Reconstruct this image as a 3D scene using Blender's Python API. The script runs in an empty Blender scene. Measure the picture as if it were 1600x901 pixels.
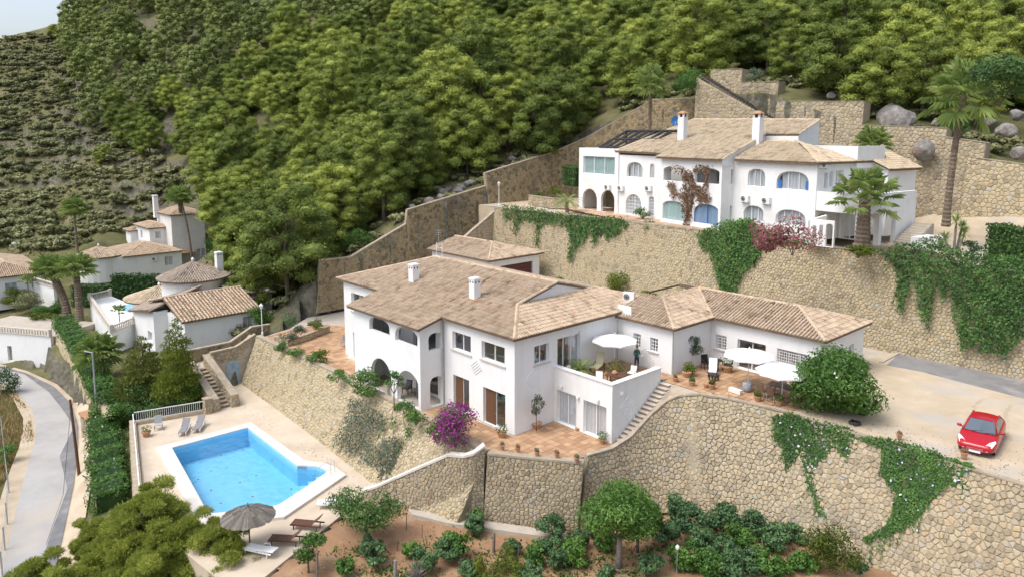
import bpy, bmesh, math, random
import numpy as np
from mathutils import Vector, Matrix
from mathutils.geometry import tessellate_polygon, delaunay_2d_cdt
random.seed(7); RNG = np.random.default_rng(11)
sc = bpy.context.scene; COL = sc.collection
R = math.radians
# ------------------------------------------------------------ camera, world, sun
# world frame: X along the villa's pool facade, Y along its side facade, origin at the villa's near corner, z=0 its terrace
FPX, HY, CXP, CYP = 1150., 205., 800., 360.
PITCH = math.atan((CYP-HY)/FPX)
AZ = R(42.5)                                   # camera looks 47.5 deg left of +Y
CAM = Vector((33.57, -30.99, 19.6))
FWD = Vector((-math.cos(AZ), math.sin(AZ), 0)); RGT = Vector((math.sin(AZ), math.cos(AZ), 0)); UPV = Vector((0, 0, 1))
CF = (FWD*math.cos(PITCH)-UPV*math.sin(PITCH)); CU = (UPV*math.cos(PITCH)+FWD*math.sin(PITCH))
cam = bpy.data.cameras.new('camera'); cam.sensor_width = 36; cam.lens = FPX/1600*36
cam.shift_y = (CYP-450.5)/1600; cam.clip_end = 3000; cam.clip_start = .5
co = bpy.data.objects.new('camera', cam); COL.objects.link(co); co.location = CAM
mm = Matrix((RGT, CU, -CF)).transposed(); co.rotation_euler = mm.to_euler(); sc.camera = co
SUN_EL = R(60)
w = bpy.data.worlds.new('World'); sc.world = w; w.use_nodes = True
nt = w.node_tree; bg = nt.nodes['Background']
sky = nt.nodes.new('ShaderNodeTexSky'); sky.sky_type = 'NISHITA'; sky.sun_disc = False
sky.air_density = 1.0; sky.dust_density = 4.0; sky.ozone_density = 1.5
sdir = (-RGT*.80-FWD*.42).normalized()          # towards the sun: high on the left, a little behind the camera
sky.sun_elevation = SUN_EL; sky.sun_rotation = math.atan2(sdir.x, sdir.y)
hs = nt.nodes.new('ShaderNodeHueSaturation'); hs.inputs['Saturation'].default_value = .62   # thin high cloud veil
nt.links.new(sky.outputs[0], hs.inputs['Color']); nt.links.new(hs.outputs[0], bg.inputs['Color'])
bg.inputs['Strength'].default_value = .15
sl = bpy.data.lights.new('sun', 'SUN'); sl.energy = 1.0; sl.angle = R(26); sl.color = (1, .985, .965)
so = bpy.data.objects.new('sun', sl); COL.objects.link(so)
sv = Vector((sdir.x*math.cos(SUN_EL), sdir.y*math.cos(SUN_EL), math.sin(SUN_EL)))
so.rotation_euler = sv.to_track_quat('Z', 'Y').to_euler(); so.location = (0, 0, 120)
vs = sc.view_settings; vs.view_transform = 'Standard'; vs.look = 'None'; vs.exposure = .76; vs.gamma = 1
# ------------------------------------------------------------ pixel helpers (photo 1600x901)
def ray(px, py):
    return RGT*((px-CXP)/FPX) + CU*(-(py-CYP)/FPX) + CF
def hit(px, py, ax, v):
    d = ray(px, py); return CAM + d*((v-CAM[ax])/d[ax])
def PX(px, py, v): return hit(px, py, 0, v)
def PY(px, py, v): return hit(px, py, 1, v)
def PZ(px, py, v): return hit(px, py, 2, v)
def PD(px, py, D):
    d = ray(px, py); return CAM + d*(D/d.dot(FWD))
def proj(p):
    q = Vector(p)-CAM; zc = q.dot(CF)
    if zc < .1: return (-9999, -9999, zc)
    return (CXP+FPX*q.dot(RGT)/zc, CYP-FPX*q.dot(CU)/zc, zc)
# ------------------------------------------------------------ materials
MATS = {}
def mat(name, col, rough=.8, col2=None, nscale=4., col3=None, bump=0, bscale=20., tint=0., spec=.3, metal=0, rand=0., stain=None, wave=None):
    """principled; colour = noise mix of col/col2(/col3), 'tint' face attribute brightens or darkens pieces, rand: per object"""
    m = bpy.data.materials.new(name); m.use_nodes = True; t = m.node_tree; N = t.nodes; L = t.links
    b = N['Principled BSDF']; b.inputs['Roughness'].default_value = rough; b.inputs['Metallic'].default_value = metal
    b.inputs['Specular IOR Level'].default_value = spec
    geo = N.new('ShaderNodeNewGeometry')
    cur = None
    if col2 is None:
        c = N.new('ShaderNodeRGB'); c.outputs[0].default_value = (*col, 1); cur = c.outputs[0]
    else:
        n = N.new('ShaderNodeTexNoise'); n.inputs['Scale'].default_value = nscale; n.inputs['Detail'].default_value = 6; n.inputs['Roughness'].default_value = .65
        L.new(geo.outputs['Position'], n.inputs['Vector'])
        r = N.new('ShaderNodeValToRGB'); r.color_ramp.elements[0].color = (*col, 1); r.color_ramp.elements[1].color = (*col2, 1)
        r.color_ramp.elements[0].position = .34; r.color_ramp.elements[1].position = .66
        if col3:
            e = r.color_ramp.elements.new(.5); e.color = (*col3, 1)
        L.new(n.outputs['Fac'], r.inputs['Fac']); cur = r.outputs['Color']
    if stain:
        sc_, thr, scol, amt = stain
        n = N.new('ShaderNodeTexNoise'); n.inputs['Scale'].default_value = sc_; n.inputs['Detail'].default_value = 5
        L.new(geo.outputs['Position'], n.inputs['Vector'])
        mr = N.new('ShaderNodeMapRange'); mr.inputs['From Min'].default_value = thr; mr.inputs['From Max'].default_value = thr+.14; mr.inputs['To Max'].default_value = amt
        L.new(n.outputs['Fac'], mr.inputs['Value'])
        mx = N.new('ShaderNodeMixRGB'); mx.inputs['Color2'].default_value = (*scol, 1)
        L.new(mr.outputs[0], mx.inputs['Fac']); L.new(cur, mx.inputs['Color1']); cur = mx.outputs[0]
    if wave:                                   # faint rain streaks running down
        mp = N.new('ShaderNodeMapping'); mp.inputs['Scale'].default_value = (2.2, 2.2, .16); L.new(geo.outputs['Position'], mp.inputs['Vector']); n = N.new('ShaderNodeTexNoise'); n.inputs['Scale'].default_value = 1.; n.inputs['Detail'].default_value = 5; L.new(mp.outputs[0], n.inputs['Vector'])
        mr = N.new('ShaderNodeMapRange'); mr.inputs['From Min'].default_value = .52; mr.inputs['From Max'].default_value = .75; mr.inputs['To Max'].default_value = wave; L.new(n.outputs['Fac'], mr.inputs['Value'])
        mx = N.new('ShaderNodeMixRGB'); mx.inputs['Color2'].default_value = (.45, .43, .40, 1); L.new(mr.outputs[0], mx.inputs['Fac']); L.new(cur, mx.inputs['Color1']); cur = mx.outputs[0]
    if tint or rand:
        ma = N.new('ShaderNodeMath'); ma.operation = 'ADD'; ma.inputs[0].default_value = 0; ma.inputs[1].default_value = 0
        if tint:
            a = N.new('ShaderNodeAttribute'); a.attribute_name = 'tint'
            mr = N.new('ShaderNodeMapRange'); mr.inputs['To Min'].default_value = 1-tint; mr.inputs['To Max'].default_value = 1+tint
            L.new(a.outputs['Fac'], mr.inputs['Value']); L.new(mr.outputs[0], ma.inputs[0])
        else: ma.inputs[0].default_value = 1
        if rand:
            o = N.new('ShaderNodeObjectInfo'); mr = N.new('ShaderNodeMapRange'); mr.inputs['To Min'].default_value = -rand; mr.inputs['To Max'].default_value = rand
            L.new(o.outputs['Random'], mr.inputs['Value']); L.new(mr.outputs[0], ma.inputs[1])
        hv = N.new('ShaderNodeHueSaturation'); L.new(ma.outputs[0], hv.inputs['Value']); L.new(cur, hv.inputs['Color']); cur = hv.outputs[0]
    L.new(cur, b.inputs['Base Color'])
    if bump:
        n = N.new('ShaderNodeTexNoise'); n.inputs['Scale'].default_value = bscale; n.inputs['Detail'].default_value = 4
        L.new(geo.outputs['Position'], n.inputs['Vector'])
        bp = N.new('ShaderNodeBump'); bp.inputs['Strength'].default_value = bump; bp.inputs['Distance'].default_value = .05
        L.new(n.outputs['Fac'], bp.inputs['Height']); L.new(bp.outputs[0], b.inputs['Normal'])
    MATS[name] = m; return m
def ramp_mat(name, stops, rough=.85, nscale=3., namt=.25, stain=None, spec=.2, transl=0., rand=0., bump=0, bscale=30):
    """colour picked per piece from a ramp by the 'tint' face attribute, broken up by noise; foliage gets translucency"""
    m = bpy.data.materials.new(name); m.use_nodes = True; t = m.node_tree; N = t.nodes; L = t.links
    b = N['Principled BSDF']; b.inputs['Roughness'].default_value = rough; b.inputs['Specular IOR Level'].default_value = spec
    geo = N.new('ShaderNodeNewGeometry'); a = N.new('ShaderNodeAttribute'); a.attribute_name = 'tint'
    n = N.new('ShaderNodeTexNoise'); n.inputs['Scale'].default_value = nscale; n.inputs['Detail'].default_value = 5
    L.new(geo.outputs['Position'], n.inputs['Vector'])
    mr = N.new('ShaderNodeMapRange'); mr.inputs['From Min'].default_value = .25; mr.inputs['From Max'].default_value = .75; mr.inputs['To Min'].default_value = -namt; mr.inputs['To Max'].default_value = namt
    L.new(n.outputs['Fac'], mr.inputs['Value'])
    ad = N.new('ShaderNodeMath'); ad.operation = 'ADD'; L.new(a.outputs['Fac'], ad.inputs[0]); L.new(mr.outputs[0], ad.inputs[1]); fac = ad.outputs[0]
    if rand:
        o = N.new('ShaderNodeObjectInfo'); mr2 = N.new('ShaderNodeMapRange'); mr2.inputs['To Min'].default_value = -rand; mr2.inputs['To Max'].default_value = rand
        L.new(o.outputs['Random'], mr2.inputs['Value']); a2 = N.new('ShaderNodeMath'); a2.operation = 'ADD'; L.new(fac, a2.inputs[0]); L.new(mr2.outputs[0], a2.inputs[1]); fac = a2.outputs[0]
    r = N.new('ShaderNodeValToRGB'); els = r.color_ramp.elements
    els[0].position = stops[0][0]; els[0].color = (*stops[0][1], 1); els[1].position = stops[-1][0]; els[1].color = (*stops[-1][1], 1)
    for p, c in stops[1:-1]:
        e = els.new(p); e.color = (*c, 1)
    L.new(fac, r.inputs['Fac']); cur = r.outputs['Color']
    if stain:
        sc_, thr, scol, amt = stain
        n2 = N.new('ShaderNodeTexNoise'); n2.inputs['Scale'].default_value = sc_; n2.inputs['Detail'].default_value = 6; n2.inputs['Roughness'].default_value = .7
        L.new(geo.outputs['Position'], n2.inputs['Vector'])
        m3 = N.new('ShaderNodeMapRange'); m3.inputs['From Min'].default_value = thr; m3.inputs['From Max'].default_value = thr+.13; m3.inputs['To Max'].default_value = amt
        L.new(n2.outputs['Fac'], m3.inputs['Value'])
        mx = N.new('ShaderNodeMixRGB'); mx.inputs['Color2'].default_value = (*scol, 1)
        L.new(m3.outputs[0], mx.inputs['Fac']); L.new(cur, mx.inputs['Color1']); cur = mx.outputs[0]
    L.new(cur, b.inputs['Base Color'])
    if transl:
        tr = N.new('ShaderNodeBsdfTranslucent'); L.new(cur, tr.inputs['Color']); ms = N.new('ShaderNodeMixShader'); ms.inputs[0].default_value = transl
        out = N['Material Output']; L.new(b.outputs[0], ms.inputs[1]); L.new(tr.outputs[0], ms.inputs[2]); L.new(ms.outputs[0], out.inputs['Surface'])
    if bump:
        n3 = N.new('ShaderNodeTexNoise'); n3.inputs['Scale'].default_value = bscale; n3.inputs['Detail'].default_value = 4
        L.new(geo.outputs['Position'], n3.inputs['Vector'])
        bp = N.new('ShaderNodeBump'); bp.inputs['Strength'].default_value = bump; bp.inputs['Distance'].default_value = .04
        L.new(n3.outputs['Fac'], bp.inputs['Height']); L.new(bp.outputs[0], b.inputs['Normal'])
    MATS[name] = m; return m
def glass_mat(name, tintc=(.90, .92, .93)):
    m = bpy.data.materials.new(name); m.use_nodes = True; t = m.node_tree; N = t.nodes; L = t.links
    g = N.new('ShaderNodeBsdfGlossy'); g.inputs['Roughness'].default_value = .02; g.inputs['Color'].default_value = (.95, .97, 1, 1)
    tr = N.new('ShaderNodeBsdfTransparent'); tr.inputs['Color'].default_value = (*tintc, 1)
    lw = N.new('ShaderNodeLayerWeight'); lw.inputs['Blend'].default_value = .5; pw = N.new('ShaderNodeMath'); pw.operation = 'POWER'; pw.inputs[1].default_value = 2.2; L.new(lw.outputs['Facing'], pw.inputs[0]); f = N.new('ShaderNodeMath'); f.operation = 'MULTIPLY_ADD'; f.inputs[1].default_value = .75; f.inputs[2].default_value = .12; L.new(pw.outputs[0], f.inputs[0])
    ms = N.new('ShaderNodeMixShader'); L.new(f.outputs[0], ms.inputs[0]); L.new(tr.outputs[0], ms.inputs[1]); L.new(g.outputs[0], ms.inputs[2])
    L.new(ms.outputs[0], N['Material Output'].inputs['Surface']); MATS[name] = m; return m
mat('plaster', (.80, .80, .79), .85, (.74, .735, .72), .35, (.80, .80, .79), bump=.05, bscale=9, spec=.2, stain=(.9, .66, (.55, .53, .49), .3), wave=.13)
mat('plaster_old', (.74, .73, .70), .9, (.66, .64, .60), .4, bump=.05, bscale=8, spec=.15, stain=(.7, .6, (.5, .48, .44), .4))
mat('stone_trim', (.62, .57, .50), .8, (.52, .47, .40), 3)
mat('step_tread', (.60, .55, .48), .85, (.50, .45, .385), 3)
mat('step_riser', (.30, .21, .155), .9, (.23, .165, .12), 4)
mat('coping', (.44, .37, .28), .9, (.33, .27, .20), 2.2, stain=(1.2, .58, (.17, .15, .13), .6), bump=.2)
mat('mortar', (.31, .26, .18), .95, (.37, .315, .225), 2.5)
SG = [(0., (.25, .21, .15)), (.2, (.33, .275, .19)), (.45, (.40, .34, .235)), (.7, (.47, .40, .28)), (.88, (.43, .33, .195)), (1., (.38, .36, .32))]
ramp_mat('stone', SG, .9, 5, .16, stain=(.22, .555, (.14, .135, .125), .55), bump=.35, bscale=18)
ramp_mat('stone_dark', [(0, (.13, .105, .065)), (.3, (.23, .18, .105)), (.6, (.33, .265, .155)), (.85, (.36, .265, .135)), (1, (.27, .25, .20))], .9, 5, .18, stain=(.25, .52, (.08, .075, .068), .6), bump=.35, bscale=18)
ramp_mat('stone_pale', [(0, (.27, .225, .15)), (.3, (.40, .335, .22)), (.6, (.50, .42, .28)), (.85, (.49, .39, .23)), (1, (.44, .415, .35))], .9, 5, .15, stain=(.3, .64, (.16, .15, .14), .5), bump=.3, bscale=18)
RG = [(0, (.17, .125, .09)), (.15, (.31, .225, .155)), (.45, (.47, .36, .255)), (.75, (.57, .455, .335)), (1, (.50, .325, .21))]
ramp_mat('roof_tile', RG, .9, 1.3, .22, stain=(.33, .55, (.24, .19, .135), .5))
ramp_mat('roof_tile_red', [(0, (.21, .165, .115)), (.15, (.35, .275, .19)), (.45, (.50, .405, .285)), (.75, (.60, .50, .36)), (1, (.53, .38, .25))], .9, 1.3, .22, stain=(.5, .55, (.14, .105, .08), .6))
ramp_mat('roof_tile_grey', [(0, (.12, .10, .08)), (.3, (.26, .215, .17)), (.6, (.37, .31, .25)), (1, (.33, .22, .16))], .9, 1.3, .2)
mat('roof_under', (.22, .155, .105), .95, (.15, .105, .075), 2)
mat('terracotta', (.47, .27, .15), .85, (.38, .21, .12), 3)
ramp_mat('paving', [(0, (.35, .21, .125)), (.5, (.45, .28, .165)), (1, (.52, .345, .205))], .75, .8, .3, stain=(.5, .6, (.30, .21, .14), .5))
ramp_mat('paving_pale', [(0, (.42, .27, .18)), (.5, (.50, .335, .225)), (1, (.55, .385, .265))], .8, .8, .3)
mat('deck', (.50, .41, .31), .9, (.60, .51, .40), .55, (.55, .46, .355), bump=.1, bscale=14, stain=(.25, .56, (.44, .36, .28), .6))
mat('pool_coping', (.70, .66, .60), .75, (.62, .58, .52), 1.2)
mat('gravel', (.45, .36, .25), .95, (.56, .465, .345), .45, (.50, .41, .295), bump=.25, bscale=25, stain=(.3, .52, (.44, .41, .365), .75))
mat('asphalt', (.20, .195, .19), .9, (.27, .265, .26), .8, bump=.15, bscale=30, stain=(.4, .6, (.40, .36, .31), .7))
mat('road', (.34, .33, .32), .95, (.43, .415, .395), .28, bump=.15, bscale=14, stain=(.16, .55, (.45, .40, .34), .8))
mat('road_patch', (.145, .145, .15), .9, (.23, .23, .235), .5, stain=(.5, .6, (.33, .31, .30), .7))
mat('dirt', (.42, .335, .235), .95, (.52, .44, .33), .5, bump=.3, bscale=9)
mat('soil', (.27, .155, .085), .95, (.36, .225, .135), .7, (.31, .185, .105), bump=.6, bscale=6, stain=(.6, .56, (.42, .30, .195), .7))
mat('concrete', (.50, .45, .38), .9, (.42, .37, .30), 1.2)
mat('rock', (.14, .13, .12), .95, (.32, .30, .275), 1.6, (.22, .205, .19), bump=1., bscale=4, stain=(.7, .56, (.30, .20, .12), .6))
mat('glass_frame', (.78, .78, .78), .5)
mat('wood', (.17, .085, .045), .6, (.11, .055, .03), 8)
mat('wood_grey', (.16, .13, .11), .8, (.22, .19, .16), 6)
mat('black', (.025, .025, .027), .5)
mat('dark_room', (.035, .036, .04), .9)
mat('dark_metal', (.05, .05, .055), .45, metal=.3)
mat('white_metal', (.78, .78, .77), .4)
mat('white_plastic', (.80, .80, .79), .45, (.74, .74, .73), 3)
mat('white_fabric', (.83, .83, .82), .9, (.79, .79, .785), 2)
mat('curtain', (.62, .64, .66), .9, tint=.25)
mat('curtain_teal', (.50, .64, .62), .9, tint=.2)
mat('curtain_blue', (.33, .45, .62), .85, tint=.2)
mat('blue_paint', (.05, .17, .42), .5)
mat('straw', (.13, .115, .10), .95, (.20, .175, .15), 9, bump=.5, bscale=40, tint=.35)
mat('bark', (.13, .095, .07), .95, (.19, .15, .12), 5, bump=.6, bscale=14)
mat('bark_grey', (.20, .18, .16), .95, (.28, .255, .23), 5, bump=.5, bscale=14)
mat('palm_bark', (.15, .11, .08), .95, (.24, .19, .14), 6, bump=.6, bscale=12, tint=.35)
mat('grey_fabric', (.24, .23, .235), .9)
mat('wicker', (.09, .08, .075), .8)
mat('wicker_brown', (.20, .13, .085), .8)
mat('steel', (.55, .56, .58), .25, metal=.9)
mat('galv', (.40, .43, .45), .5, metal=.4)
mat('garage_door', (.13, .05, .04), .7)
mat('red_paint', (.40, .008, .018), .22, spec=.6)
mat('lens', (.75, .77, .78), .12, spec=.7)
mat('tyre', (.02, .02, .02), .85)
mat('cushion_green', (.42, .40, .26), .9)
mat('brick_red', (.36, .17, .10), .9, (.27, .12, .075), 6)
mat('wood_red', (.15, .07, .045), .65, (.11, .05, .032), 6)
mat('grey_light', (.36, .38, .38), .8)
mat('ceramic', (.45, .47, .50), .35, (.16, .18, .22), 9)
mat('bin_green', (.02, .07, .04), .5)
mat('windscreen', (.10, .125, .15), .06, spec=.9)
mat('grille_dark', (.04, .04, .042), .5)
ramp_mat('dry_grass_green', [(0, (.12, .11, .04)), (.5, (.22, .21, .08)), (1, (.32, .29, .13))], .9, 1., .1, transl=.2)
glass_mat('glass'); glass_mat('car_glass', (.12, .14, .16))
GP = dict(rough=.6, spec=.25)
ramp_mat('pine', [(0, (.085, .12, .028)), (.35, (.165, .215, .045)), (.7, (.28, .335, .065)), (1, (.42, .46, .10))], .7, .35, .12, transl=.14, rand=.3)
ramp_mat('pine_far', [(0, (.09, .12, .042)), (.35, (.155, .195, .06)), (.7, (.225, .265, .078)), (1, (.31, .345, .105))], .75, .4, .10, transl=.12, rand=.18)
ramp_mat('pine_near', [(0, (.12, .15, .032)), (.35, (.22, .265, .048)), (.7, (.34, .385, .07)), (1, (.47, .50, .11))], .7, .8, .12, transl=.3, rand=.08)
ramp_mat('leaf_yellow_dark', [(0, (.06, .08, .02)), (.4, (.12, .145, .035)), (.75, (.20, .225, .05)), (1, (.30, .32, .08))], .6, 1.2, .15, transl=.25, rand=.08)
ramp_mat('leaf', [(0, (0.030, 0.081, 0.016)), (.4, (0.074, 0.169, 0.030)), (.75, (0.135, 0.257, 0.047)), (1, (0.230, 0.365, 0.081))], .55, 1.2, .15, transl=.3, spec=.35, rand=.1)
ramp_mat('leaf_dark', [(0, (0.024, 0.057, 0.018)), (.4, (0.054, 0.117, 0.030)), (.75, (0.098, 0.188, 0.045)), (1, (0.165, 0.270, 0.075))], .55, 1.2, .15, transl=.25, spec=.3, rand=.1)
ramp_mat('ivy_leaf', [(0, (0.035, 0.083, 0.026)), (.4, (0.078, 0.170, 0.043)), (.75, (0.142, 0.273, 0.065)), (1, (0.239, 0.392, 0.109))], .55, 1.2, .15, transl=.25, spec=.3, rand=.1)
ramp_mat('leaf_yellow', [(0, (.045, .07, .012)), (.4, (.11, .15, .022)), (.75, (.20, .25, .035)), (1, (.30, .34, .06))], .6, 1.2, .15, transl=.3, rand=.08)
ramp_mat('leaf_grey', [(0, (0.052, 0.072, 0.046)), (.5, (0.130, 0.169, 0.111)), (1, (0.247, 0.299, 0.195))], .7, 1.2, .15, transl=.2, rand=.12)
ramp_mat('leaf_blue', [(0, (.04, .085, .04)), (.4, (.08, .155, .065)), (.75, (.13, .225, .09)), (1, (.19, .30, .13))], .6, 1.2, .15, transl=.25, rand=.1)
ramp_mat('scrub', [(0, (.14, .15, .075)), (.35, (.205, .215, .10)), (.7, (.27, .275, .135)), (1, (.35, .335, .18))], .8, .6, .15, transl=.1, rand=.22)
ramp_mat('palm_leaf', [(0, (.11, .17, .045)), (.4, (.22, .31, .08)), (.75, (.34, .43, .13)), (1, (.48, .52, .24))], .55, 1., .1, transl=.3, spec=.35)
ramp_mat('palm_dead', [(0, (.10, .08, .05)), (1, (.24, .20, .13))], .9, 1., .1)
ramp_mat('dry', [(0, (.12, .07, .04)), (.5, (.24, .145, .085)), (1, (.34, .23, .14))], .9, 1., .1, transl=.2)
ramp_mat('flower_purple', [(0, (.17, .02, .14)), (.5, (.34, .035, .27)), (1, (.48, .12, .40))], .6, 1., .1, transl=.3)
ramp_mat('flower_pink', [(0, (.30, .09, .12)), (.5, (.42, .17, .19)), (1, (.50, .30, .24))], .7, 1., .1, transl=.3)
ramp_mat('flower_white', [(0, (.6, .6, .56)), (1, (.75, .75, .72))], .7, 1., .1)
ramp_mat('flower_blue', [(0, (.42, .45, .68)), (1, (.6, .62, .78))], .7, 1., .1)
mat('track', (.40, .325, .23), .95, (.50, .415, .31), .9)
ramp_mat('hill_grass', [(0, (.12, .12, .05)), (.5, (.20, .185, .08)), (1, (.32, .27, .14))], .9, 1., .1, transl=.2)
ramp_mat('dry_grass', [(0, (.24, .18, .075)), (.5, (.38, .29, .125)), (1, (.46, .38, .19))], .9, 1., .1, transl=.2)
def M(n): return MATS[n]
# ------------------------------------------------------------ mesh collector
class MB:
    def __init__(s): s.v = []; s.f = []; s.t = []
    def add(s, vs, fs, t=.5):
        o = len(s.v); s.v += [tuple(p) for p in vs]
        for f in fs: s.f.append(tuple(i+o for i in f)); s.t.append(t)
        return s
    def quad(s, a, b, c, d, t=.5): return s.add([a, b, c, d], [(0, 1, 2, 3)], t)
    def box(s, x0, x1, y0, y1, z0, z1, t=.5, fr=None):
        vs = [(x, y, z) for z in (z0, z1) for y in (y0, y1) for x in (x0, x1)]
        if fr: vs = [fr(*p) for p in vs]
        return s.add(vs, [(0, 2, 3, 1), (4, 5, 7, 6), (0, 1, 5, 4), (1, 3, 7, 5), (3, 2, 6, 7), (2, 0, 4, 6)], t)
    def prism(s, poly, z0, z1, t=.5):
        """poly [(x,y)], z0/z1 numbers or per-vertex lists"""
        n = len(poly); A = sum(poly[i][0]*poly[(i+1) % n][1]-poly[(i+1) % n][0]*poly[i][1] for i in range(n))
        if A < 0: poly = poly[::-1]; z0 = z0[::-1] if isinstance(z0, list) else z0; z1 = z1[::-1] if isinstance(z1, list) else z1
        Z0 = z0 if isinstance(z0, list) else [z0]*n; Z1 = z1 if isinstance(z1, list) else [z1]*n
        vs = [(p[0], p[1], Z0[i]) for i, p in enumerate(poly)]+[(p[0], p[1], Z1[i]) for i, p in enumerate(poly)]
        tris = tessellate_polygon([[Vector((p[0], p[1], 0)) for p in poly]])
        fs = []
        for a, b, c in tris:
            if (poly[b][0]-poly[a][0])*(poly[c][1]-poly[a][1])-(poly[b][1]-poly[a][1])*(poly[c][0]-poly[a][0]) < 0: b, c = c, b
            fs += [(a+n, b+n, c+n), (a, c, b)]
        fs += [(i, (i+1) % n, (i+1) % n+n, i+n) for i in range(n)]
        return s.add(vs, fs, t)
    def tube(s, pts, rad, n=6, t=.5, cap=True):
        """tube through pts; rad a number or list"""
        pts = [Vector(p) for p in pts]; k = len(pts); rr = rad if isinstance(rad, (list, tuple)) else [rad]*k
        vs = []; fs = []
        up = Vector((0, 0, 1))
        for i, p in enumerate(pts):
            d = (pts[min(i+1, k-1)]-pts[max(i-1, 0)])
            if d.length < 1e-6: d = Vector((0, 0, 1))
            d.normalize(); a = d.cross(up if abs(d.z) < .95 else Vector((1, 0, 0))).normalized(); b = d.cross(a)
            for j in range(n):
                q = 2*math.pi*j/n; vs.append(p+(a*math.cos(q)+b*math.sin(q))*rr[i])
        for i in range(k-1):
            for j in range(n): fs.append((i*n+j, i*n+(j+1) % n, (i+1)*n+(j+1) % n, (i+1)*n+j))
        if cap: fs += [tuple(range(n))[::-1], tuple((k-1)*n+j for j in range(n))]
        return s.add(vs, fs, t)
    def lathe(s, prof, c, n=14, t=.5, squash=(1, 1)):
        vs = []; fs = []
        for r, z in prof:
            for j in range(n):
                q = 2*math.pi*j/n; vs.append((c[0]+r*squash[0]*math.cos(q), c[1]+r*squash[1]*math.sin(q), c[2]+z))
        k = len(prof)
        for i in range(k-1):
            for j in range(n): fs.append((i*n+j, i*n+(j+1) % n, (i+1)*n+(j+1) % n, (i+1)*n+j))
        fs += [tuple(range(n))[::-1], tuple((k-1)*n+j for j in range(n))]
        return s.add(vs, fs, t)
    def build(s, name, m, parent=None, smooth=False, stuff=False, loc=None, bevel=0):
        return link(name, np.array(s.v, dtype=np.float64).reshape(-1, 3), s.f, s.t, m, parent, smooth, stuff, loc, bevel)
ORI = {}
def link(name, v, f, t, m, parent=None, smooth=False, stuff=False, loc=None, bevel=0):
    o3 = Vector(ORI[parent.name]) if parent else (Vector(loc) if loc is not None else Vector((0, 0, 0)))
    me = bpy.data.meshes.new(name)
    v = np.asarray(v, dtype=np.float64)-np.array(o3)
    if isinstance(f, np.ndarray):
        nf, k = f.shape
        me.vertices.add(len(v)); me.vertices.foreach_set('co', v.astype(np.float32).ravel())
        me.loops.add(nf*k); me.loops.foreach_set('vertex_index', f.astype(np.int32).ravel())
        me.polygons.add(nf); me.polygons.foreach_set('loop_start', (np.arange(nf)*k).astype(np.int32))
        me.update(calc_edges=True)
    else:
        me.from_pydata(v.tolist(), [], f)
    if t is not None and len(t):
        at = me.attributes.new('tint', 'FLOAT', 'FACE'); at.data.foreach_set('value', np.asarray(t, dtype=np.float32))
    if smooth: me.polygons.foreach_set('use_smooth', [True]*len(me.polygons))
    me.materials.append(M(m) if isinstance(m, str) else m)
    o = bpy.data.objects.new(name, me); COL.objects.link(o)
    if parent: o.parent = parent
    else: o.location = o3
    ORI[o.name] = o3
    if stuff: o['kind'] = 'stuff'
    if bevel:
        b = o.modifiers.new('bevel', 'BEVEL'); b.width = bevel; b.segments = 2; b.limit_method = 'ANGLE'
    return o
def thing(name, label, cat, loc=(0, 0, 0), group=None, rz=0):
    o = bpy.data.objects.new(name, None); COL.objects.link(o); o.location = loc; o.empty_display_size = .3
    o.rotation_euler = (0, 0, rz); ORI[o.name] = Vector(loc); return tag(o, label, cat, group)
def tag(o, label, cat, group=None):
    o['label'] = label; o['category'] = cat
    if group: o['group'] = group
    return o
def struct(o): o['kind'] = 'structure'; return o
def dup(src, loc, rz=0, scale=1, label=None, group=None):
    def cp(o, par):
        c = o.copy(); COL.objects.link(c); c.parent = par
        for ch in KIDS.get(o.name, ()): cp(ch, c)
        return c
    c = cp(src, None); c.location = loc; c.rotation_euler = (0, 0, rz)
    c.scale = scale if isinstance(scale, (tuple, list)) else (scale,)*3
    if label: c['label'] = label
    if group: c['group'] = group
    return c
KIDS = {}
def kids(root):
    for o in bpy.data.objects:
        if o.parent: KIDS.setdefault(o.parent.name, [])
    def rec(o):
        ch = [q for q in COL.objects if q.parent == o]; KIDS[o.name] = ch
        for q in ch: rec(q)
    rec(root); return root
def place(o, loc, rz=0, scale=1):
    o.location = loc; o.rotation_euler = (0, 0, rz); o.scale = scale if isinstance(scale, (tuple, list)) else (scale,)*3; return o
# ------------------------------------------------------------ stone walls
def vor_cells(pts):
    n = len(pts)
    vs, es, fs, *_ = delaunay_2d_cdt([Vector((float(p[0]), float(p[1]))) for p in pts], [], [], 0, 1e-6)
    V = np.array([(q.x, q.y) for q in vs]); T = np.array([f for f in fs if len(f) == 3])
    a, b, c = V[T[:, 0]], V[T[:, 1]], V[T[:, 2]]
    d = 2*(a[:, 0]*(b[:, 1]-c[:, 1])+b[:, 0]*(c[:, 1]-a[:, 1])+c[:, 0]*(a[:, 1]-b[:, 1])); d[np.abs(d) < 1e-9] = 1e-9
    a2, b2, c2 = (a**2).sum(1), (b**2).sum(1), (c**2).sum(1)
    cc = np.stack([(a2*(b[:, 1]-c[:, 1])+b2*(c[:, 1]-a[:, 1])+c2*(a[:, 1]-b[:, 1]))/d, (a2*(c[:, 0]-b[:, 0])+b2*(a[:, 0]-c[:, 0])+c2*(b[:, 0]-a[:, 0]))/d], 1)
    cells = [[] for _ in range(len(V))]
    for ti, tr in enumerate(T):
        for k in tr: cells[k].append(ti)
    out = []
    for i, L in enumerate(cells):
        if len(L) < 4: continue
        q = cc[L]; an = np.arctan2(q[:, 1]-V[i, 1], q[:, 0]-V[i, 0]); q = q[np.argsort(an)]
        out.append((V[i], q))
    return out
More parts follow.
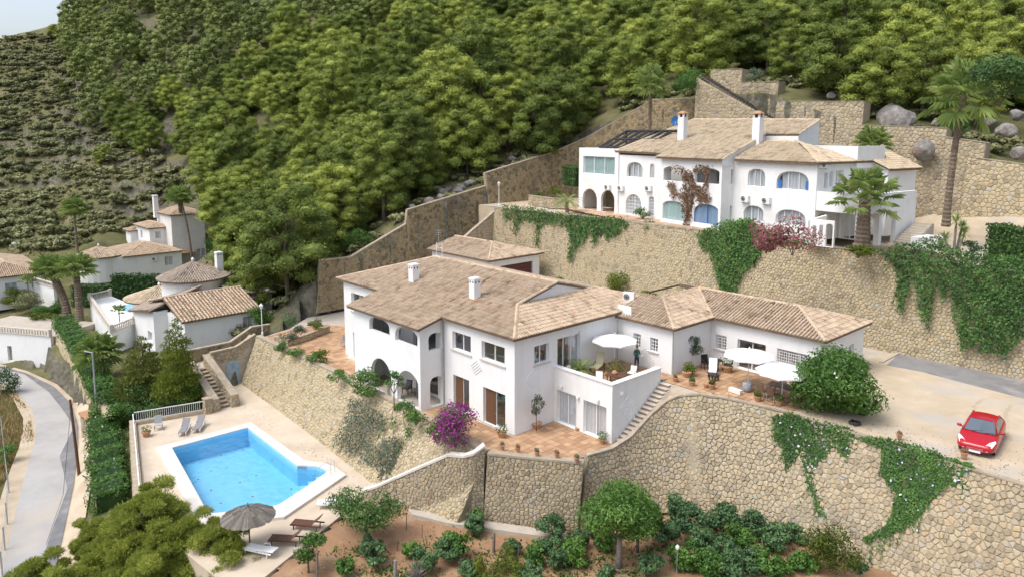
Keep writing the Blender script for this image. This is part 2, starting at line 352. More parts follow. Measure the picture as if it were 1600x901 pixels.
class Ruled:
    def __init__(s, base, top):
        s.B = np.array(base, float); s.T = np.array(top, float); mid = (s.B+s.T)/2
        seg = np.linalg.norm(np.diff(mid, axis=0), axis=1); s.cum = np.concatenate([[0], np.cumsum(seg)]); s.L = s.cum[-1]
        sn = []
        for i in range(len(seg)):
            d = mid[i+1]-mid[i]; h = (s.T[i]+s.T[i+1]-s.B[i]-s.B[i+1]); n = np.cross(d, h); sn.append(n/np.linalg.norm(n))
        s.N = np.array([sn[0]]+[(sn[i]+sn[i+1])/np.linalg.norm(sn[i]+sn[i+1]) for i in range(len(sn)-1)]+[sn[-1]])
        s.Hmax = max(np.linalg.norm(s.T-s.B, axis=1))
    def at(s, u):
        u = min(max(u, 0), s.L); i = int(np.searchsorted(s.cum, u, 'right')-1); i = min(max(i, 0), len(s.cum)-2)
        f = (u-s.cum[i])/max(s.cum[i+1]-s.cum[i], 1e-6)
        return s.B[i]*(1-f)+s.B[i+1]*f, s.T[i]*(1-f)+s.T[i+1]*f, s.N[i]*(1-f)+s.N[i+1]*f
    def P(s, u, v, off=0):
        b, t, n = s.at(u); h = max(np.linalg.norm(t-b), 1e-3); return b+(t-b)*min(max(v/h, 0), 1)+n*off
    def seg(s, u):
        i = np.clip(np.searchsorted(s.cum, u, 'right')-1, 0, len(s.cum)-2); f = (np.clip(u, 0, s.L)-s.cum[i])/np.maximum(s.cum[i+1]-s.cum[i], 1e-6); return i, f[:, None]
    def Hv(s, u):
        i, f = s.seg(u); return np.linalg.norm((s.T[i]-s.B[i])*(1-f)+(s.T[i+1]-s.B[i+1])*f, axis=1)
    def Pv(s, u, v, off):
        i, f = s.seg(u); b = s.B[i]*(1-f)+s.B[i+1]*f; t = s.T[i]*(1-f)+s.T[i+1]*f; n = s.N[i]*(1-f)+s.N[i+1]*f; h = np.maximum(np.linalg.norm(t-b, axis=1), 1e-3)
        return b+(t-b)*np.clip(v/h, 0, 1)[:, None]+n*off[:, None]
    def H(s, u):
        b, t, n = s.at(u); return np.linalg.norm(t-b)
def stone_wall(name, label, base, top, s=.42, m='stone', ind=0, cop=(.5, .14), thick=.5, copm='coping', depth=.048, cat='retaining wall', back=True, seed=1, vfrom=0., group=None):
    """rubble wall: ruled surface from the base line to the top line, outward to the right of the walking direction"""
    rs = Ruled(base, top); rng = np.random.default_rng(seed)
    root = thing(name, label, cat, tuple(rs.B[len(rs.B)//2]), group)
    nu = int(rs.L/s)+1; nv = int(rs.Hmax/s)+1; pts = []
    for j in range(-2, nv+2):
        for i in range(-2, nu+3):
            pts.append(((i+.5*(j % 2)+rng.uniform(-.42, .42))*s, (j+.5+rng.uniform(-.42, .42))*s*.92))
    stones = []; U = []; V = []; O = []
    for c, q in vor_cells(pts):
        if not (0 < c[0] < rs.L) or not (vfrom < c[1] < rs.Hmax): continue
        q = np.clip(q, c-s*1.1, c+s*1.1); q[:, 0] = np.clip(q[:, 0], 0, rs.L); hq = rs.Hv(np.append(q[:, 0], c[0]))
        if c[1] >= hq[-1]: continue
        q[:, 1] = np.minimum(np.maximum(q[:, 1], 0), hq[:-1])
        cen = q.mean(0); r = np.linalg.norm(q-cen, axis=1).mean()
        if r < s*.12: continue
        k0 = max(.6, 1-.015/r*rng.uniform(.6, 1.6)); k1 = k0*rng.uniform(.62, .8); dp = depth*rng.uniform(.5, 1.25)
        n = len(q); tl = rng.uniform(-.3, .3, 2); dq = q-cen; g0 = cen+dq*k0; g1 = cen+dq*k1
        U += [g0[:, 0], g1[:, 0], cen[:1]]; V += [g0[:, 1], g1[:, 1], cen[1:]]; O += [np.full(n, -.012), dp*(1+(dq@tl)/r*.6), np.array([dp])]
        fs = [(i, (i+1) % n, n+(i+1) % n, n+i) for i in range(n)]+[tuple(range(n, 2*n))]
        stones.append([n, fs, rng.beta(2.2, 2.2) if rng.random() < .9 else rng.uniform(.85, 1), None, r])
    allp = rs.Pv(np.concatenate(U), np.concatenate(V), np.concatenate(O)); o_ = 0
    for st in stones:
        n = st[0]; st[0] = allp[o_:o_+2*n]; st[3] = allp[o_+2*n]; o_ += 2*n+1
    solo = set()
    if ind:
        sz = []
        for i, st in enumerate(stones):
            x, y, z = proj(st[3]); sz.append((st[4]/z if -5 < x < 1605 and -5 < y < 906 and z > 1 else 0, i))
        sz.sort(reverse=True); solo = {i for v, i in sz[:ind] if v > 0}
    rest = MB()
    for i, st in enumerate(stones):
        if i in solo:
            q = MB().add(st[0], st[1], st[2]); q.build('stone', m, root)
        else: rest.add(st[0], st[1], st[2])
    if rest.f: rest.build('stones', m, root, stuff=True)
    # mortar core, set back behind the stones
    mb = MB(); B, T, N = rs.B, rs.T, rs.N; hn = N.copy(); hn[:, 2] = 0; hn /= np.linalg.norm(hn, axis=1)[:, None]
    us = sorted(set(np.concatenate([rs.cum, np.arange(0, rs.L, 1.2)]).round(4))); us = [u for i, u in enumerate(us) if i == 0 or u-us[i-1] > .004]
    if rs.L-us[-1] > 1e-3: us.append(rs.L)
    for i in range(len(us)-1):
        (a, d, na), (b, c, nb) = rs.at(us[i]), rs.at(us[i+1]); na = na*(1, 1, 0); nb = nb*(1, 1, 0); na = na/np.linalg.norm(na); nb = nb/np.linalg.norm(nb)
        a, d, b, c = a-na*.022, d-na*.022, b-nb*.022, c-nb*.022; a2, b2 = a-na*thick*1.2, b-nb*thick*1.2; c2, d2 = c-nb*thick, d-na*thick
        mb.add([a, b, c, d, a2, b2, c2, d2], [(0, 1, 2, 3), (5, 4, 7, 6), (3, 2, 6, 7)]+([(4, 0, 3, 7)] if i == 0 else [])+([(1, 5, 6, 2)] if i == len(us)-2 else []))
    mb.build('core', 'mortar' if cop else 'stone', root)
    if cop:
        wd, ht = cop; mb = MB(); P3 = [T[0]]
        L = 0
        for i in range(len(T)-1):
            d = T[i+1]-T[i]; ln = np.linalg.norm(d); k = max(1, int(ln/1.1))
            for j in range(k):
                f0, f1 = j/k, (j+1)/k; p, q = T[i]+d*f0, T[i]+d*f1; n0, n1 = hn[i]*(1-f0)+hn[i+1]*f0, hn[i]*(1-f1)+hn[i+1]*f1
                e = (.008/max(ln, .1))*d; p = p+e
                vs = [p+n0*.06, q+n1*.06, q-n1*(wd-.06), p-n0*(wd-.06)]; h2 = ht*rng.uniform(.92, 1.08)
                mb.add(vs+[x+np.array((0, 0, h2)) for x in vs], [(0, 3, 2, 1), (4, 5, 6, 7), (0, 1, 5, 4), (1, 2, 6, 5), (2, 3, 7, 6), (3, 0, 4, 7)], rng.random())
        mb.build('coping', copm, root)
    return root
# ------------------------------------------------------------ roofs
def pip(x, y, poly):
    c = False; n = len(poly); j = n-1
    for i in range(n):
        xi, yi = poly[i]; xj, yj = poly[j]
        if (yi > y) != (yj > y) and x < (xj-xi)*(y-yi)/(yj-yi)+xi: c = not c
        j = i
    return c
def tile_plane(mb, slab, poly, w=.25, ln=.40, rise=.10, th=.14, rng=random):
    """barrel tiles laid up a planar polygon; slab collects the board under them"""
    P = [Vector(p) for p in poly]; n = Vector((0, 0, 0))
    for i in range(len(P)): n += (P[i]-P[0]).cross(P[(i+1) % len(P)]-P[0])
    n.normalize()
    if n.z < 0: n = -n
    up = Vector((-n.x*n.z, -n.y*n.z, 1-n.z*n.z)).normalized(); sd = up.cross(n)
    O = P[0]; uv = [((p-O).dot(sd), (p-O).dot(up)) for p in P]
    def W(s, t, h): return O+sd*s+up*t+n*h
    s0 = min(q[0] for q in uv); s1 = max(q[0] for q in uv); k = int((s1-s0)/w); w2 = (s1-s0)/max(k, 1)
    for i in range(k):
        s = s0+(i+.5)*w2; ts = []
        for j in range(len(uv)):
            a, b = uv[j], uv[(j+1) % len(uv)]
            if (a[0] > s) != (b[0] > s): ts.append(a[1]+(b[1]-a[1])*(s-a[0])/(b[0]-a[0]))
        ts.sort(); ctone = rng.uniform(-.13, .13)
        for a, b in zip(ts[::2], ts[1::2]):
            t = a-.05; 
            while t < b-.05:
                e = min(t+ln*1.08, b+.02); hw = w2*.31*rng.uniform(.93, 1.05); js = rng.uniform(-.012, .012); h0 = .055+rng.uniform(-.008, .012); h1 = .02
                vs = []
                for tt, hh, ws in ((t, h0, 1.06), (e, h1, .9)):
                    for q in (-1, -.62, 0, .62, 1):
                        vs.append(W(s+js+hw*ws*q, tt, hh+rise*math.sqrt(max(0, 1-q*q))))
                mb.add(vs, [(0, 1, 6, 5), (1, 2, 7, 6), (2, 3, 8, 7), (3, 4, 9, 8), (4, 3, 2, 1, 0)], min(1, max(0, rng.gauss(.54, .14)+ctone)))
                t += ln
    m2 = len(P)
    top = [p+n*.012 for p in P]; bot = [p-Vector((0, 0, th)) for p in P]
    tr = tessellate_polygon([[Vector((q[0], q[1], 0)) for q in uv]])
    fs = []
    for a, b, c in tr:
        if (uv[b][0]-uv[a][0])*(uv[c][1]-uv[a][1])-(uv[b][1]-uv[a][1])*(uv[c][0]-uv[a][0]) < 0: b, c = c, b
        fs += [(a, b, c), (a+m2, c+m2, b+m2)]
    area = sum(uv[i][0]*uv[(i+1) % m2][1]-uv[(i+1) % m2][0]*uv[i][1] for i in range(m2))
    for i in range(m2):
        j = (i+1) % m2; fs.append((i, i+m2, j+m2, j) if area > 0 else (i, j, j+m2, i+m2))
    slab.add(top+bot, fs, .2)
def ridge(mb, p, q, r=.13, ln=.42, rng=random):
    p = Vector(p); q = Vector(q); d = q-p; L = d.length; d.normalize(); sd = d.cross(Vector((0, 0, 1))).normalized(); up = sd.cross(d)
    k = max(1, int(L/ln)); l2 = L/k
    for i in range(k):
        vs = []
        for tt, sc_ in ((i*l2-.02, 1.06), ((i+1)*l2, .94)):
            for a in (-1.25, -.6, 0, .6, 1.25):
                vs.append(p+d*tt+(sd*math.sin(a*1.2)*r+up*math.cos(a*1.2)*r)*sc_+Vector((0, 0, .03)))
        mb.add(vs, [(5, 6, 1, 0), (6, 7, 2, 1), (7, 8, 3, 2), (8, 9, 4, 3), (0, 1, 2, 3, 4), (9, 8, 7, 6, 5)], min(1, max(0, rng.gauss(.62, .16))))
def roof(parent, planes, ridges=(), m='roof_tile', w=.25, ln=.40, th=.14, slabm='roof_under'):
    t = MB(); s = MB(); g = MB(); rg = random.Random(len(planes)*7+int(abs(planes[0][0][0])*10))
    for p in planes: tile_plane(t, s, p, w, ln, th=th, rng=rg)
    for a, b in ridges: ridge(g, a, b, rng=rg)
    o = s.build('roof', slabm, parent)
    t.build('tiles', m, o, stuff=True)
    if g.f: g.build('ridge_tiles', m, o, stuff=True)
    return o
# ------------------------------------------------------------ plastered walls with openings
def arch_poly(u0, u1, z0, z1, arch):
    if not arch: return [(u0, z0), (u1, z0), (u1, z1), (u0, z1)]
    p = [(u0, z0), (u1, z0)]; c = (u0+u1)/2; a = (u1-u0)/2; n = 12
    for i in range(n+1):
        q = math.pi*i/n; e = .8 if arch < .95*a else 1
        cx = math.copysign(abs(math.cos(q))**e, math.cos(q)); sx = abs(math.sin(q))**e
        p.append((c+a*cx, z1-arch+arch*sx))
    return p
def panel(mb, P, outline, holes, off0, off1, t=.5):
    """plate with holes between offsets off0 (outer) and off1 (inner) ; P(u,z,off)->xyz"""
    loops = [outline]+holes; flat = [q for l in loops for q in l]; n = len(flat)
    tr = tessellate_polygon([[Vector((q[0], q[1], 0)) for q in l] for l in loops])
    vs = [P(q[0], q[1], off0) for q in flat]+[P(q[0], q[1], off1) for q in flat]; fs = []
    for a, b, c in tr:
        A, B, C = flat[a], flat[b], flat[c]
        if (B[0]-A[0])*(C[1]-A[1])-(B[1]-A[1])*(C[0]-A[0]) < 0: b, c = c, b
        fs += [(a, b, c), (a+n, c+n, b+n)]
    o = 0
    for l in loops:
        k = len(l); ar = sum(l[i][0]*l[(i+1) % k][1]-l[(i+1) % k][0]*l[i][1] for i in range(k)); hole = l is not outline
        for i in range(k):
            a, b = o+i, o+(i+1) % k; f = (a, b, b+n, a+n)
            fs.append(f[::-1] if ((ar > 0) ^ hole) else f)
        o += k
    mb.add(vs, fs, t)
class Wall:
    """vertical wall: u runs from A to B as seen from outside (left to right), outside on the viewer's side"""
    def __init__(s, A, B, z0, z1, th=.3, outline=None):
        s.A = Vector((A[0], A[1], 0)); B = Vector((B[0], B[1], 0)); s.L = (B-s.A).length; s.d = (B-s.A)/s.L; s.n = s.d.cross(Vector((0, 0, 1)))
        s.z0, s.z1, s.th = z0, z1, th; e = .004; s.out = [(min(max(u, e), s.L-e), z) for u, z in (outline or [(0, z0), (s.L, z0), (s.L, z1), (0, z1)])]; s.holes = []; s.fill = []
    def P(s, u, z, off=0): q = s.A+s.d*u+s.n*off; return (q.x, q.y, z)
    def at(s, px, py, off=0):
        r = ray(px, py); t = (s.A+s.n*off-CAM).dot(s.n)/r.dot(s.n); h = CAM+r*t; return ((h-s.A).dot(s.d), h.z)
    def op(s, x0, x1, yt, yb, arch=0, kind='win', z0=None, **k):
        ym = (yt+(yb if yb else yt+40))/2; u0 = s.at(x0, ym)[0]; u1 = s.at(x1, ym)[0]; xm = (x0+x1)/2
        zt = s.at(xm, yt)[1]; zb = s.at(xm, yb)[1] if z0 is None else z0
        u0 = max(.05, u0); u1 = min(s.L-.05, u1)
        return s.opu(u0, u1, zb, zt, arch, kind, **k)
    def opu(s, u0, u1, zb, zt, arch=0, kind='win', **k):
        a = arch*(u1-u0)/2; a = min(a, zt-zb-.05); poly = arch_poly(u0, u1, max(zb, s.z0+.002), zt, a)
        s.holes.append(poly); s.fill.append((u0, u1, zb, zt, a, poly, kind, k)); return s
    def build(s, parent, m='plaster', name='wall'):
        mb = MB(); panel(mb, s.P, s.out, s.holes, 0, -s.th); o = mb.build(name, m, parent)
        for f in s.fill: s.filler(parent, *f)
        return o
    def filler(s, par, u0, u1, zb, zt, a, poly, kind, k):
        if kind == 'open': return
        dp = k.get('dp', .2); fw = k.get('fw', .055); cu, cz = (u0+u1)/2, (zb+zt)/2; W_, H_ = u1-u0, zt-zb
        inner = [(cu+(p[0]-cu)*(1-2*fw/W_), cz+(p[1]-cz)*(1-2*fw/H_)) for p in poly]
        mb = MB(); panel(mb, s.P, [(cu+(p[0]-cu)*.995, cz+(p[1]-cz)*.995) for p in poly], [inner], -dp, -dp-.07)
        nm = k.get('mull', 2)
        for i in range(1, nm):
            u = u0+W_*i/nm; zz = zt-.02 if not a else zt-a+a*math.sqrt(max(0, 1-((u-cu)/(W_/2))**2))-.02
            mb.box(u-.032, u+.032, -dp-.06, -dp+.012, zb+.03, zz-.02, fr=lambda x, y, z: s.P(x, z, y))
        for i in range(1, k.get('rows', 1)):
            z = zb+H_*i/k['rows']; mb.box(u0+.03, u1-.03, -dp-.05, -dp+.006, z-.03, z+.03, fr=lambda x, y, z: s.P(x, z, y))
        w = mb.build(k.get('name', 'window' if H_ < 1.75 else 'glazed_door'), k.get('fm', 'glass_frame'), par)
        mb = MB(); mb.add([s.P(q[0], q[1], -dp-.035) for q in inner], [tuple(range(len(inner)))]); mb.build('pane', 'glass', w)
        cur = k.get('cur')
        if cur:
            mb = MB(); n = max(6, int(W_/.06)); f0, f1 = k.get('cr', (0, 1)); rg = random.Random(int(u0*100))
            ph = [math.sin(i*1.35+rg.uniform(-.4, .4))*.03 for i in range(n+1)]
            for i in range(n):
                ua, ub = u0+W_*(f0+(f1-f0)*i/n), u0+W_*(f0+(f1-f0)*(i+1)/n)
                mb.quad(s.P(ua, zb+.02, -dp-.11+ph[i]), s.P(ub, zb+.02, -dp-.11+ph[i+1]), s.P(ub, zt-.01, -dp-.11+ph[i+1]), s.P(ua, zt-.01, -dp-.11+ph[i]), .5+rg.uniform(-.25, .25))
            mb.build('curtain', cur, w)
        if k.get('leaf'):       # one solid wooden leaf
            mb = MB(); f0, f1 = k['leaf']; mb.box(u0+W_*f0, u0+W_*f1, -dp+.01, -dp+.05, zb+.03, zt-.04, fr=lambda x, y, z: s.P(x, z, y))
            for i in range(1, 4):
                z = zb+H_*i/4; mb.box(u0+W_*f0+.08, u0+W_*f1-.08, -dp+.052, -dp+.065, z-H_*.1, z+H_*.09, fr=lambda x, y, z: s.P(x, z, y))
            mb.build('shutter', k.get('leafm', 'wood'), w)
        if k.get('sill'):
            mb = MB(); mb.box(u0-.12, u1+.12, -dp, .09, zb-.09, zb-.004, fr=lambda x, y, z: s.P(x, z, y)); mb.build('sill', 'stone_trim', w)
        if k.get('grille'):
            mb = MB(); nx, nz = k['grille']
            for i in range(nx+1):
                u = u0+W_*(i/nx); u = min(max(u, u0+.02), u1-.02); mb.box(u-.016, u+.016, -.10, -.07, zb, zt, fr=lambda x, y, z: s.P(x, z, y))
            for j in range(nz+1):
                z = min(max(zb+H_*j/nz, zb+.02), zt-.02); mb.box(u0, u1, -.106, -.064, z-.016, z+.016, fr=lambda x, y, z: s.P(x, z, y))
            mb.build('grille', 'white_metal', w)
        return w
def slashes(par, W, px, py, n=5, ln=.9, step=.17, ang=38):
    """raised diagonal plaster ribs, an ornament of these houses"""
    u, z = W.at(px, py); mb = MB(); ca, sa = math.cos(R(ang)), math.sin(R(ang))
    for i in range(n):
        c = (u+(i-n/2)*step*sa*1.1, z-(i-n/2)*step*ca); q = []
        for s_, t in ((-1, -1), (1, -1), (1, 1), (-1, 1)): q.append((c[0]+s_*ln/2*ca-t*.028*sa, c[1]+s_*ln/2*sa+t*.028*ca))
        panel(mb, W.P, q, [], .035, .0)
    mb.build('relief', 'plaster', par)
# ------------------------------------------------------------ foliage
def leaf_quads(p, nrm, size, asp=.5, rng=RNG, droop=0., flat=.5, face=None):
    n = len(p); d = rng.normal(size=(n, 3)); d = d/np.linalg.norm(d, axis=1)[:, None]
    if face is not None:                      # leaves lie in the surface of their clump, facing outwards with some scatter
        q = nrm+d*face; q /= np.linalg.norm(q, axis=1)[:, None]; a = np.cross(q, rng.normal(size=(n, 3))); a /= np.linalg.norm(a, axis=1)[:, None]; a[:, 2] -= droop*.5; b = np.cross(q, a); s = size*rng.uniform(.65, 1.35, (n, 1))
        v = np.stack([p-a*s*.5, p+b*s*asp*.5, p+a*s*.5+q*s*.12, p-b*s*asp*.5], 1).reshape(-1, 3); return v, np.arange(4*n).reshape(n, 4)
    a = d*(1-flat)+nrm*flat; a[:, 2] -= droop; a /= np.linalg.norm(a, axis=1)[:, None]
    b = np.cross(a, rng.normal(size=(n, 3))); b /= np.linalg.norm(b, axis=1)[:, None]
    s = size*rng.uniform(.65, 1.35, (n, 1))
    v = np.stack([p-a*s*.5, p+b*s*asp*.5, p+a*s*.5, p-b*s*asp*.5], 1).reshape(-1, 3)
    return v, np.arange(4*n).reshape(n, 4)
def blob_pts(blobs, n, rng=RNG, shell=.45):
    B = np.array(blobs, float); vol = (B[:, 3]*B[:, 4]*B[:, 5])**.75; k = rng.choice(len(B), n, p=vol/vol.sum())
    d = rng.normal(size=(n, 3)); d /= np.linalg.norm(d, axis=1)[:, None]
    r = 1-shell*rng.random((n, 1))**1.6; r *= 1+.08*rng.normal(size=(n, 1))
    p = B[k, :3]+d*B[k, 3:6]*r; nn = d/B[k, 3:6]; nn /= np.linalg.norm(nn, axis=1)[:, None]
    return p, nn, k, r[:, 0]
def foliage(name, blobs, n, size, m, parent, asp=.5, flat=.5, droop=0., shell=.45, rng=RNG, zmin=None, tone=.0, stuff=False, face=.75):
    p, nn, k, r = blob_pts(blobs, n, rng, shell)
    if zmin is not None: p[:, 2] = np.maximum(p[:, 2], zmin+rng.random(n)*.15)
    v, f = leaf_quads(p, nn, size, asp, rng, droop, flat, face)
    kt = rng.uniform(-.16, .16, len(blobs)); t = np.clip(.42+tone+kt[k]+rng.normal(size=n)*.14, 0, 1)
    return link(name, v, f, t, m, parent, stuff=stuff)
def lump(c, r, n, rng=RNG, squash=.8, spread=.62, br=.5):
    """a crown made of many uneven lobes round a centre; c xyz, r radii"""
    c = np.array(c); out = []
    for i in range(n):
        d = rng.normal(size=3); d /= np.linalg.norm(d); q = c+d*np.array(r)*spread*rng.uniform(.75, 1.15)
        s = br*rng.uniform(.7, 1.25); out.append((*q, r[0]*s, r[1]*s, r[2]*s*squash))
    return out
def bush(name, label, cat, c, r, n=900, size=.16, m='leaf', lobes=9, group=None, flower=None, asp=.5, flat=.5, stem=True, tone=0., shell=.5, br=.5, droop=0.):
    """c = base centre on the ground"""
    root = thing(name, label, cat, tuple(c), group); cc = (c[0], c[1], c[2]+r[2]*.95)
    bl = lump(cc, r, lobes, br=br); foliage('foliage', bl, n, size, m, root, asp, flat, droop, shell, zmin=c[2]+.02, tone=tone)
    if flower: foliage('flowers', [(b[0], b[1], b[2]+.03, b[3]*1.05, b[4]*1.05, b[5]*1.07) for b in bl], flower[1], flower[2], flower[0], root, .8, .6, 0, .12, zmin=c[2]+.1, stuff=True)
    if stem:
        mb = MB()
        for i in range(4):
            a = i*1.7; mb.tube([(c[0]+.04*math.cos(a), c[1]+.04*math.sin(a), c[2]-.05), (c[0]+.3*r[0]*math.cos(a), c[1]+.3*r[1]*math.sin(a), c[2]+r[2]*.8)], [.035, .015], 5)
        mb.build('stem', 'bark', root)
    return root
def tree(name, label, base, h, r, n=2500, size=.2, m='leaf', lobes=14, cz=.68, group=None, trunk=.12, bark='bark', asp=.5, flat=.5, droop=0., br=.42, lean=(0, 0), shell=.55, cat='tree', tone=0.):
    b = Vector(base); root = thing(name, label, cat, tuple(b), group); c = b+Vector((lean[0], lean[1], h*cz))
    bl = lump(c, r, lobes, br=br); foliage('crown', bl, n, size, m, root, asp, flat, droop, shell, zmin=b.z+.1, tone=tone)
    mb = MB(); k = b+Vector((lean[0]*.4, lean[1]*.4, h*cz*.55)); mb.tube([b-Vector((0, 0, .2)), k], [trunk*1.25, trunk*.85], 8)
    for q in bl[:7]: mb.tube([k-Vector((0, 0, .1)), (k+Vector(q[:3]))*.5+Vector((0, 0, -.1)), Vector(q[:3])], [trunk*.6, trunk*.38, .02], 5)
    mb.build('trunk', bark, root, smooth=True)
    return root
# ------------------------------------------------------------ palms
def fan_fronds(mb, c, n, L, fan, rng, el=(-50, 75), blades=13, droop=.25):
    for i in range(n):
        a = i*2.399+rng.uniform(-.2, .2); e = R(el[0]+(el[1]-el[0])*((i+.5)/n)**.8+rng.uniform(-7, 7)); l = L*rng.uniform(.8, 1.1)
        d = Vector((math.cos(a)*math.cos(e), math.sin(a)*math.cos(e), math.sin(e))); sd = Vector((-math.sin(a), math.cos(a), 0)); up = sd.cross(d)*-1
        p1 = Vector(c)+d*l-Vector((0, 0, droop*l*.4*math.cos(e))); mb.tube([c, (Vector(c)+p1)/2+Vector((0, 0, .06*l)), p1], [.03, .025, .018], 4, .75, cap=False)
        tn = rng.uniform(.25, .75)
        for j in range(blades):
            q = (j/(blades-1)-.5)*R(250); dd = (d*math.cos(q)+sd*math.sin(q)); f = fan*(1-.18*abs(q)/2.2)*rng.uniform(.9, 1.1)
            w = Vector(dd).cross(up).normalized()*fan*.055; m_ = p1+dd*f*.6+up*.05; tip = p1+dd*f-Vector((0, 0, fan*droop*rng.uniform(.6, 1.3)))
            mb.add([p1, m_-w, tip, m_+w], [(0, 1, 2), (0, 2, 3)], min(1, max(0, tn+rng.uniform(-.15, .15))))
def feather_fronds(mb, c, n, L, rng, el=(0, 70), leaf=.38, droop=.9, k=15):
    for i in range(n):
        a = i*2.399+rng.uniform(-.2, .2); e = R(el[0]+(el[1]-el[0])*((i+.5)/n)+rng.uniform(-6, 6)); l = L*rng.uniform(.85, 1.1); tn = rng.uniform(.3, .7)
        h = Vector((math.cos(a), math.sin(a), 0)); sd = Vector((-math.sin(a), math.cos(a), 0)); pts = []
        for j in range(k+1):
            s = j/k; ee = e-droop*s*s*1.1; pts.append(Vector(c)+h*(l*s*math.cos(e-droop*s*.5))+Vector((0, 0, l*s*math.sin(e-droop*s*.6))))
        mb.tube(pts[::3], .02, 4, .8, cap=False)
        for j in range(2, k+1):
            lf = leaf*math.sin(math.pi*min(1, .15+.85*(1-(j/k)**2)))*1.05; t = (pts[j]-pts[j-1]).normalized()
            for s_ in (-1, 1):
                tip = pts[j]+(sd*s_*.8+t*.55+Vector((0, 0, .1))).normalized()*lf; w = t*.035
                mb.add([pts[j]-w, tip, pts[j]+w], [(0, 1, 2)], min(1, max(0, tn+rng.uniform(-.15, .15))))
def palm(name, label, base, h, kind='fan', tr=(.2, .14), L=1.0, fan=1.0, n=34, skirt=0, lean=(0, 0), group=None, el=(-50, 75), seed=1, blades=13, cat='palm tree'):
    rng = random.Random(seed); b = Vector(base); root = thing(name, label, cat, tuple(b), group); top = b+Vector((lean[0], lean[1], h))
    mb = MB(); k = max(8, int(h/.16)); vs = []
    for i in range(k+1):
        s = i/k; p = b+Vector((lean[0]*s*s, lean[1]*s*s, h*s-.1*(1-s))); r = tr[0]+(tr[1]-tr[0])*s
        vs.append((p, r*(1.08 if i % 2 else .94)*(1+.25*max(0, 1-s*8))))
    for i in range(k): mb.tube([vs[i][0], vs[i+1][0]], [vs[i][1], vs[i+1][1]*.93], 9, rng.uniform(.2, .8), cap=(i in (0, k-1)))
    mb.build('trunk', 'palm_bark', root)
    mb = MB()
    if kind == 'fan': fan_fronds(mb, top, n, L, fan, rng, el, blades)
    else: feather_fronds(mb, top, n, L, rng, el, fan)
    mb.build('crown', 'palm_leaf', root)
    if skirt:
        mb = MB()
        for i in range(int(70)):
            a = rng.uniform(0, 6.28); z = rng.uniform(0, skirt); r0 = tr[1]*1.2; r1 = tr[1]+.32*(1-z/skirt*.55)
            p = top+Vector((math.cos(a)*r0, math.sin(a)*r0, -z*.85)); q = top+Vector((math.cos(a)*r1, math.sin(a)*r1, -z-.55)); w = Vector((-math.sin(a), math.cos(a), 0))*.09
            mb.add([p-w, q-w*1.5, q+w*1.5, p+w], [(0, 1, 2, 3)], rng.random())
        mb.build('dead_fronds', 'palm_dead', root)
    return root
# ------------------------------------------------------------ climbers on walls
def ivy(name, label, polys, P0, nrm, n=1500, size=.16, m='leaf_dark', off=(.05, .35), cat='climbing plant', flower=None, strands=0, group=None, droop=.5, seed=3, sizeasp=.6, strand=26):
    """leaf cover over photo-outlined patches of a wall plane (point P0, outward normal nrm)"""
    rng = np.random.default_rng(seed); P0 = Vector(P0); nrm = Vector(nrm).normalized(); pts = []
    ar = []
    for pl in polys:
        a = abs(sum(pl[i][0]*pl[(i+1) % len(pl)][1]-pl[(i+1) % len(pl)][0]*pl[i][1] for i in range(len(pl))))/2; ar.append(a)
    def onw(x, y): d = ray(x, y); return CAM+d*((P0-CAM).dot(nrm)/d.dot(nrm))
    for pl, a in zip(polys, ar):
        k = int(n*a/sum(ar)); xs = [q[0] for q in pl]; ys = [q[1] for q in pl]; c = 0; tries = 0
        while c < k and tries < k*30:
            tries += 1; x, y = rng.uniform(min(xs)-2, max(xs)+2), rng.uniform(min(ys)-2, max(ys)+3)
            jx, jy = rng.normal()*2.2, rng.normal()*2.2
            if pip(x+jx, y+jy, pl): pts.append(onw(x, y)); c += 1
    dn = (Vector((0, 0, -1))-nrm*Vector((0, 0, -1)).dot(nrm)).normalized()
    for k in range(strand if len(pts) > 400 else 4):          # thin trailing ends below the mass
        q = pts[int(rng.integers(len(pts)))]; L_ = rng.uniform(.5, 1.7); sx = rng.normal()*.15
        for j in range(int(L_*22)): t_ = j/22; pts.append(q+dn*t_+Vector((sx*t_+.04*rng.normal(), 0, 0)))
    p = np.array([list(q) for q in pts]); nn = np.tile(np.array(nrm), (len(p), 1))
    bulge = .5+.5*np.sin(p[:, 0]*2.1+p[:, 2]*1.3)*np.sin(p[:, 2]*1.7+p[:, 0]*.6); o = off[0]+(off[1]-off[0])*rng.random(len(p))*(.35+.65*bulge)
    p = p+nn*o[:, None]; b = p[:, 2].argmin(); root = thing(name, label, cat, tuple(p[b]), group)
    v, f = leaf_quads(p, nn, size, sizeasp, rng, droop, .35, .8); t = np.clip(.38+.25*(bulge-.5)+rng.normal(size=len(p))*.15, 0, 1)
    link('leaves', v, f, t, m, root)
    if flower:
        k = rng.choice(len(p), min(flower[1], len(p)), replace=False); v, f = leaf_quads(p[k]+nn[k]*.08, nn[k], flower[2], .9, rng, 0, .2)
        link('flowers', v, f, rng.random(len(k)), flower[0], root, stuff=True)
    mb = MB()
    for i in range(6):
        q = Vector(p[rng.integers(len(p))]); mb.tube([q-nrm*o.mean()*.6, q-nrm*o.mean()*.7+Vector((rng.uniform(-.5, .5), 0, rng.uniform(.6, 1.2)))], .018, 4)
    mb.build('stem', 'bark', root)
    return root
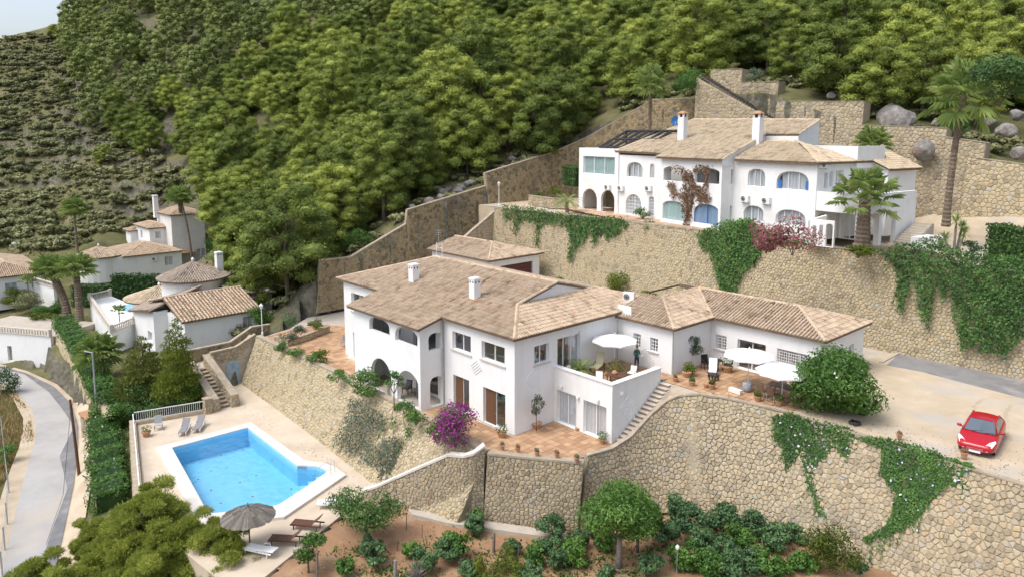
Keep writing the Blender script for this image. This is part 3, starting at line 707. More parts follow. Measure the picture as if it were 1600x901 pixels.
# ============================================================ the setting
CP = []
def cp(px, py, D): CP.append(tuple(PD(px, py, D)))
for px, L in {-150: [(85, 268), (200, 200), (330, 156), (385, 142)], 0: [(74, 262), (110, 242), (150, 222), (250, 184), (330, 156), (375, 144)], 100: [(62, 262), (150, 218), (250, 182), (330, 154), (370, 144)],
              200: [(-10, 275), (100, 222), (200, 190), (290, 160), (345, 145)], 300: [(-40, 280), (100, 212), (200, 178), (300, 150), (350, 142)],
              420: [(-60, 270), (100, 196), (200, 158), (300, 128), (400, 103), (460, 91)], 560: [(-60, 260), (100, 180), (200, 138), (290, 110)],
              700: [(-60, 245), (60, 185), (150, 145), (230, 112)], 880: [(-60, 230), (60, 170), (140, 132)], 1000: [(-60, 215), (20, 170), (90, 135)],
              1150: [(-60, 195), (20, 150), (80, 118)], 1300: [(-80, 180), (20, 135), (100, 108), (135, 95)], 1450: [(-80, 165), (40, 120), (130, 96), (170, 86)], 1600: [(-60, 150), (60, 115), (160, 93), (215, 80)], 1800: [(-60, 140), (100, 100), (220, 75)]}.items():
    for py, D in L: cp(px, py, D)
for Y, z in ((7, 5.2), (11, 5.2), (17, 8.2), (20, 10.2), (31, 12.2), (36, 14.5), (44, 16.5)): CP.append((-39, Y, z))
CP += [(-30, 51, 22.5), (-20, 51.5, 23.5), (-12, 51.5, 24.5), (-5, 51.5, 22.3), (4, 51.5, 19.6), (10, 51.5, 18.2), (15, 51.5, 16), (30, 51.5, 15), (45, 51.5, 14)]
CP += [(-38, 3, .0), (-37, -4, -3.2), (-40, -3, -2.8), (-44, -9, -3.3), (-36, -10, -3.6), (-50, 6, -2.5), (-60, 8, -3.4), (-75, 5, -4.2), (-90, 8, -4.3), (-110, 18, -4.3), (-112, 2, -4.5), (-125, 12, -3.5), (-85, -8, -5), (-70, -10, -5.5), (-60, -10, -5), (-52, -10.5, -4.6)]
CP += [(-70, -18, -8.1), (-60, -18, -8.1), (-50, -17.2, -8.1), (-40, -19, -8.1), (-30, -21.5, -8.1), (-22, -23.5, -8.1), (-18, -25, -8.1), (-60, -24, -8.3), (-45, -26, -8.6), (-30, -29, -8.8), (-20, -32, -9), (-12, -24, -8.6), (0, -32, -9), (20, -34, -9), (40, -40, -9), (-90, -30, -9), (-60, -50, -12), (30, -10, -7), (60, 0, -7)]
CP += [(-37, -17.4, -7), (-30, -16.8, -6.5), (-22, -18.5, -7), (-15, -20.5, -7.5), (-36, -13, -4.8), (-41, -14, -4.8), (-46, -13.6, -4.6), (-54, -13.4, -4.4), (-64, -13, -4.4)]
for q in ((-150, 120, 340), (0, 95, 345), (50, 90, 345), (95, 75, 335), (-150, 200, 430), (0, 160, 430)): cp(*q)
CPa = np.array(CP)
def tps(A, B):
    d2 = ((A[:, None, :2]-B[None, :, :2])**2).sum(2)/400.; return .5*d2*np.log(d2+1e-9)
_n = len(CPa); _K = tps(CPa, CPa)+np.eye(_n)*.02; _Pm = np.concatenate([np.ones((_n, 1)), CPa[:, :2]/20], 1)
_A = np.block([[_K, _Pm], [_Pm.T, np.zeros((3, 3))]]); _W = np.linalg.solve(_A, np.concatenate([CPa[:, 2], np.zeros(3)]))
def hill(XY):
    XY = np.asarray(XY, float).reshape(-1, 2); return tps(np.c_[XY, np.zeros(len(XY))], CPa)@_W[:_n]+np.c_[np.ones(len(XY)), XY/20]@_W[_n:]
def vnoise(x, y, s):
    return np.sin(x/s+1.7*np.sin(y/s*.7))*np.cos(y/s*1.1+1.3*np.sin(x/s*.6))
RR0 = sorted([PZ(x, y, -8) for x, y in [(85, 605), (112, 632), (122, 665), (122, 700), (115, 760), (100, 830), (85, 900), (70, 980)]], key=lambda q: q.x)
def ground(XY):
    XY = np.asarray(XY, float).reshape(-1, 2); z = hill(XY); X, Y = XY[:, 0], XY[:, 1]; D = (X-CAM.x)*FWD.x+(Y-CAM.y)*FWD.y
    far = np.clip((D-105)/30, 0, 1); z = z+far*(.5*vnoise(X, Y, 6)+.25*vnoise(X, Y, 2.3))
    # old farming terraces on the left slope: flatten into steps
    L = np.clip(((X-CAM.x)*RGT.x+(Y-CAM.y)*RGT.y)/-D-.36, 0, .1)/.1; L *= np.clip((z-1)/3, 0, 1)*np.clip((26-z)/6, 0, 1)
    L *= np.clip(.55+.75*vnoise(X+40, Y-9, 13), 0, 1); st = 4.2; zs = z+1.6*vnoise(X, Y+30, 27); q = np.floor(zs/st); f = zs/st-q; z2 = (q+np.clip((f-.6)/.4, 0, 1)**1.6*.8+f*.2)*st-(zs-z); z = z*(1-L)+z2*L
    dev = ((X > -37.6) & (X < 80) & (Y > -3) & (Y < 49.6)); z = np.where(dev, np.minimum(z, -6.3), z)
    dev = ((X > -33.6) & (X < 80) & (Y <= -3) & (Y > -9.2)) | ((X > -29.6) & (X < 80) & (Y <= -9.2) & (Y > -14.0-(X+30.4)*.253)); z = np.where(dev, np.minimum(z, -6.3), z)
    z = np.where((X > -68) & (X < -42.5) & (Y < -14.75) & (Y > -24), np.minimum(z, -8.12), z)
    rx = [q.x for q in RR0]; z = np.where((X < rx[-1]+3) & (X > -60), np.where(Y < np.interp(X, rx, [q.y for q in RR0])+.9, np.minimum(z, -8.1), z), z)
    return z
def gz(x, y): return float(ground([(x, y)])[0])
nd, nsx = 250, 330
Ds = 16+(430-16)*np.linspace(0, 1, nd)**1.7; ss = np.linspace(-1.12, 1.12, nsx)
XY = np.array([[(CAM.x+RGT.x*s*(D+12)+FWD.x*D, CAM.y+RGT.y*s*(D+12)+FWD.y*D) for s in ss] for D in Ds]).reshape(-1, 2)
Zg = ground(XY); idx = np.arange(nd*nsx).reshape(nd, nsx)
tf = np.stack([idx[:-1, :-1], idx[:-1, 1:], idx[1:, 1:], idx[1:, :-1]], -1).reshape(-1, 4)
def terrain_mat():
    m = bpy.data.materials.new('hillside'); m.use_nodes = True; t = m.node_tree; N = t.nodes; L = t.links; b = N['Principled BSDF']; b.inputs['Roughness'].default_value = .95; b.inputs['Specular IOR Level'].default_value = .1
    g = N.new('ShaderNodeNewGeometry')
    def noise(s, det=8):
        n = N.new('ShaderNodeTexNoise'); n.inputs['Scale'].default_value = s; n.inputs['Detail'].default_value = det; n.inputs['Roughness'].default_value = .7; L.new(g.outputs['Position'], n.inputs['Vector']); return n
    n1 = noise(.22); r = N.new('ShaderNodeValToRGB'); e = r.color_ramp.elements
    e[0].position = .36; e[0].color = (.105, .11, .046, 1); e[1].position = .72; e[1].color = (.24, .20, .13, 1); q = e.new(.54); q.color = (.15, .145, .066, 1)
    L.new(n1.outputs['Fac'], r.inputs['Fac'])
    sx = N.new('ShaderNodeSeparateXYZ'); L.new(g.outputs['True Normal'], sx.inputs[0])
    mr = N.new('ShaderNodeMapRange'); mr.inputs['From Min'].default_value = .86; mr.inputs['From Max'].default_value = .66; L.new(sx.outputs['Z'], mr.inputs['Value'])
    n2 = noise(1.1); r2 = N.new('ShaderNodeValToRGB'); e = r2.color_ramp.elements; e[0].position = .4; e[0].color = (.085, .08, .055, 1); e[1].position = .70; e[1].color = (.235, .215, .175, 1); L.new(n2.outputs['Fac'], r2.inputs['Fac'])
    mx = N.new('ShaderNodeMixRGB'); L.new(mr.outputs[0], mx.inputs[0]); L.new(r.outputs[0], mx.inputs[1]); L.new(r2.outputs[0], mx.inputs[2]); L.new(mx.outputs[0], b.inputs['Base Color'])
    n3 = noise(2.5); bp = N.new('ShaderNodeBump'); bp.inputs['Strength'].default_value = .8; bp.inputs['Distance'].default_value = .3; L.new(n3.outputs['Fac'], bp.inputs['Height']); L.new(bp.outputs[0], b.inputs['Normal'])
    MATS['hillside'] = m
terrain_mat()
struct(link('hillside', np.c_[XY, Zg], tf, None, 'hillside', smooth=True))
def platform(name, poly, z0, z1, m): return struct(MB().prism(poly, z0, z1).build(name, m))
TERR = [(-33.4, -2.3), (-20, -2.1), (-8, -2.3), (.7, -2.75), (1.6, -2.35), (3.2, -1.3), (5.0, .6), (5.4, 2.9), (5.6, 4.4), (5.6, 9), (5.6, 12), (-37.5, 12), (-37.5, 4.6), (-34.6, 1.2)]
platform('terrace_base', TERR, -6.4, -.03, 'concrete')
PATIO = [(5.9, 8.8), (7.2, 8.6), (8.1, 8.65), (9.9, 9.25), (13.6, 9.9), (19, 9.65), (32, 9.4), (46, 9.4), (46, 28.6), (-37.4, 28.6), (-37.4, 16), (5.0, 10.25), (5.0, 8.95)]
platform('patio_base', PATIO, -6.4, 2.87, 'concrete')
UPZ = lambda x, y: 10.4+max(0, (y-36))*.13*min(1, max(0, (x-2)/6))-max(0, x-13)*.05
UP = [(-37.3, 28.25), (-20, 28.25), (0, 28.25), (8, 28.25), (20, 28.25), (46, 28.25), (46, 50), (20, 50), (12, 50), (6, 50), (3, 50), (3, 44), (-37.3, 44)]
platform('upper_terrace', UP, 2., [UPZ(*p) for p in UP], 'gravel')
DECK = [(-34.2, -3.9), (-20, -4.4), (-8, -5.6), (-5.9, -5.9), (-6.2, -8.3), (-2.4, -16.4), (-4.5, -17.9), (-10.5, -18.6), (-15, -18.85), (-30.4, -14.9), (-29.1, -9.25), (-28.3, -9.1), (-34.2, -9.1)]
# pool deck with the pool cut out
WATER = [(-22.75, -14.2), (-22.65, -8.4), (-13.6, -8.6), (-13.1, -8.1), (-12.5, -7.65), (-11.8, -7.45), (-11.25, -7.5), (-10.16, -9.71), (-9.2, -12.0), (-9.3, -12.7), (-10.9, -15.5), (-11.4, -15.75)]
COPE = [(-23.6, -15.1), (-23.5, -7.75), (-14.0, -7.85), (-13.4, -7.45), (-12.6, -6.95), (-11.6, -6.72), (-9.95, -6.75), (-7.5, -12.5), (-8.2, -13.6), (-10.1, -16.7)]
mb = MB(); panel(mb, lambda u, z, o: (u, z, o), DECK, [[((x+15)*.975-15, (y+11.5)*.975-11.5) for x, y in COPE]], -4.2, -9.2); struct(mb.build('pool_deck', 'deck'))
mb = MB(); panel(mb, lambda u, z, o: (u, z, o), COPE, [WATER], -4.02, -4.3)
pool = thing('swimming_pool', 'blue swimming pool with pale stone coping and corner steps', 'swimming pool', (-16, -11, -4.2))
mb.build('coping', 'pool_coping', pool)
k = len(WATER); WIN = [((x+16)*.9995-16, (y+11)*.9995-11) for x, y in WATER]; mb = MB()
mb.add([(x, y, -4.1) for x, y in WIN]+[(x, y, -5.6) for x, y in WIN], [(i, i+k, (i+1) % k+k, (i+1) % k) for i in range(k)]+[tuple(range(k, 2*k))])
def pool_mat(name, col, c2):
    m = mat(name, col, .5, c2, 1.5); return m
mat('pool_tile', (.22, .52, .74), .5, (.28, .58, .79), 1.2); mat('pool_step', (.34, .62, .80), .5)
mb.build('basin', 'pool_tile', pool)
m = bpy.data.materials.new('water'); m.use_nodes = True; t = m.node_tree; N = t.nodes; L = t.links
gl = N.new('ShaderNodeBsdfGlossy'); gl.inputs['Roughness'].default_value = .03; tr = N.new('ShaderNodeBsdfTransparent'); tr.inputs['Color'].default_value = (.78, .94, .98, 1)
fr = N.new('ShaderNodeLayerWeight'); fr.inputs['Blend'].default_value = .5; pw = N.new('ShaderNodeMath'); pw.operation = 'POWER'; pw.inputs[1].default_value = 3.; L.new(fr.outputs['Facing'], pw.inputs[0]); fm = N.new('ShaderNodeMath'); fm.operation = 'MULTIPLY_ADD'; fm.inputs[1].default_value = .6; fm.inputs[2].default_value = .03; L.new(pw.outputs[0], fm.inputs[0]); ms = N.new('ShaderNodeMixShader'); L.new(fm.outputs[0], ms.inputs[0]); L.new(tr.outputs[0], ms.inputs[1]); L.new(gl.outputs[0], ms.inputs[2]); L.new(ms.outputs[0], N['Material Output'].inputs['Surface'])
g = N.new('ShaderNodeNewGeometry'); n = N.new('ShaderNodeTexNoise'); n.inputs['Scale'].default_value = 1.6; n.inputs['Detail'].default_value = 3; L.new(g.outputs['Position'], n.inputs['Vector'])
bp = N.new('ShaderNodeBump'); bp.inputs['Strength'].default_value = .35; bp.inputs['Distance'].default_value = .12; L.new(n.outputs['Fac'], bp.inputs['Height'])
for q in (gl, fr): L.new(bp.outputs[0], q.inputs['Normal'])
MATS['water'] = m
mb = MB(); mb.add([(x, y, -4.32) for x, y in WATER], [tuple(range(k))[::-1]]); mb.build('water', 'water', pool)
for i in range(4):                                            # curved corner steps under water
    c = Vector((-11.6, -7.2)); r = .9+.55*i; pts = [(c.x+r*math.cos(a), c.y+r*math.sin(a)) for a in [R(-118+q*7) for q in range(10)]]
    inn = [(c.x+(r-.45)*math.cos(a), c.y+(r-.45)*math.sin(a)) for a in [R(-118+q*7) for q in range(10)]][::-1]
    MB().prism(pts+inn, -5.65-.01*i, -4.55-.27*i).build('step', 'pool_step', pool)
mb = MB()
for s in (0, .5):
    b0 = Vector((-10.9+s*.5, -7.1-s*.9, -4.05)); b1 = b0+Vector((-1.05, -.75, -.3)); mb.tube([b0, b0+Vector((0, 0, .75)), b0+Vector((-.25, -.17, .9)), b1+Vector((.1, .1, .55)), b1], .022, 6)
mb.build('handrail', 'steel', pool)
for q in [(345, 710), (380, 702), (425, 718), (330, 735), (310, 748), (355, 730), (400, 742), (290, 728), (330, 765), (375, 753), (455, 763), (345, 785), (395, 775), (452, 780)]:
    p = PZ(*q, -4.31); mb = MB(); a = random.uniform(0, 6); mb.add([(p.x+.09*math.cos(a+i*1.26)*random.uniform(.5, 1.3), p.y+.09*math.sin(a+i*1.26), -4.312) for i in range(5)], [(0, 1, 2, 3, 4)]); mb.build('floating_leaf', 'wood', pool)
# pale stone band and the concrete drain below the garden wall
GARD = [(-6.2, -8.2), (-5.9, -6.6), (-3.7, -5.6), (.4, -3.5), (3, -1.6), (5.8, .5), (6.5, 2.0), (7.2, 3.5), (8.1, 5.2), (9.7, 6.6), (12, 7.2), (16, 7.7), (36, 7.8), (44, -10), (20, -24), (2, -24), (-2.4, -18.6), (-2.6, -16)]
gp = []
xs = np.arange(-7, 44, .6); ys = np.arange(-24, 8.4, .6); gi = {}; mbg = MB(); vv = []
def soilz(x, y): return -4.32+max(0, x-6)*.095*min(1, 1+0*x)+.07*math.sin(x*1.9)*math.sin(y*1.3)+.04*math.sin(x*4.1+y*3.3)-(.12 if x > 30 else 0)-max(0, x-20)*.06
for i, x in enumerate(xs):
    for j, y in enumerate(ys): gi[(i, j)] = len(vv); vv.append((x, y, soilz(x, y)))
ff = [(gi[(i, j)], gi[(i+1, j)], gi[(i+1, j+1)], gi[(i, j+1)]) for i in range(len(xs)-1) for j in range(len(ys)-1) if pip(xs[i]+.3, ys[j]+.3, GARD)]
mbg.add(vv, ff); struct(mbg.build('garden_soil', 'soil', smooth=True))
pth = [PZ(x, y, -4.25) for x, y in ((636, 797), (690, 806), (746, 815), (820, 825), (900, 838))]; pt2 = [PZ(x, y, -4.25) for x, y in ((644, 806), (700, 820), (760, 828), (830, 838), (905, 848))]
struct(MB().prism([(p.x, p.y) for p in pth]+[(p.x, p.y) for p in pt2[::-1]], -4.6, -4.1).build('garden_path', 'concrete'))
# parking ground
PG = [(13.7, 9.95), (19, 9.75), (32, 9.5), (45, 9.5), (45, 26.9), (12.6, 26.6), (12.6, 15.2), (13.6, 15.2)]
struct(MB().prism(PG, 2.6, 2.905).build('parking_ground', 'gravel'))
asp = [PZ(x, y, 2.91) for x, y in ((1405, 551), (1500, 569), (1640, 597), (1700, 640), (1600, 622), (1500, 596), (1440, 580), (1385, 570))]
struct(MB().prism([(p.x, p.y) for p in asp], 2.7, 2.912).build('asphalt_drive', 'asphalt'))
mb = MB(); a, b, c = PZ(1376, 566, 2.91), PZ(1406, 550, 2.91), PZ(1640, 596, 2.91)
for p, q in ((a, b), (b, c)):
    d = (q-p).normalized(); n_ = Vector((-d.y, d.x, 0)); mb.prism([tuple((p-n_*.13)[:2]), tuple((q-n_*.13)[:2]), tuple((q+n_*.13)[:2]), tuple((p+n_*.13)[:2])], 2.6, 2.99)
struct(mb.build('drive_kerb', 'concrete'))
# the road in the valley
RR = [PZ(x, y, -8) for x, y in [(-60, 556), (0, 572), (40, 583), (85, 605), (112, 632), (122, 665), (122, 700), (115, 760), (100, 830), (85, 900), (70, 980)]]
RL = [PZ(x, y, -8) for x, y in [(-60, 590), (0, 598), (25, 610), (50, 640), (57, 662), (55, 690), (40, 740), (25, 800), (10, 860), (0, 901), (-20, 980)]]
mb = MB()
for (o0, o1, z, m, nm) in ((-.55, 1.35, -7.93, 'dirt', 'road_shoulder'), (0, 1, -7.9, 'road', 'road'), (0.0, .2, -7.885, 'road_patch', 'asphalt_patch')):
    mb = MB(); vs = []
    for i in range(len(RR)):
        a, b = RR[i], RL[i]; e0 = o0; e1_ = o1
        if nm == 'asphalt_patch': e1_ = max(.03, .30*math.sin(i*1.25+.3)**2*(1 if 1 < i < 10 else .2)+.07)
        if nm == 'road_shoulder': e0 = -.14 if i < 5 else -.42
        p, q = a+(b-a)*e0, a+(b-a)*e1_; mid = a+(b-a)*-.03 if nm == 'road_shoulder' else (p+q)/2; vs += [(p.x, p.y, max(z, min(-6.6, gz(p.x, p.y)+.12)) if nm == 'road_shoulder' else z), (mid.x, mid.y, z), (q.x, q.y, z)]
    mb.add(vs, [(3*i+j, 3*i+j+1, 3*i+j+4, 3*i+j+3) for i in range(len(RR)-1) for j in (0, 1)]); struct(mb.build(nm, m))
# ------------------------------------------------------------ retaining walls
def lift(L, z): return [(x, y, z) for x, y in L]
stone_wall('pool_wall', 'long pale rubble wall leaning back between pool deck and terrace', lift([(-33.9, -4.35), (-28, -4.65), (-20, -5.05), (-8, -5.95), (-5.8, -6.2), (.2, -5.0)], -4.25),
           [(-33.7, -2.65, .05), (-28, -2.6, .05), (-20, -2.45, .05), (-8, -2.7, .05), (-5.8, -2.8, .05), (.8, -3.2, .05)], .27, 'stone_pale', 300, seed=2)
stone_wall('garden_wall', 'tan rubble wall with rising S-curved pale coping beside the garden', [(-6.7, -7.65, -4.4), (-5.7, -7.05, -4.45), (-3.7, -5.95, -4.5), (-1.2, -4.75, -4.5), (.0, -4.15, -4.5), (.45, -3.75, -4.5), (.72, -3.3, -4.5)],
           [(-6.7, -7.65, -3.85), (-5.6, -6.95, -3.3), (-4.6, -6.15, -2.6), (-.9, -4.75, -.25), (.15, -4.35, -.1), (.62, -3.95, .1), (.9, -3.3, .5)], .26, 'stone', 300, copm='pool_coping', seed=3, thick=.4)
stone_wall('terrace_wall', 'curved stone wall under the row of small flower pots', [(.75, -3.35, -4.5), (2, -2.55, -4.5), (3.4, -1.65, -4.4), (5.6, .0, -4.3)], [(.95, -3.15, -.02), (2.2, -2.3, -.02), (3.6, -1.35, -.02), (5.8, .25, -.02)], .28, 'stone', 300, seed=4)
stone_wall('parking_wall', 'tall rubble wall curving from the outdoor stairs along patio and parking', [(5.6, .2, -4.3), (6.4, 1.7, -4.2), (7.0, 3.1, -4.1), (7.4, 4.0, -4.1), (7.9, 4.8, -4), (8.6, 5.5, -3.9), (9.4, 6.1, -3.8), (10.4, 6.5, -3.8), (12, 6.8, -3.6), (15, 7.1, -3.4), (19.2, 7.2, -3.1), (26, 7.3, -3), (33, 7.3, -3)],
           [(5.4, 1.0, .1), (5.82, 2.86, .12), (6.0, 4.47, .5), (6.08, 5.13, .9), (6.25, 6.29, 1.6), (6.6, 7.35, 2.25), (7.1, 7.95, 2.6), (8.4, 8.3, 2.96), (10, 8.95, 2.96), (13.6, 9.6, 2.96), (19, 9.35, 2.96), (25.7, 9.15, 2.96), (33, 9.1, 2.96)], .30, 'stone', 300, seed=5, cop=(.34, .1), thick=.4)
stone_wall('upper_retaining_wall', 'very long high rubble wall below the upper villa, draped with climbers', [(-34, 26.95, 2.8), (-20, 26.95, 2.8), (0, 26.95, 2.8), (20, 27.2, 2.8), (46, 27.5, 2.6)],
           [(-34, 28, 10.2), (-20, 28, 10.4), (0, 28, 10.4), (20, 28, 9.95), (46, 28, 8.7)], .28, 'stone_pale', 0, seed=6)
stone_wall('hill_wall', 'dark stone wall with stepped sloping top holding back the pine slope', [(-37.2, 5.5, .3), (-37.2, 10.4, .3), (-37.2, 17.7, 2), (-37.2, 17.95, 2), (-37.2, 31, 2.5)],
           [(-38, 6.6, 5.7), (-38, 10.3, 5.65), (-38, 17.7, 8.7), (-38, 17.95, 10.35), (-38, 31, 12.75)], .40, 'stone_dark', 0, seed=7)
stone_wall('ramp_wall', 'ochre wall with pale sloping coping between garage roof and upper terrace', [(-33.4, 17.5, 2.8), (-33.4, 27.6, 2.8)], [(-34, 17.5, 3.6), (-34, 28.1, 9.8)], .38, 'stone', 0, seed=8)
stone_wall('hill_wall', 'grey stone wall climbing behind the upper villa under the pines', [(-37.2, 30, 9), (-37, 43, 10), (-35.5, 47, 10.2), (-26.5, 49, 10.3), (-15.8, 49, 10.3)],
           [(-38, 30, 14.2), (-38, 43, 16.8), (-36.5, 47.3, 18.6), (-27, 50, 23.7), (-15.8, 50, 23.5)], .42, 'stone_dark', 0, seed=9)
TOPS = [(-19.4, -15.0, 27.2, 27.1, 'top step of ochre stone wall beside the hillside stairway', 51.6), (-14.96, -9.8, 25.4, 25.3, 'second step of ochre stone wall right of the hillside stairway', 50.9), (-9.76, .38, 23.0, 22.7, 'long ochre stone wall below the grey rock outcrop', 50.2),
        (.42, 8.7, 20.2, 19.9, 'ochre stone wall step behind the small bushy palm', 49.6), (8.74, 12.2, 19.0, 18.5, 'short ochre stone wall step behind the tall palm', 49.3), (11.0, 34, 17.15, 14.3, 'pale rubble wall sloping down to the right frame edge', 48.6)]
for i, (x0, x1, za, zb, lab, yy) in enumerate(TOPS):
    stone_wall('stepped_wall', lab, [(x0, yy-1.1, 9.5), (x1, yy-1.1, 9.)], [(x0, yy, za), (x1, yy, zb)], .42, 'stone' if i < 5 else 'stone_pale', 0, seed=20+i, thick=1.7, cop=(.4, .06))
stone_wall('pool_deck_wall', 'ochre stone wall carrying the white railing on the road side', [(-31, -15.15, -8.3), (-22, -17.4, -8.6), (-14.6, -19.3, -9)], [(-30.5, -15, -4.1), (-22, -17.15, -4.1), (-14.9, -18.95, -4.1)], .36, 'stone', 60, seed=30, cop=(.4, .12))
w11t = [PZ(x, y, -4.2) for x, y in ((87, 522), (112, 552), (148, 606), (165, 650))]; w11b = [PZ(x, y, -8.1) for x, y in ((84, 577), (108, 604), (138, 645), (150, 680))]
stone_wall('road_wall', 'smooth sandy retaining wall curving along the valley road', [tuple(p) for p in w11b], [tuple(p) for p in w11t], .45, 'stone_pale', 0, seed=31, cop=None, depth=.03)
# low planter wall on the terrace
pw = [PZ(x, y, 0) for x, y in ((428, 535), (450, 541), (480, 532), (516, 518))]
stone_wall('planter_wall', 'low stone planter wall edging the brick paved terrace', [tuple(p) for p in pw], [(p.x, p.y, .55) for p in pw], .32, 'stone_pale', 40, seed=32, cop=(.35, .1), thick=.35, cat='low wall')
# terrace paving: separate tiles with open joints
def tiles(name, poly, z, s, m, ang=0., hole=None):
    xs_ = [p[0] for p in poly]; ys_ = [p[1] for p in poly]; mb = MB(); rg = random.Random(5); g_ = .012
    x = min(xs_)
    while x < max(xs_):
        y = min(ys_)
        while y < max(ys_):
            if pip(x+s/2, y+s/2, poly) and not (hole and any(a < x+s/2 < b and c < y+s/2 < d for a, b, c, d in hole)):
                zz = z+rg.uniform(-.003, .003); mb.box(x+g_, x+s-g_, y+g_, y+s-g_, z-.03, zz, rg.random())
            y += s
        x += s
    return struct(mb.build(name, m))
VH = [(-23.2, -16.6, .85, 14), (-16.6, -7.5, -2.1, 14), (-7.7, 0, -.1, 14), (-.1, 5.1, 3.6, 10.3)]
tiles('terrace_paving', [(-33, -2.3), (-20, -2.1), (-8, -2.3), (.8, -2.7), (3.1, -1.2), (5.0, .8), (5.4, 2.9), (5.6, 4.4), (5.6, 9), (0, 11), (-23, 11), (-34, 4.2), (-34, 0)], .0, .5, 'paving', hole=VH)
tiles('patio_paving', [(6.6, 9.0), (8.3, 8.9), (10, 9.6), (13.5, 10.2), (13.6, 15.2), (4.7, 15.2), (4.7, 10.1), (5.1, 9.0)], 2.93, .45, 'paving')
tiles('upper_paving', [(-27.5, 33.2), (-18, 30), (-4.5, 28.55), (-4.5, 34), (-27, 37)], 10.43, .5, 'paving_pale')
# ============================================================ main villa
SL = .258; EV = 6.55
def p1z(y): return EV+SL*(y+.35)
def p2z(x): return EV+SL*(.35-x)
vil = thing('villa', 'large white two-storey villa with beige tiled roof and arched loggias above the pool', 'villa', (-8, 4, 0))
# ground slab and mid floor, back and hidden side walls close the house
mb = MB(); mb.box(-22.8, -16.3, 1.2, 13.4, 3.0, 3.2); mb.box(-16.3, -7.9, -1.7, 13.4, 3.0, 3.2); mb.box(-7.9, -.3, .3, 13.4, 3.0, 3.2); mb.build('floor', 'plaster', vil)
Wm = Wall((-7.6, 0), (0, 0), 0, p1z(0)-.06)
Wm.op(707, 735.5, 521, 549, sill=1).op(752.4, 788.5, 537, 565.5, sill=1)
Wm.op(708.5, 733, 589, None, z0=.02, leaf=(.05, .5)).op(755, 789.5, 610, None, z0=.02, leaf=(.05, .5)); Wm.build(vil)
slashes(vil, Wm, 745, 575)
Wl = Wall((-16.5, -2.0), (-7.6, -2.0), -.05, p1z(-2)-.06)
Wl.op(577, 608.5, 497, 519, .45, 'open').op(617.5, 654, 512, 537, .6, 'open')
Wl.op(580, 611, 560, None, .95, 'open', z0=.02).op(620.5, 656.5, 579.5, None, .95, 'open', z0=.02); Wl.build(vil)
Ws = Wall((-7.6, -2.0), (-7.6, 0), -.05, 5.9, outline=[(0, -.05), (2, -.05), (2, p1z(0)-.06), (0, p1z(-2)-.06)])
Ws.op(669.4, 693.0, 519, 545, .7, 'open').op(672, 694, 587, None, .9, 'open', z0=.02); Ws.build(vil)
Wsl = Wall((-16.5, .9), (-16.5, -2.0), -.05, 6, outline=[(0, -.05), (2.9, -.05), (2.9, p1z(-2)-.06), (0, p1z(.9)-.06)]); Wsl.build(vil)
# loggia back wall with doors
Wb = Wall((-16.2, .4), (-7.9, .4), 0, p1z(.4)-.06)
Wb.opu(.6, 2.6, .02, 2.2, 0, 'win', leaf=(.05, .5)).opu(4.6, 7.4, .02, 2.3).opu(.8, 2.6, 3.9, 5.4).opu(4.3, 7.2, 3.3, 5.6); Wb.build(vil)
MB().box(-16.2, -7.9, -1.7, .4, 2.95, 3.15).build('balcony_floor', 'plaster', vil)
Wf = Wall((-23.1, .9), (-16.5, .9), 0, p1z(.9)-.06)
Wf.op(549, 570.5, 460, 488, sill=1).op(552.3, 573, 522.5, 565, grille=(6, 6), cur='curtain'); Wf.build(vil)
MB().box(-22.0, -17.0, .3, .9, -.05, .16).build('doorstep', 'stone_trim', vil)
Wall((-23.1, 13.6), (-23.1, .9), 0, 6.7).build(vil); Wall((0, 13.6), (-23.1, 13.6), 0, 6.7).build(vil)
# side facade and upper terrace
Wr = Wall((0, 0), (0, 13.6), 0, p2z(0)-.06)
Wr.op(835, 858, 538, 567, sill=1).op(871, 906.5, 524.5, None, z0=2.96, mull=3, cur='curtain', cr=(.6, 1)); Wr.build(vil); slashes(vil, Wr, 833, 593, 6)
WALLH = 3.85
Wt = Wall((0, 3.65), (5.09, 3.65), 0, WALLH)
Wt.op(870.4, 900.7, 613, None, z0=.02, cur='curtain').op(911.5, 947.5, 630, None, z0=.02, cur='curtain'); Wt.build(vil)
Wt2 = Wall((5.09, 3.65), (5.09, 8.7), -.1, WALLH); Wt2.build(vil); slashes(vil, Wt2, 985, 640, 9, 1.1, .2)
mb = MB(); mb.box(.02, 4.78, 3.96, 10.2, 2.72, 2.9); mb.build('terrace_slab', 'plaster', vil)
MB().box(-.02, 5.14, 3.58, 3.98, WALLH+.002, WALLH+.06).box(4.74, 5.16, 3.985, 8.72, WALLH+.002, WALLH+.06).build('parapet_cap', 'plaster', vil)
tiles('upper_terrace_paving', [(.05, 3.95), (4.8, 3.95), (4.8, 8.9), (5.2, 8.9), (5.2, 10.3), (.05, 10.3)], 2.95, .42, 'paving')
A0 = (.35, -.35); HX = -3.4
P1 = [(-23.7, .55), (-16.85, .55), (-16.85, -2.4), (-7.25, -2.4), (-7.25, -.35), (.35, -.35), (HX, 3.4), (HX, 7.4), (-18.4, 7.4)]
P2 = [(.35, -.35), (.35, 15.2), (HX, 11.7), (HX, 3.4)]
z3 = lambda L, f, ax: [(x, y, f((x, y)[ax])) for x, y in L]
RZ = p1z(7.4)
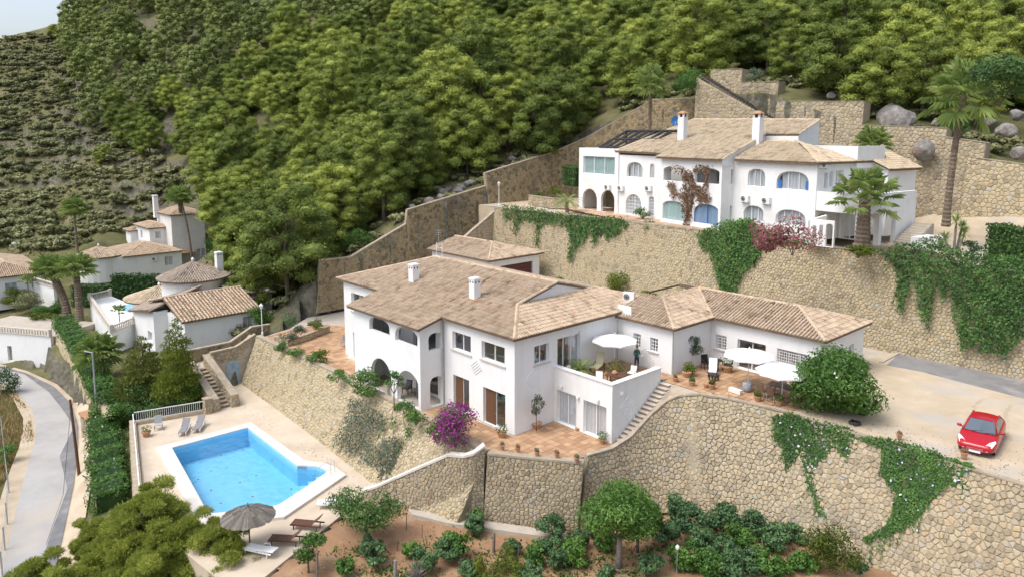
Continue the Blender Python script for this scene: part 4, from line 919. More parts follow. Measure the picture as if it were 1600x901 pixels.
vr = roof(vil, [z3(P1, p1z, 1), z3(P2, p2z, 0), [(HX, 7.4, RZ), (HX, 14, RZ-6.6*SL), (-23.7, 14.2, RZ-6.7*SL), (-18.4, 7.4, RZ)], [(-18.4, 7.4, RZ), (-23.7, 14.2, RZ-6.8*SL), (-23.7, .55, p1z(.55))],
                [(HX, 11.7, p2z(HX)), (.35, 15.2, p2z(.35)), (-7.2, 15.2, p2z(.35)-.1)]],
          [((.35, -.35, EV), (HX, 3.4, p2z(HX))), ((-18.4, 7.4, RZ), (HX+.1, 7.4, RZ)), ((-23.7, .55, p1z(.55)), (-18.4, 7.4, RZ)), ((HX, 3.4, p2z(HX)), (HX-.02, 7.4, RZ)), ((HX, 8, p2z(HX)), (HX, 11.7, p2z(HX))), ((HX, 11.7, p2z(HX)), (.35, 15.2, EV))], ln=.42)
mb = MB(); mb.add([(HX-.05, 3.4, p2z(HX)-.3), (HX-.05, 11.7, p2z(HX)-.3), (HX-.05, 11.7, p2z(HX)), (HX-.05, 7.4, RZ-.05), (HX-.05, 3.4, p2z(HX)), ], [(0, 1, 2, 3, 4)]); mb.add([(HX-.25, y, z) for y, z in ((3.4, 7), (11.7, 7), (11.7, p2z(HX)), (7.4, RZ-.05), (3.4, p2z(HX)))], [(4, 3, 2, 1, 0)]); mb.build('gable', 'plaster', vil)
def chimney(parent, x, y, z0, z1, w=.62, cap='plaster', flash=True):
    mb = MB(); mb.box(x-w/2, x+w/2, y-w/2, y+w/2, z0, z1); mb.box(x-w/2-.05, x+w/2+.05, y-w/2-.05, y+w/2+.05, z1, z1+.07); mb.box(x-w/2+.04, x+w/2-.04, y-w/2+.04, y+w/2-.04, z1+.07, z1+.13)
    c = mb.build('chimney', 'plaster', parent)
    for dx in (-.15, .15):
        MB().tube([(x+dx, y-w/2-.004, z1-.2), (x+dx, y-w/2+.02, z1-.2)], .075, 8).build('flue_hole', 'black', c); MB().tube([(x+w/2+.004, y+dx, z1-.2), (x+w/2-.02, y+dx, z1-.2)], .075, 8).build('flue_hole', 'black', c)
    if flash: MB().box(x-w/2-.06, x+w/2+.35, y-w/2-.1, y+w/2+.3, z0, z0+.42).build('flashing', 'terracotta', c)
    return c
def onP1(px, py):
    n_ = Vector((0, -SL, 1)); d = ray(px, py); t = (Vector((0, -.35, EV))-CAM).dot(n_)/d.dot(n_); return CAM+d*t
q = onP1(642, 442); chimney(vil, q.x, q.y+.3, q.z-.3, q.z+1.45, flash=False)
q = onP1(737, 470); chimney(vil, q.x, q.y+.3, q.z-.25, q.z+1.6, .6)
# television antenna on the ridge
q = onP1(683, 397); an = thing('antenna', 'thin rooftop television antenna with guy frame on villa ridge', 'antenna', tuple(q+Vector((0, .2, -.1))))
mb = MB(); mb.tube([q+Vector((0, .2, -.2)), q+Vector((0, .2, 2.2))], .025, 5)
mb.build('mast', 'galv', an); mb = MB()
for z, l in ((2.1, .45), (1.9, .4), (1.7, .5)): mb.tube([q+Vector((-l, .2, z)), q+Vector((l, .2, z))], .012, 4)
mb.build('aerial', 'galv', an); mb = MB()
for s in (-.42, .42): mb.tube([q+Vector((s, .25, -.2)), q+Vector((s, .25, 1.0))], .03, 5)
mb.tube([q+Vector((-.42, .25, .55)), q+Vector((.42, .25, .55))], .02, 4); mb.build('frame', 'white_metal', an)
# little fittings on the walls
mb = MB()
for W_, px, py in ((Wt2, 970, 614), (Wt, 904, 620), (Wr, 905, 519), (Wt, 878, 603), (Wt, 935, 625)):
    u, z = W_.at(px, py); p = W_.P(u, z, .09); lm = MB().box(p[0]-.09, p[0]+.09, p[1]-.09, p[1]+.09, z-.1, z+.1); lm.build('wall_lamp', 'white_plastic', vil, bevel=.03)
for x_, y_, z0_, z1_ in ((-7.45, -.07, .1, 6.2), (4.93, 10.23, 3.0, 6.1)):
    MB().tube([(x_, y_, z0_), (x_, y_, z1_)], .05, 6).build('downpipe', 'grey_light', vil)
# ============================================================ stairs by the terrace
st = thing('outdoor_stairs', 'outdoor flight of pale steps beside the white terrace wall', 'stairs', (5.7, 6, 0)); ns = 15
for i in range(ns):
    y0 = 4.05+i*.315; MB().box(5.13, 5.93+.03*(i % 2), y0, y0+.37, .193*(i+1)-.05, .193*(i+1)).build('step', 'step_tread', st)
    MB().box(5.14, 5.90, y0+.035, 8.85-.004*i, .193*i-.3, .193*(i+1)-.052).build('riser', 'step_riser', st)
mb = MB(); mb.prism([(5.9, 3.9), (6.05, 4.6), (6.12, 5.2), (6.28, 6.35), (6.62, 7.4), (7.12, 8.05), (8.2, 8.5), (7.2, 8.62), (5.9, 8.8)], -1, [.15, .5, .9, 1.6, 2.25, 2.6, 2.9, 2.88, 2.88]); mb.build('side_fill', 'coping', st)
# ============================================================ guest annex
an2 = thing('annex', 'low white L-shaped annex with hipped tile roof beside the patio', 'annex', (8, 15, 2.9)); AE = 6.25; PZ0 = 2.9
Wa = Wall((0.02, 10.3), (4.85, 10.3), PZ0, AE)
Wa.op(943, 964.5, 512, None, z0=2.96, grille=(4, 7), mull=2, cur='curtain').op(989.6, 1000.8, 520.5, 542, grille=(3, 4)).op(1015.6, 1027.8, 527.5, 549, grille=(3, 4), sill=1); Wa.build(an2); slashes(an2, Wa, 1010, 560, 7, 1.0, .18)
Wa2 = Wall((4.85, 10.3), (4.85, 15), PZ0, AE); Wa2.build(an2)
Wa3 = Wall((4.85, 15), (13.1, 15), PZ0, AE)
Wa3.op(1117.6, 1135, 523, 545.5, grille=(4, 5), sill=1).op(1151.6, 1196, 533.5, None, z0=2.96, mull=2).op(1213.6, 1265, 549, 571, grille=(14, 5), mull=3); Wa3.build(an2)
Wa4 = Wall((13.1, 15), (13.1, 21.5), PZ0, AE); Wa4.opu(1.2, 2.3, 4.3, 5.5, 0, grille=(3, 4)).opu(4, 5, 2.95, 5.1, .9); Wa4.build(an2)
Wall((13.1, 21.5), (0.0, 21.5), PZ0, AE).build(an2); Wall((.02, 21.5), (.02, 13.7), PZ0, AE).build(an2)
k = .30; o = .35; RA = AE+.02
def az(d): return RA+k*d
x0, x1, x2, y0, y1, y2 = -.1, 5.2, 13.45, 9.95, 14.65, 21.85
hw = (y2-y1)/2; yr = y1+hw; hw1 = (x1-x0)/2; xr = x1-hw
zr = az(hw)
roof(an2, [[(x1, y1, RA), (x2, y1, RA), (x2-hw, yr, zr), (xr, yr, zr)],                  # long front slope
           [(x2, y1, RA), (x2, y2, RA), (x2-hw, yr, zr)],                                 # end hip
           [(x1, y0, RA), (x1, y1, RA), (xr, yr, zr), (x1-hw, y0+hw, zr)],                # side slope of the short wing
           [(x0-.2, y0, RA), (x1, y0, RA), (x1-hw, y0+hw, zr), (x0-.2, y0+hw, zr)],
           [(x2, y2, RA), (x0-.2, y2, RA), (x0-.2, yr, zr), (x2-hw, yr, zr)], [(x0-.2, y0+hw, zr), (x1-hw, y0+hw, zr), (xr, yr, zr), (x0-.2, yr, zr)]],
     [((x2, y1, RA), (x2-hw, yr, zr)), ((x2, y2, RA), (x2-hw, yr, zr)), ((x1, y0, RA), (x1-hw, y0+hw, zr)), ((xr, yr, zr), (x2-hw, yr, zr)), ((x1, y1, RA), (xr, yr, zr)), ((x1-hw, y0+hw, zr), (xr, yr, zr))], ln=.42)
mb = MB(); mb.box(0, 1.2, 10.3, 10.42, 6.28, 7.05); mb.build('parapet', 'plaster', an2)
# ============================================================ garage behind the villa
ga = thing('garage', 'small white garage with tiled hip roof and brown door behind villa', 'garage', (-27, 22, 2.9)); GE = 6.2
Wall((-34, 18.5), (-24, 18.5), PZ0, GE).build(ga)
Wg = Wall((-24, 18.5), (-24, 25.9), PZ0, GE); Wg.opu(1.6, 6.4, PZ0, 5.4, 0, 'open'); Wg.build(ga)
mb = MB()
for i in range(8): mb.box(-24.25, -24.2, 20.1, 24.9, 2.9+i*.32, 2.9+i*.32+.29)
mb.build('garage_door', 'garage_door', ga)
Wall((-24, 25.9), (-34, 25.9), PZ0, GE).build(ga); Wall((-34, 25.9), (-34, 18.5), PZ0, GE).build(ga)
g0, g1, g2, g3 = -34.4, -23.6, 18.1, 26.3; gh = (g3-g2)/2; gz_ = GE+.02
roof(ga, [[(g1, g2, gz_), (g1, g3, gz_), (g1-gh, g2+gh, gz_+gh*.27)], [(g0, g2, gz_), (g1, g2, gz_), (g1-gh, g2+gh, gz_+gh*.27), (g0, g2+gh, gz_+gh*.27)], [(g1, g3, gz_), (g0, g3, gz_), (g0, g2+gh, gz_+gh*.27), (g1-gh, g2+gh, gz_+gh*.27)]],
     [((g1, g2, gz_), (g1-gh, g2+gh, gz_+gh*.27)), ((g1, g3, gz_), (g1-gh, g2+gh, gz_+gh*.27)), ((g1-gh, g2+gh, gz_+gh*.27), (g0, g2+gh, gz_+gh*.27))])
# ============================================================ upper villa (turned ten degrees)
UZ = 10.4; ta = R(-10); HO = Vector((-3.4, 30.0, 0)); HU = Vector((math.cos(ta), math.sin(ta), 0)); HV = Vector((-math.sin(ta), math.cos(ta), 0))
def H(u, v): q = HO+HU*u+HV*v; return (q.x, q.y)
def H3(u, v, z): q = HO+HU*u+HV*v; return (q.x, q.y, z)
up = thing('villa', 'white upper villa with red-brown tiled roofs and rows of arches on the high wall', 'villa', H3(0, 5, UZ))
F2 = UZ+3.15; ET = 17.0
Wu1 = Wall(H(-22.7, .2), H(-15.6, .2), UZ, 17.65)
Wu1.op(911.3, 960.5, 245, 272.5, mull=3, cur='curtain_teal', dp=.15).op(910, 932.7, 295, None, .95, 'open', z0=UZ+.03).op(938.8, 960, 297.5, None, .95, 'open', z0=UZ+.03); Wu1.build(up)
Wall(H(-22.7, 9), H(-22.7, .2), UZ, 17.65).build(up)
Wall(H(-22.4, 4.2), H(-15.6, 4.2), UZ, F2).build(up, 'stone_pale_wall' if False else 'coping'); MB().prism([H(-22.4, .5), H(-15.6, .5), H(-15.6, 9), H(-22.4, 9)], F2, F2+.2).build('floor', 'plaster', up)
MB().prism([H(-22.4, .45), H(-15.3, .45), H(-15.3, 9), H(-22.4, 9)], 17.3, 17.5).build('flat_roof', 'concrete', up)
Wu2 = Wall(H(-15.6, .35), H(-7.9, .35), UZ, ET)
Wu2.op(979.6, 1003.8, 253.5, 277.5, .75, mull=3, cur='curtain', cr=(.1, .9)).op(1015.5, 1022.5, 256, 279, .9, mull=1)
Wu2.op(977.5, 1002, 303.5, 335, .95, grille=(5, 6), cur='curtain', mull=2).op(1013.5, 1021.5, 307, 338, .9, grille=(2, 6), mull=1, cur='curtain'); Wu2.build(up)
Wu3 = Wall(H(-7.9, -.7), H(0, -.7), UZ, ET)
Wu3.op(1034, 1073, 260, 283, .55, 'open').op(1086, 1129, 263, 287, .55, 'open')
Wu3.op(1032.5, 1071, 314, 345, .6, cur='curtain_teal', mull=1, dp=.12).op(1083.5, 1126, 319.5, 350, .6, cur='curtain_blue', mull=2, fm='blue_paint', dp=.12); Wu3.build(up)
Wall(H(-7.9, .35), H(-7.9, -.7), UZ, ET).build(up)
Wall(H(-7.6, 2.2), H(-.1, 2.2), F2, ET).opu(.8, 3, F2+.02, F2+2.2, 0, cur='curtain').opu(4.2, 6.4, F2+.02, F2+2.2).build(up)
MB().prism([H(-15.3, .6), H(-7.6, .6), H(-7.6, -.4), H(-.3, -.4), H(-.3, 10), H(-15.3, 10)], F2-.2, F2).build('floor', 'plaster', up)
Wu4 = Wall(H(0, -.7), H(0, .9), UZ, ET); Wu4.op(1141.8, 1152.5, 264.5, 287.5, .9, 'open').op(1140, 1152, 321.5, 344, .9, cur='curtain', mull=1); Wu4.build(up)
Wu5 = Wall(H(0, .9), H(8.8, .9), UZ, ET)
Wu5.op(1168.5, 1195.5, 264, 292, .75, mull=3, cur='curtain').op(1213.3, 1264, 268, 297, .65, mull=3, cur='curtain', cr=(.12, .9), fm='blue_paint' if False else 'glass_frame').op(1162, 1193, 321.5, 346, .7, cur='curtain', mull=3).op(1212, 1259, 328, 352, .6, cur='curtain', mull=4); Wu5.build(up)
for f0, f1 in ((.02, .13), (.87, .98)):
    mb = MB(); u0, u1, zb, zt, a, *_ = Wu5.fill[1]; mb.box(u0+(u1-u0)*f0, u0+(u1-u0)*f1, -.19, -.15, zb+.05, zt-a*.75, fr=lambda x, y, z: Wu5.P(x, z, y)); mb.build('blue_shutter', 'blue_paint', up)
Wu6 = Wall(H(8.8, .9), H(8.8, 12), UZ, ET)
Wu6.op(1275.5, 1296, 333, None, .9, z0=UZ+.03, mull=2).op(1288, 1293.5, 269, 294, .9, mull=1, cur='curtain').op(1296, 1302, 268, 292, .9, mull=1, cur='curtain').op(1306, 1318, 266, 292, 0, mull=2, cur='curtain'); Wu6.build(up)
Wall(H(8.8, 12), H(-22.7, 12), UZ, ET).build(up); MB().prism([H(-.3, 1.3), H(8.5, 1.3), H(8.5, 11.7), H(-.3, 11.7)], F2-.2, F2).build('floor', 'plaster', up)
def plane_hit(P0, n, px, py): d = ray(px, py); P0 = Vector(P0); n = Vector(n); return CAM+d*((P0-CAM).dot(n)/d.dot(n))
S2 = .31; n1 = (-HV*S2+UPV); e1p = H3(0, -1.1, ET-.02)
def r1(px, py): return plane_hit(e1p, n1, px, py)
e4p = H3(0, .5, ET-.02)
def r4(px, py): return plane_hit(e4p, n1, px, py)
n5 = (HU*S2+UPV); e5p = H3(9.2, .5, ET-.02)
def r5(px, py): return plane_hit(e5p, n5, px, py)
R1 = [r1(961, 236.5), H3(-8.3, -.05, ET-.02+S2*1.05), H3(-8.3, -1.1, ET-.02), H3(.3, -1.1, ET-.02), r1(1172, 224), r1(1196, 210.6), r1(1248, 210.6), r1(1281, 188), r1(1084, 187.5)]
R4 = [H3(.35, .5, ET-.02), H3(9.2, .5, ET-.02), r4(1248, 222.6), r4(1197, 221.5), r4(1176, 224.5)]
R5 = [H3(9.2, .5, ET-.02), H3(9.2, 8.2, ET-.02), r5(1300, 238), r5(1248, 222.6)]
rf = roof(up, [R1, R4, R5], [(R1[3], R1[4]), (R1[4], R1[5]), (R1[6], R1[7]), (R1[8], R1[7]), (R1[0], R1[8]), (R4[1], R4[2]), (R4[3], R4[2])], 'roof_tile_red', ln=.42)
# walls between the stepped roofs
mb = MB()
def strip(pts, zlow):
    for a, b in zip(pts[:-1], pts[1:]):
        a, b = Vector(a), Vector(b); mb.quad((a.x, a.y, zlow), (b.x, b.y, zlow), tuple(b-Vector((0, 0, .03))), tuple(a-Vector((0, 0, .03))))
strip([R1[3], R1[4], R1[5], R1[6], R1[7]], ET-.6); strip([R1[0], R1[8]], ET-.5); strip([R1[8], R1[7]], ET-.6)
mb.build('gable_wall', 'plaster', up)
# chimneys with tiled caps
for px, py, top in ((1066, 219, 2.75), (1183, 226, 2.9)):
    q = r1(px, py) if px < 1100 else r4(px, py); mb = MB(); w_ = .38
    mb.box(q.x-w_, q.x+w_, q.y-w_, q.y+w_, q.z-.5, q.z+top-.35)
    for sx in (-1, 1):
        for sy in (-1, 1): mb.box(q.x+sx*.27-.09, q.x+sx*.27+.09, q.y+sy*.27-.09, q.y+sy*.27+.09, q.z+top-.35, q.z+top)
    c = mb.build('chimney', 'plaster', up); mb = MB(); mb.box(q.x-.5, q.x+.5, q.y-.5, q.y+.5, q.z+top, q.z+top+.07)
    mb.add([(q.x-.46, q.y-.46, q.z+top+.07), (q.x+.46, q.y-.46, q.z+top+.07), (q.x+.46, q.y+.46, q.z+top+.07), (q.x-.46, q.y+.46, q.z+top+.07), (q.x-.2, q.y, q.z+top+.32), (q.x+.2, q.y, q.z+top+.32)], [(0, 1, 5, 4), (2, 3, 4, 5), (1, 2, 5), (3, 0, 4)]); mb.build('chimney_cap', 'terracotta', c)
    MB().box(q.x-.22, q.x+.22, q.y-.22, q.y+.22, q.z+top-.34, q.z+top-.02).build('flue', 'black', c)
# roof terrace box, right wing
mb = MB()
for a, b, c_, d in ((4.9, 9.15, 5.9, 6.1), (4.9, 5.1, 6.1, 10), (8.95, 9.15, 6.1, 10)): mb.prism([H(a, c_), H(b, c_), H(b, d), H(a, d)], ET-.6, 18.3)
mb.build('roof_parapet', 'plaster', up); MB().prism([H(4.9, 5.95), H(9.1, 5.95), H(9.1, 10.3), H(4.9, 10.3)], 17.1, 17.45).build('roof_terrace', 'concrete', up)
Wr1 = Wall(H(8.85, 8.6), H(10.4, 8.6), UZ, 16.4, outline=[(0, UZ), (1.55, UZ), (1.55, 16.35), (0, 17.1)]); Wr1.build(up); Wall(H(10.4, 8.6), H(10.4, 13), UZ, 16.35).build(up)
roof(up, [[H3(10.8, 8.2, 16.3), H3(10.8, 13.2, 16.3), H3(7.2, 13.2, 17.9), H3(7.2, 8.2, 17.9)]], [(H3(10.8, 8.2, 16.3), H3(7.2, 8.2, 17.9))], 'roof_tile_red')
# balcony over the porch
BT = 14.6; bx = 12.9
pf = Wall(H(8.82, .93), H(bx, .93), F2-.55, BT); pf.build(up, name='balcony_front')
pr = Wall(H(bx, .93), H(bx, 6.6), F2-.55, BT); pr.build(up, name='balcony_side')
MB().prism([H(8.85, 1.3), H(bx-.32, 1.3), H(bx-.32, 6.9), H(8.85, 6.9)], F2-.5, F2-.25).build('balcony_floor', 'plaster', up)
for u, v in ((bx-.25, 1.2), (bx-.25, 3.8), (bx-.25, 6.3)): MB().prism([H(u-.22, v-.22), H(u+.22, v-.22), H(u+.22, v+.22), H(u-.22, v+.22)], UZ-.1, F2-.56).build('column', 'plaster', up)
Wall(H(8.85, 4.2), H(12.4, 4.2), UZ, F2-.56).opu(.3, 1.6, UZ+.02, UZ+2.2, .9).opu(1.9, 3.2, UZ+.02, UZ+2.2, .9).build(up)
Wall(H(bx-.1, 6.6), H(bx-.1, 9), UZ, BT).build(up)
fin = Wall(H(9.6, -1.1), H(10.2, .58), UZ-.05, UZ+2.1, .25, outline=[(0, UZ-.05), (1.75, UZ-.05), (1.75, UZ+2.35), (0, UZ+1.95)]); fin.build(up, name='fin_wall')
fin2 = Wall(H(9.8, -1.1), H(11.8, -.8), UZ-.05, UZ+2.1, .22); fin2.opu(.25, .55, UZ+.5, UZ+1.6, 0, 'open').opu(.8, 1.1, UZ+.5, UZ+1.7, 0, 'open').opu(1.35, 1.9, UZ, UZ+1.85, .9, 'open'); fin2.build(up, name='fin_wall')
us = thing('side_stairs', 'pale stone steps climbing right of the upper villa porch', 'stairs', H3(13.8, 6, UZ))
for i in range(9): MB().prism([H(13.1, 5.4+i*.36), H(14.6, 5.4+i*.36), H(14.6, 5.8+i*.36), H(13.1, 5.8+i*.36)], UZ-.2, UZ+.2+.17*i).build('step', 'concrete', us)
mb = MB().prism([H(14.65, 5.2), H(16.6, 5.5), H(16.4, 7.6), H(14.65, 7.6)], UZ-.2, UZ+.75); tag(mb.build('planter_box', 'plaster'), 'white walled planter beside the upper villa steps', 'planter')
# dark timber pergola frame on the flat roof
pg = thing('roof_frame', 'dark timber frames leaning on the flat roof of the upper villa', 'pergola', H3(-18, 5, 17.6))
def beam(a, b, r=.15, m='black'): MB().tube([a, b], r, 4).build('beam', m, pg)
for i in range(7):
    u = -21.4+i*1.25; beam(H3(u, 2.2, 17.65), H3(u+.5, 6, 19.6))
beam(H3(-21.6, 2.4, 17.7), H3(-13, 2.4, 17.7)); beam(H3(-21, 6, 19.6), H3(-12.6, 6, 19.6)); beam(H3(-20.9, 4.2, 18.65), H3(-13, 4.2, 18.65)); beam(H3(-21, 6, 17.5), H3(-21, 6, 19.6)); beam(H3(-16, 6, 17.5), H3(-16, 6, 19.6))
# satellite dish on the chimney
q = r1(1066, 219)+Vector((-.6, -.45, 2.0)); ds = thing('satellite_dish', 'blue satellite dish fixed to the left chimney of upper villa', 'satellite dish', tuple(q))
mb = MB(); dd = (CAM-q).normalized(); a_ = dd.cross(UPV).normalized(); b_ = a_.cross(dd); vs = [q]+[q+(a_*math.cos(t)+b_*math.sin(t))*.5+dd*.12 for t in [i*math.pi/8 for i in range(16)]]
mb.add(vs, [(0, i+1, (i+1) % 16+1) for i in range(16)]); mb.build('reflector', 'blue_paint', ds); mb = MB(); mb.tube([q-dd*.02, q+dd*.5-b_*.3], .02, 5); mb.tube([q-dd*.02, q-dd*.4-b_*.2], .03, 5); mb.build('arm', 'galv', ds)
# ============================================================ air conditioners
def ac_unit(label, p, face, w_=.85, h=.62, d=.32):
    """face: outward unit vector"""
    f = Vector(face).normalized(); s = Vector((0, 0, 1)).cross(f); root = thing('air_conditioner', label, 'air conditioner', tuple(p), 'outdoor air conditioning units')
    fr = lambda x, y, z: tuple(Vector(p)+s*x+f*y+Vector((0, 0, z)))
    MB().box(-w_/2, w_/2, 0.03, d, 0, h, fr=fr).build('case', 'white_plastic', root, bevel=.02)
    mb = MB(); c = Vector(fr(-.13, d+.006, h/2)); vs = [c]+[c+s*(.24*math.cos(t))+Vector((0, 0, .24*math.sin(t))) for t in [i*math.pi/8 for i in range(16)]]; mb.add(vs, [(0, i+1, (i+1) % 16+1) for i in range(16)]); mb.build('fan', 'dark_metal', root)
    mb = MB()
    for r in (.1, .17, .24): mb.tube([c+f*.012+s*(r*math.cos(t))+Vector((0, 0, r*math.sin(t))) for t in [i*math.pi/6 for i in range(13)]], .008, 4)
    mb.build('fan_guard', 'white_metal', root); mb = MB()
    for x in (-w_/2+.12, w_/2-.12): mb.box(x-.02, x+.02, 0, d, -.06, -.005, fr=fr)
    mb.build('bracket', 'galv', root, stuff=True); return root
for W_, px, py, lab in ((Wu1, 951, 297, 'small white air conditioner left of pair between upper villa arches'), (Wu2, 968, 298, 'air conditioner right of pair beside the small one'), (Wu2, 1015, 299, 'air conditioner left of the withered climber on upper villa'), (Wu5, 1166, 316, 'air conditioner under the arched windows near the villa recess'), (Wu5, 1199, 319, 'air conditioner below the large arched window with blue shutters'), (Wu6, 1279.5, 263, 'air conditioner high on the upper villa side wall')):
    u, z = W_.at(px, py); ac_unit(lab, W_.P(max(.5, u), z), W_.n)
ac_unit('white air conditioner standing on the villa roof beside the annex', (-.6, 12.4, p2z(-.6)+.1), (.3, -1, 0), .9, .7)
# ============================================================ neighbouring houses in the valley
def boxhouse(parent, x0, x1, y0, y1, z0, z1, front=(), side=(), m='plaster'):
    """front = openings on the y0 face, side = openings on the x1 face: (u0,u1,z0,z1)"""
    A = Wall((x0, y0), (x1, y0), z0, z1); B = Wall((x1, y0), (x1, y1), z0, z1)
    for o_ in front: A.opu(*o_, cur='curtain')
    for o_ in side: B.opu(*o_, cur='curtain')
    A.build(parent, m); B.build(parent, m); Wall((x1, y1), (x0, y1), z0, z1).build(parent, m); Wall((x0, y1), (x0, y0), z0, z1).build(parent, m); return A, B
def hip(parent, x0, x1, y0, y1, z, k=.32, o=.35, m='roof_tile'):
    x0 -= o; x1 += o; y0 -= o; y1 += o; dx, dy = x1-x0, y1-y0; h = min(dx, dy)/2; zr = z+h*k
    a, b = ((x0+h, y0+h, zr), (x1-h, y0+h, zr)) if dx >= dy else ((x0+h, y0+h, zr), (x0+h, y1-h, zr))
    c = [(x0, y0, z), (x1, y0, z), (x1, y1, z), (x0, y1, z)]
    if dx >= dy: pl = [[c[0], c[1], b, a], [c[1], c[2], b], [c[2], c[3], a, b], [c[3], c[0], a]]; rg = [(c[0], a), (c[1], b), (c[2], b), (c[3], a), (a, b)]
    else: pl = [[c[0], c[1], a], [c[1], c[2], b, a], [c[2], c[3], b], [c[3], c[0], a, b]]; rg = [(c[0], a), (c[1], a), (c[2], b), (c[3], b), (a, b)]
    pl = [[p for i, p in enumerate(q) if i == 0 or (Vector(p)-Vector(q[i-1])).length > .05] for q in pl]
    return roof(parent, pl, [r_ for r_ in rg if (Vector(r_[0])-Vector(r_[1])).length > .3], m)
def cone_roof(parent, c, r, z, h, m, n=26, w=.3):
    mb = MB(); sb = MB()
    sb.lathe([(r, z-.12), (r, z), (.02, z+h)], (c[0], c[1], 0), n); o_ = sb.build('roof', 'roof_under', parent)
    k = int(2*math.pi*r/w); L = math.hypot(r, h); rows = int(L/.42)
    for j in range(rows):
        f0, f1 = j/rows, (j+1.1)/rows; kk = max(8, int(k*(1-f0)*.999)) if j % 1 == 0 else k
        for i in range(kk):
            a = 2*math.pi*i/kk; hw = math.pi/kk*.8; vs = []
            for f, lft in ((f0, .05), (min(f1, .99), .02)):
                rr = r*(1-f)+.03; zz = z+h*f
                for q in (-1, -.55, 0, .55, 1): vs.append((c[0]+rr*math.cos(a+hw*q), c[1]+rr*math.sin(a+hw*q), zz+lft+.08*math.sqrt(1-q*q)))
            mb.add(vs, [(0, 1, 6, 5), (1, 2, 7, 6), (2, 3, 8, 7), (3, 4, 9, 8), (4, 3, 2, 1, 0)], min(1, max(0, random.gauss(.5, .16))))
    mb.build('tiles', m, o_, stuff=True)
    MB().lathe([(.16, z+h-.1), (.12, z+h+.1), (.2, z+h+.25), (.05, z+h+.5)], (c[0], c[1], 0), 8).build('finial', 'plaster', o_); return o_
n1_ = thing('neighbour_house', 'white neighbour house with three-storey tower and terracotta roofs below the scrub slope', 'house', (-110, 10, -4.4))
boxhouse(n1_, -114, -106, 13, 18.9, -5.2, 4.5, side=((4.3, 4.9, -3.6, -2.2), (5.1, 5.6, -3.6, -2.2)), m='plaster_old'); hip(n1_, -114, -106, 13, 18.9, 4.5, .35)
boxhouse(n1_, -117.5, -109.5, 10.2, 13.1, -5.2, 2.0, side=((1, 2, .0, 1.3),), front=((2.5, 3.8, -.4, 1.2),)); hip(n1_, -117.5, -109.5, 10.2, 14, 2.0, .3)
boxhouse(n1_, -120, -117, 9, 12, -5, .9); hip(n1_, -120, -117, 9, 12, .9, .3)
boxhouse(n1_, -112, -101.2, 1.4, 12.9, -5.4, -1.4, side=((8.6, 10, -3.8, -2.2),)); hip(n1_, -112, -101.2, 3.6, 12.6, -1.4, .3)
MB().lathe([(3.6, 0), (3.6, 4.2)], (-104.6, .6, -5.4), 24).build('round_wall', 'plaster', n1_); cone_roof(n1_, (-104.6, .6), 3.95, -1.2, 1.5, 'roof_tile')
q = PX(240, 327, -113); chimney(n1_, -113, 12.6, 3.5, 7.6, .8, flash=False)
MB().box(-105.95, -104.8, 13.4, 16.8, -2.6, -2.45).build('porch_roof', 'terracotta', n1_)
ac_unit('air conditioner on the low white wing of the tower house', (-101.15, 8.2, -2.6), (1, 0, 0))
a_, b_ = PZ(20, 404, -4.8), PZ(128, 399, -4.8); Wall((a_.x, a_.y), (b_.x, b_.y), -5.5, -1.7, .4).build(n1_, name='court_wall')
n2_ = thing('neighbour_house', 'white neighbour house with round drum and conical grey-brown tiled roof', 'house', (-50, -2, -2.6))
boxhouse(n2_, -48, -42.6, -6.3, 1.4, -3.6, .5, side=((6.0, 7.1, -1.9, -.1),))
roof(n2_, [[(-42.25, -6.7, .5), (-42.25, 1.75, .5), (-47.8, 1.75, 2.1), (-47.8, -6.7, 2.1)], [(-53, 1.75, .9), (-47.8, 1.75, 2.1), (-47.8, -6.7, 2.1), (-53, -6.7, .9)]], [((-47.8, -6.7, 2.1), (-47.8, 1.75, 2.1))], 'roof_tile', w=.36)
wb_ = Wall((-55.2, -7.7), (-47.9, -7.7), -5.2, -.4, outline=[(0, -5.2), (7.3, -5.2), (7.3, .75), (0, -.48)]); wb_.opu(5, 6.5, -2.8, -1.7, cur='curtain'); wb_.build(n2_); Wall((-47.9, -7.7), (-47.9, -6.2), -5.2, .7).build(n2_); Wall((-55.2, -2), (-55.2, -7.7), -5.2, -.5).build(n2_)
roof(n2_, [[(-55.6, -8.1, -.45), (-47.7, -8.1, .9), (-49.7, -2.0, 2.4), (-56.5, -2.0, 1.0)]], [((-47.7, -8.1, .9), (-49.7, -2, 2.4))], 'roof_tile_grey')
MB().lathe([(3.5, 0), (3.5, 6.2)], (-54.2, -1.2, -3.4), 28).build('round_wall', 'plaster', n2_); cone_roof(n2_, (-54.2, -1.2), 4.0, 2.75, 1.75, 'roof_tile_grey')
chimney(n2_, -53.6, 1.6, 3, 5.3, .75, flash=False)
boxhouse(n2_, -58, -47.5, 1.0, 5.2, -3.4, 1.3); roof(n2_, [[(-58.4, .6, 2.1), (-47, .6, 1.5), (-47, 5.6, 1.0), (-58.4, 5.6, 1.3)]], [], 'roof_tile_grey')
boxhouse(n2_, -61, -56, 5.3, 9, -3, .6); hip(n2_, -61, -56, 5.3, 9, .6, .3, m='roof_tile_red')
cone_roof(n2_, (-60.5, -3.2), 4.0, -.4, 1.3, 'roof_tile_red', 22)
MB().lathe([(3.0, 0), (3.0, 3.0)], (-60.5, -3.2, -3.4), 22).build('round_wall', 'plaster', n2_)
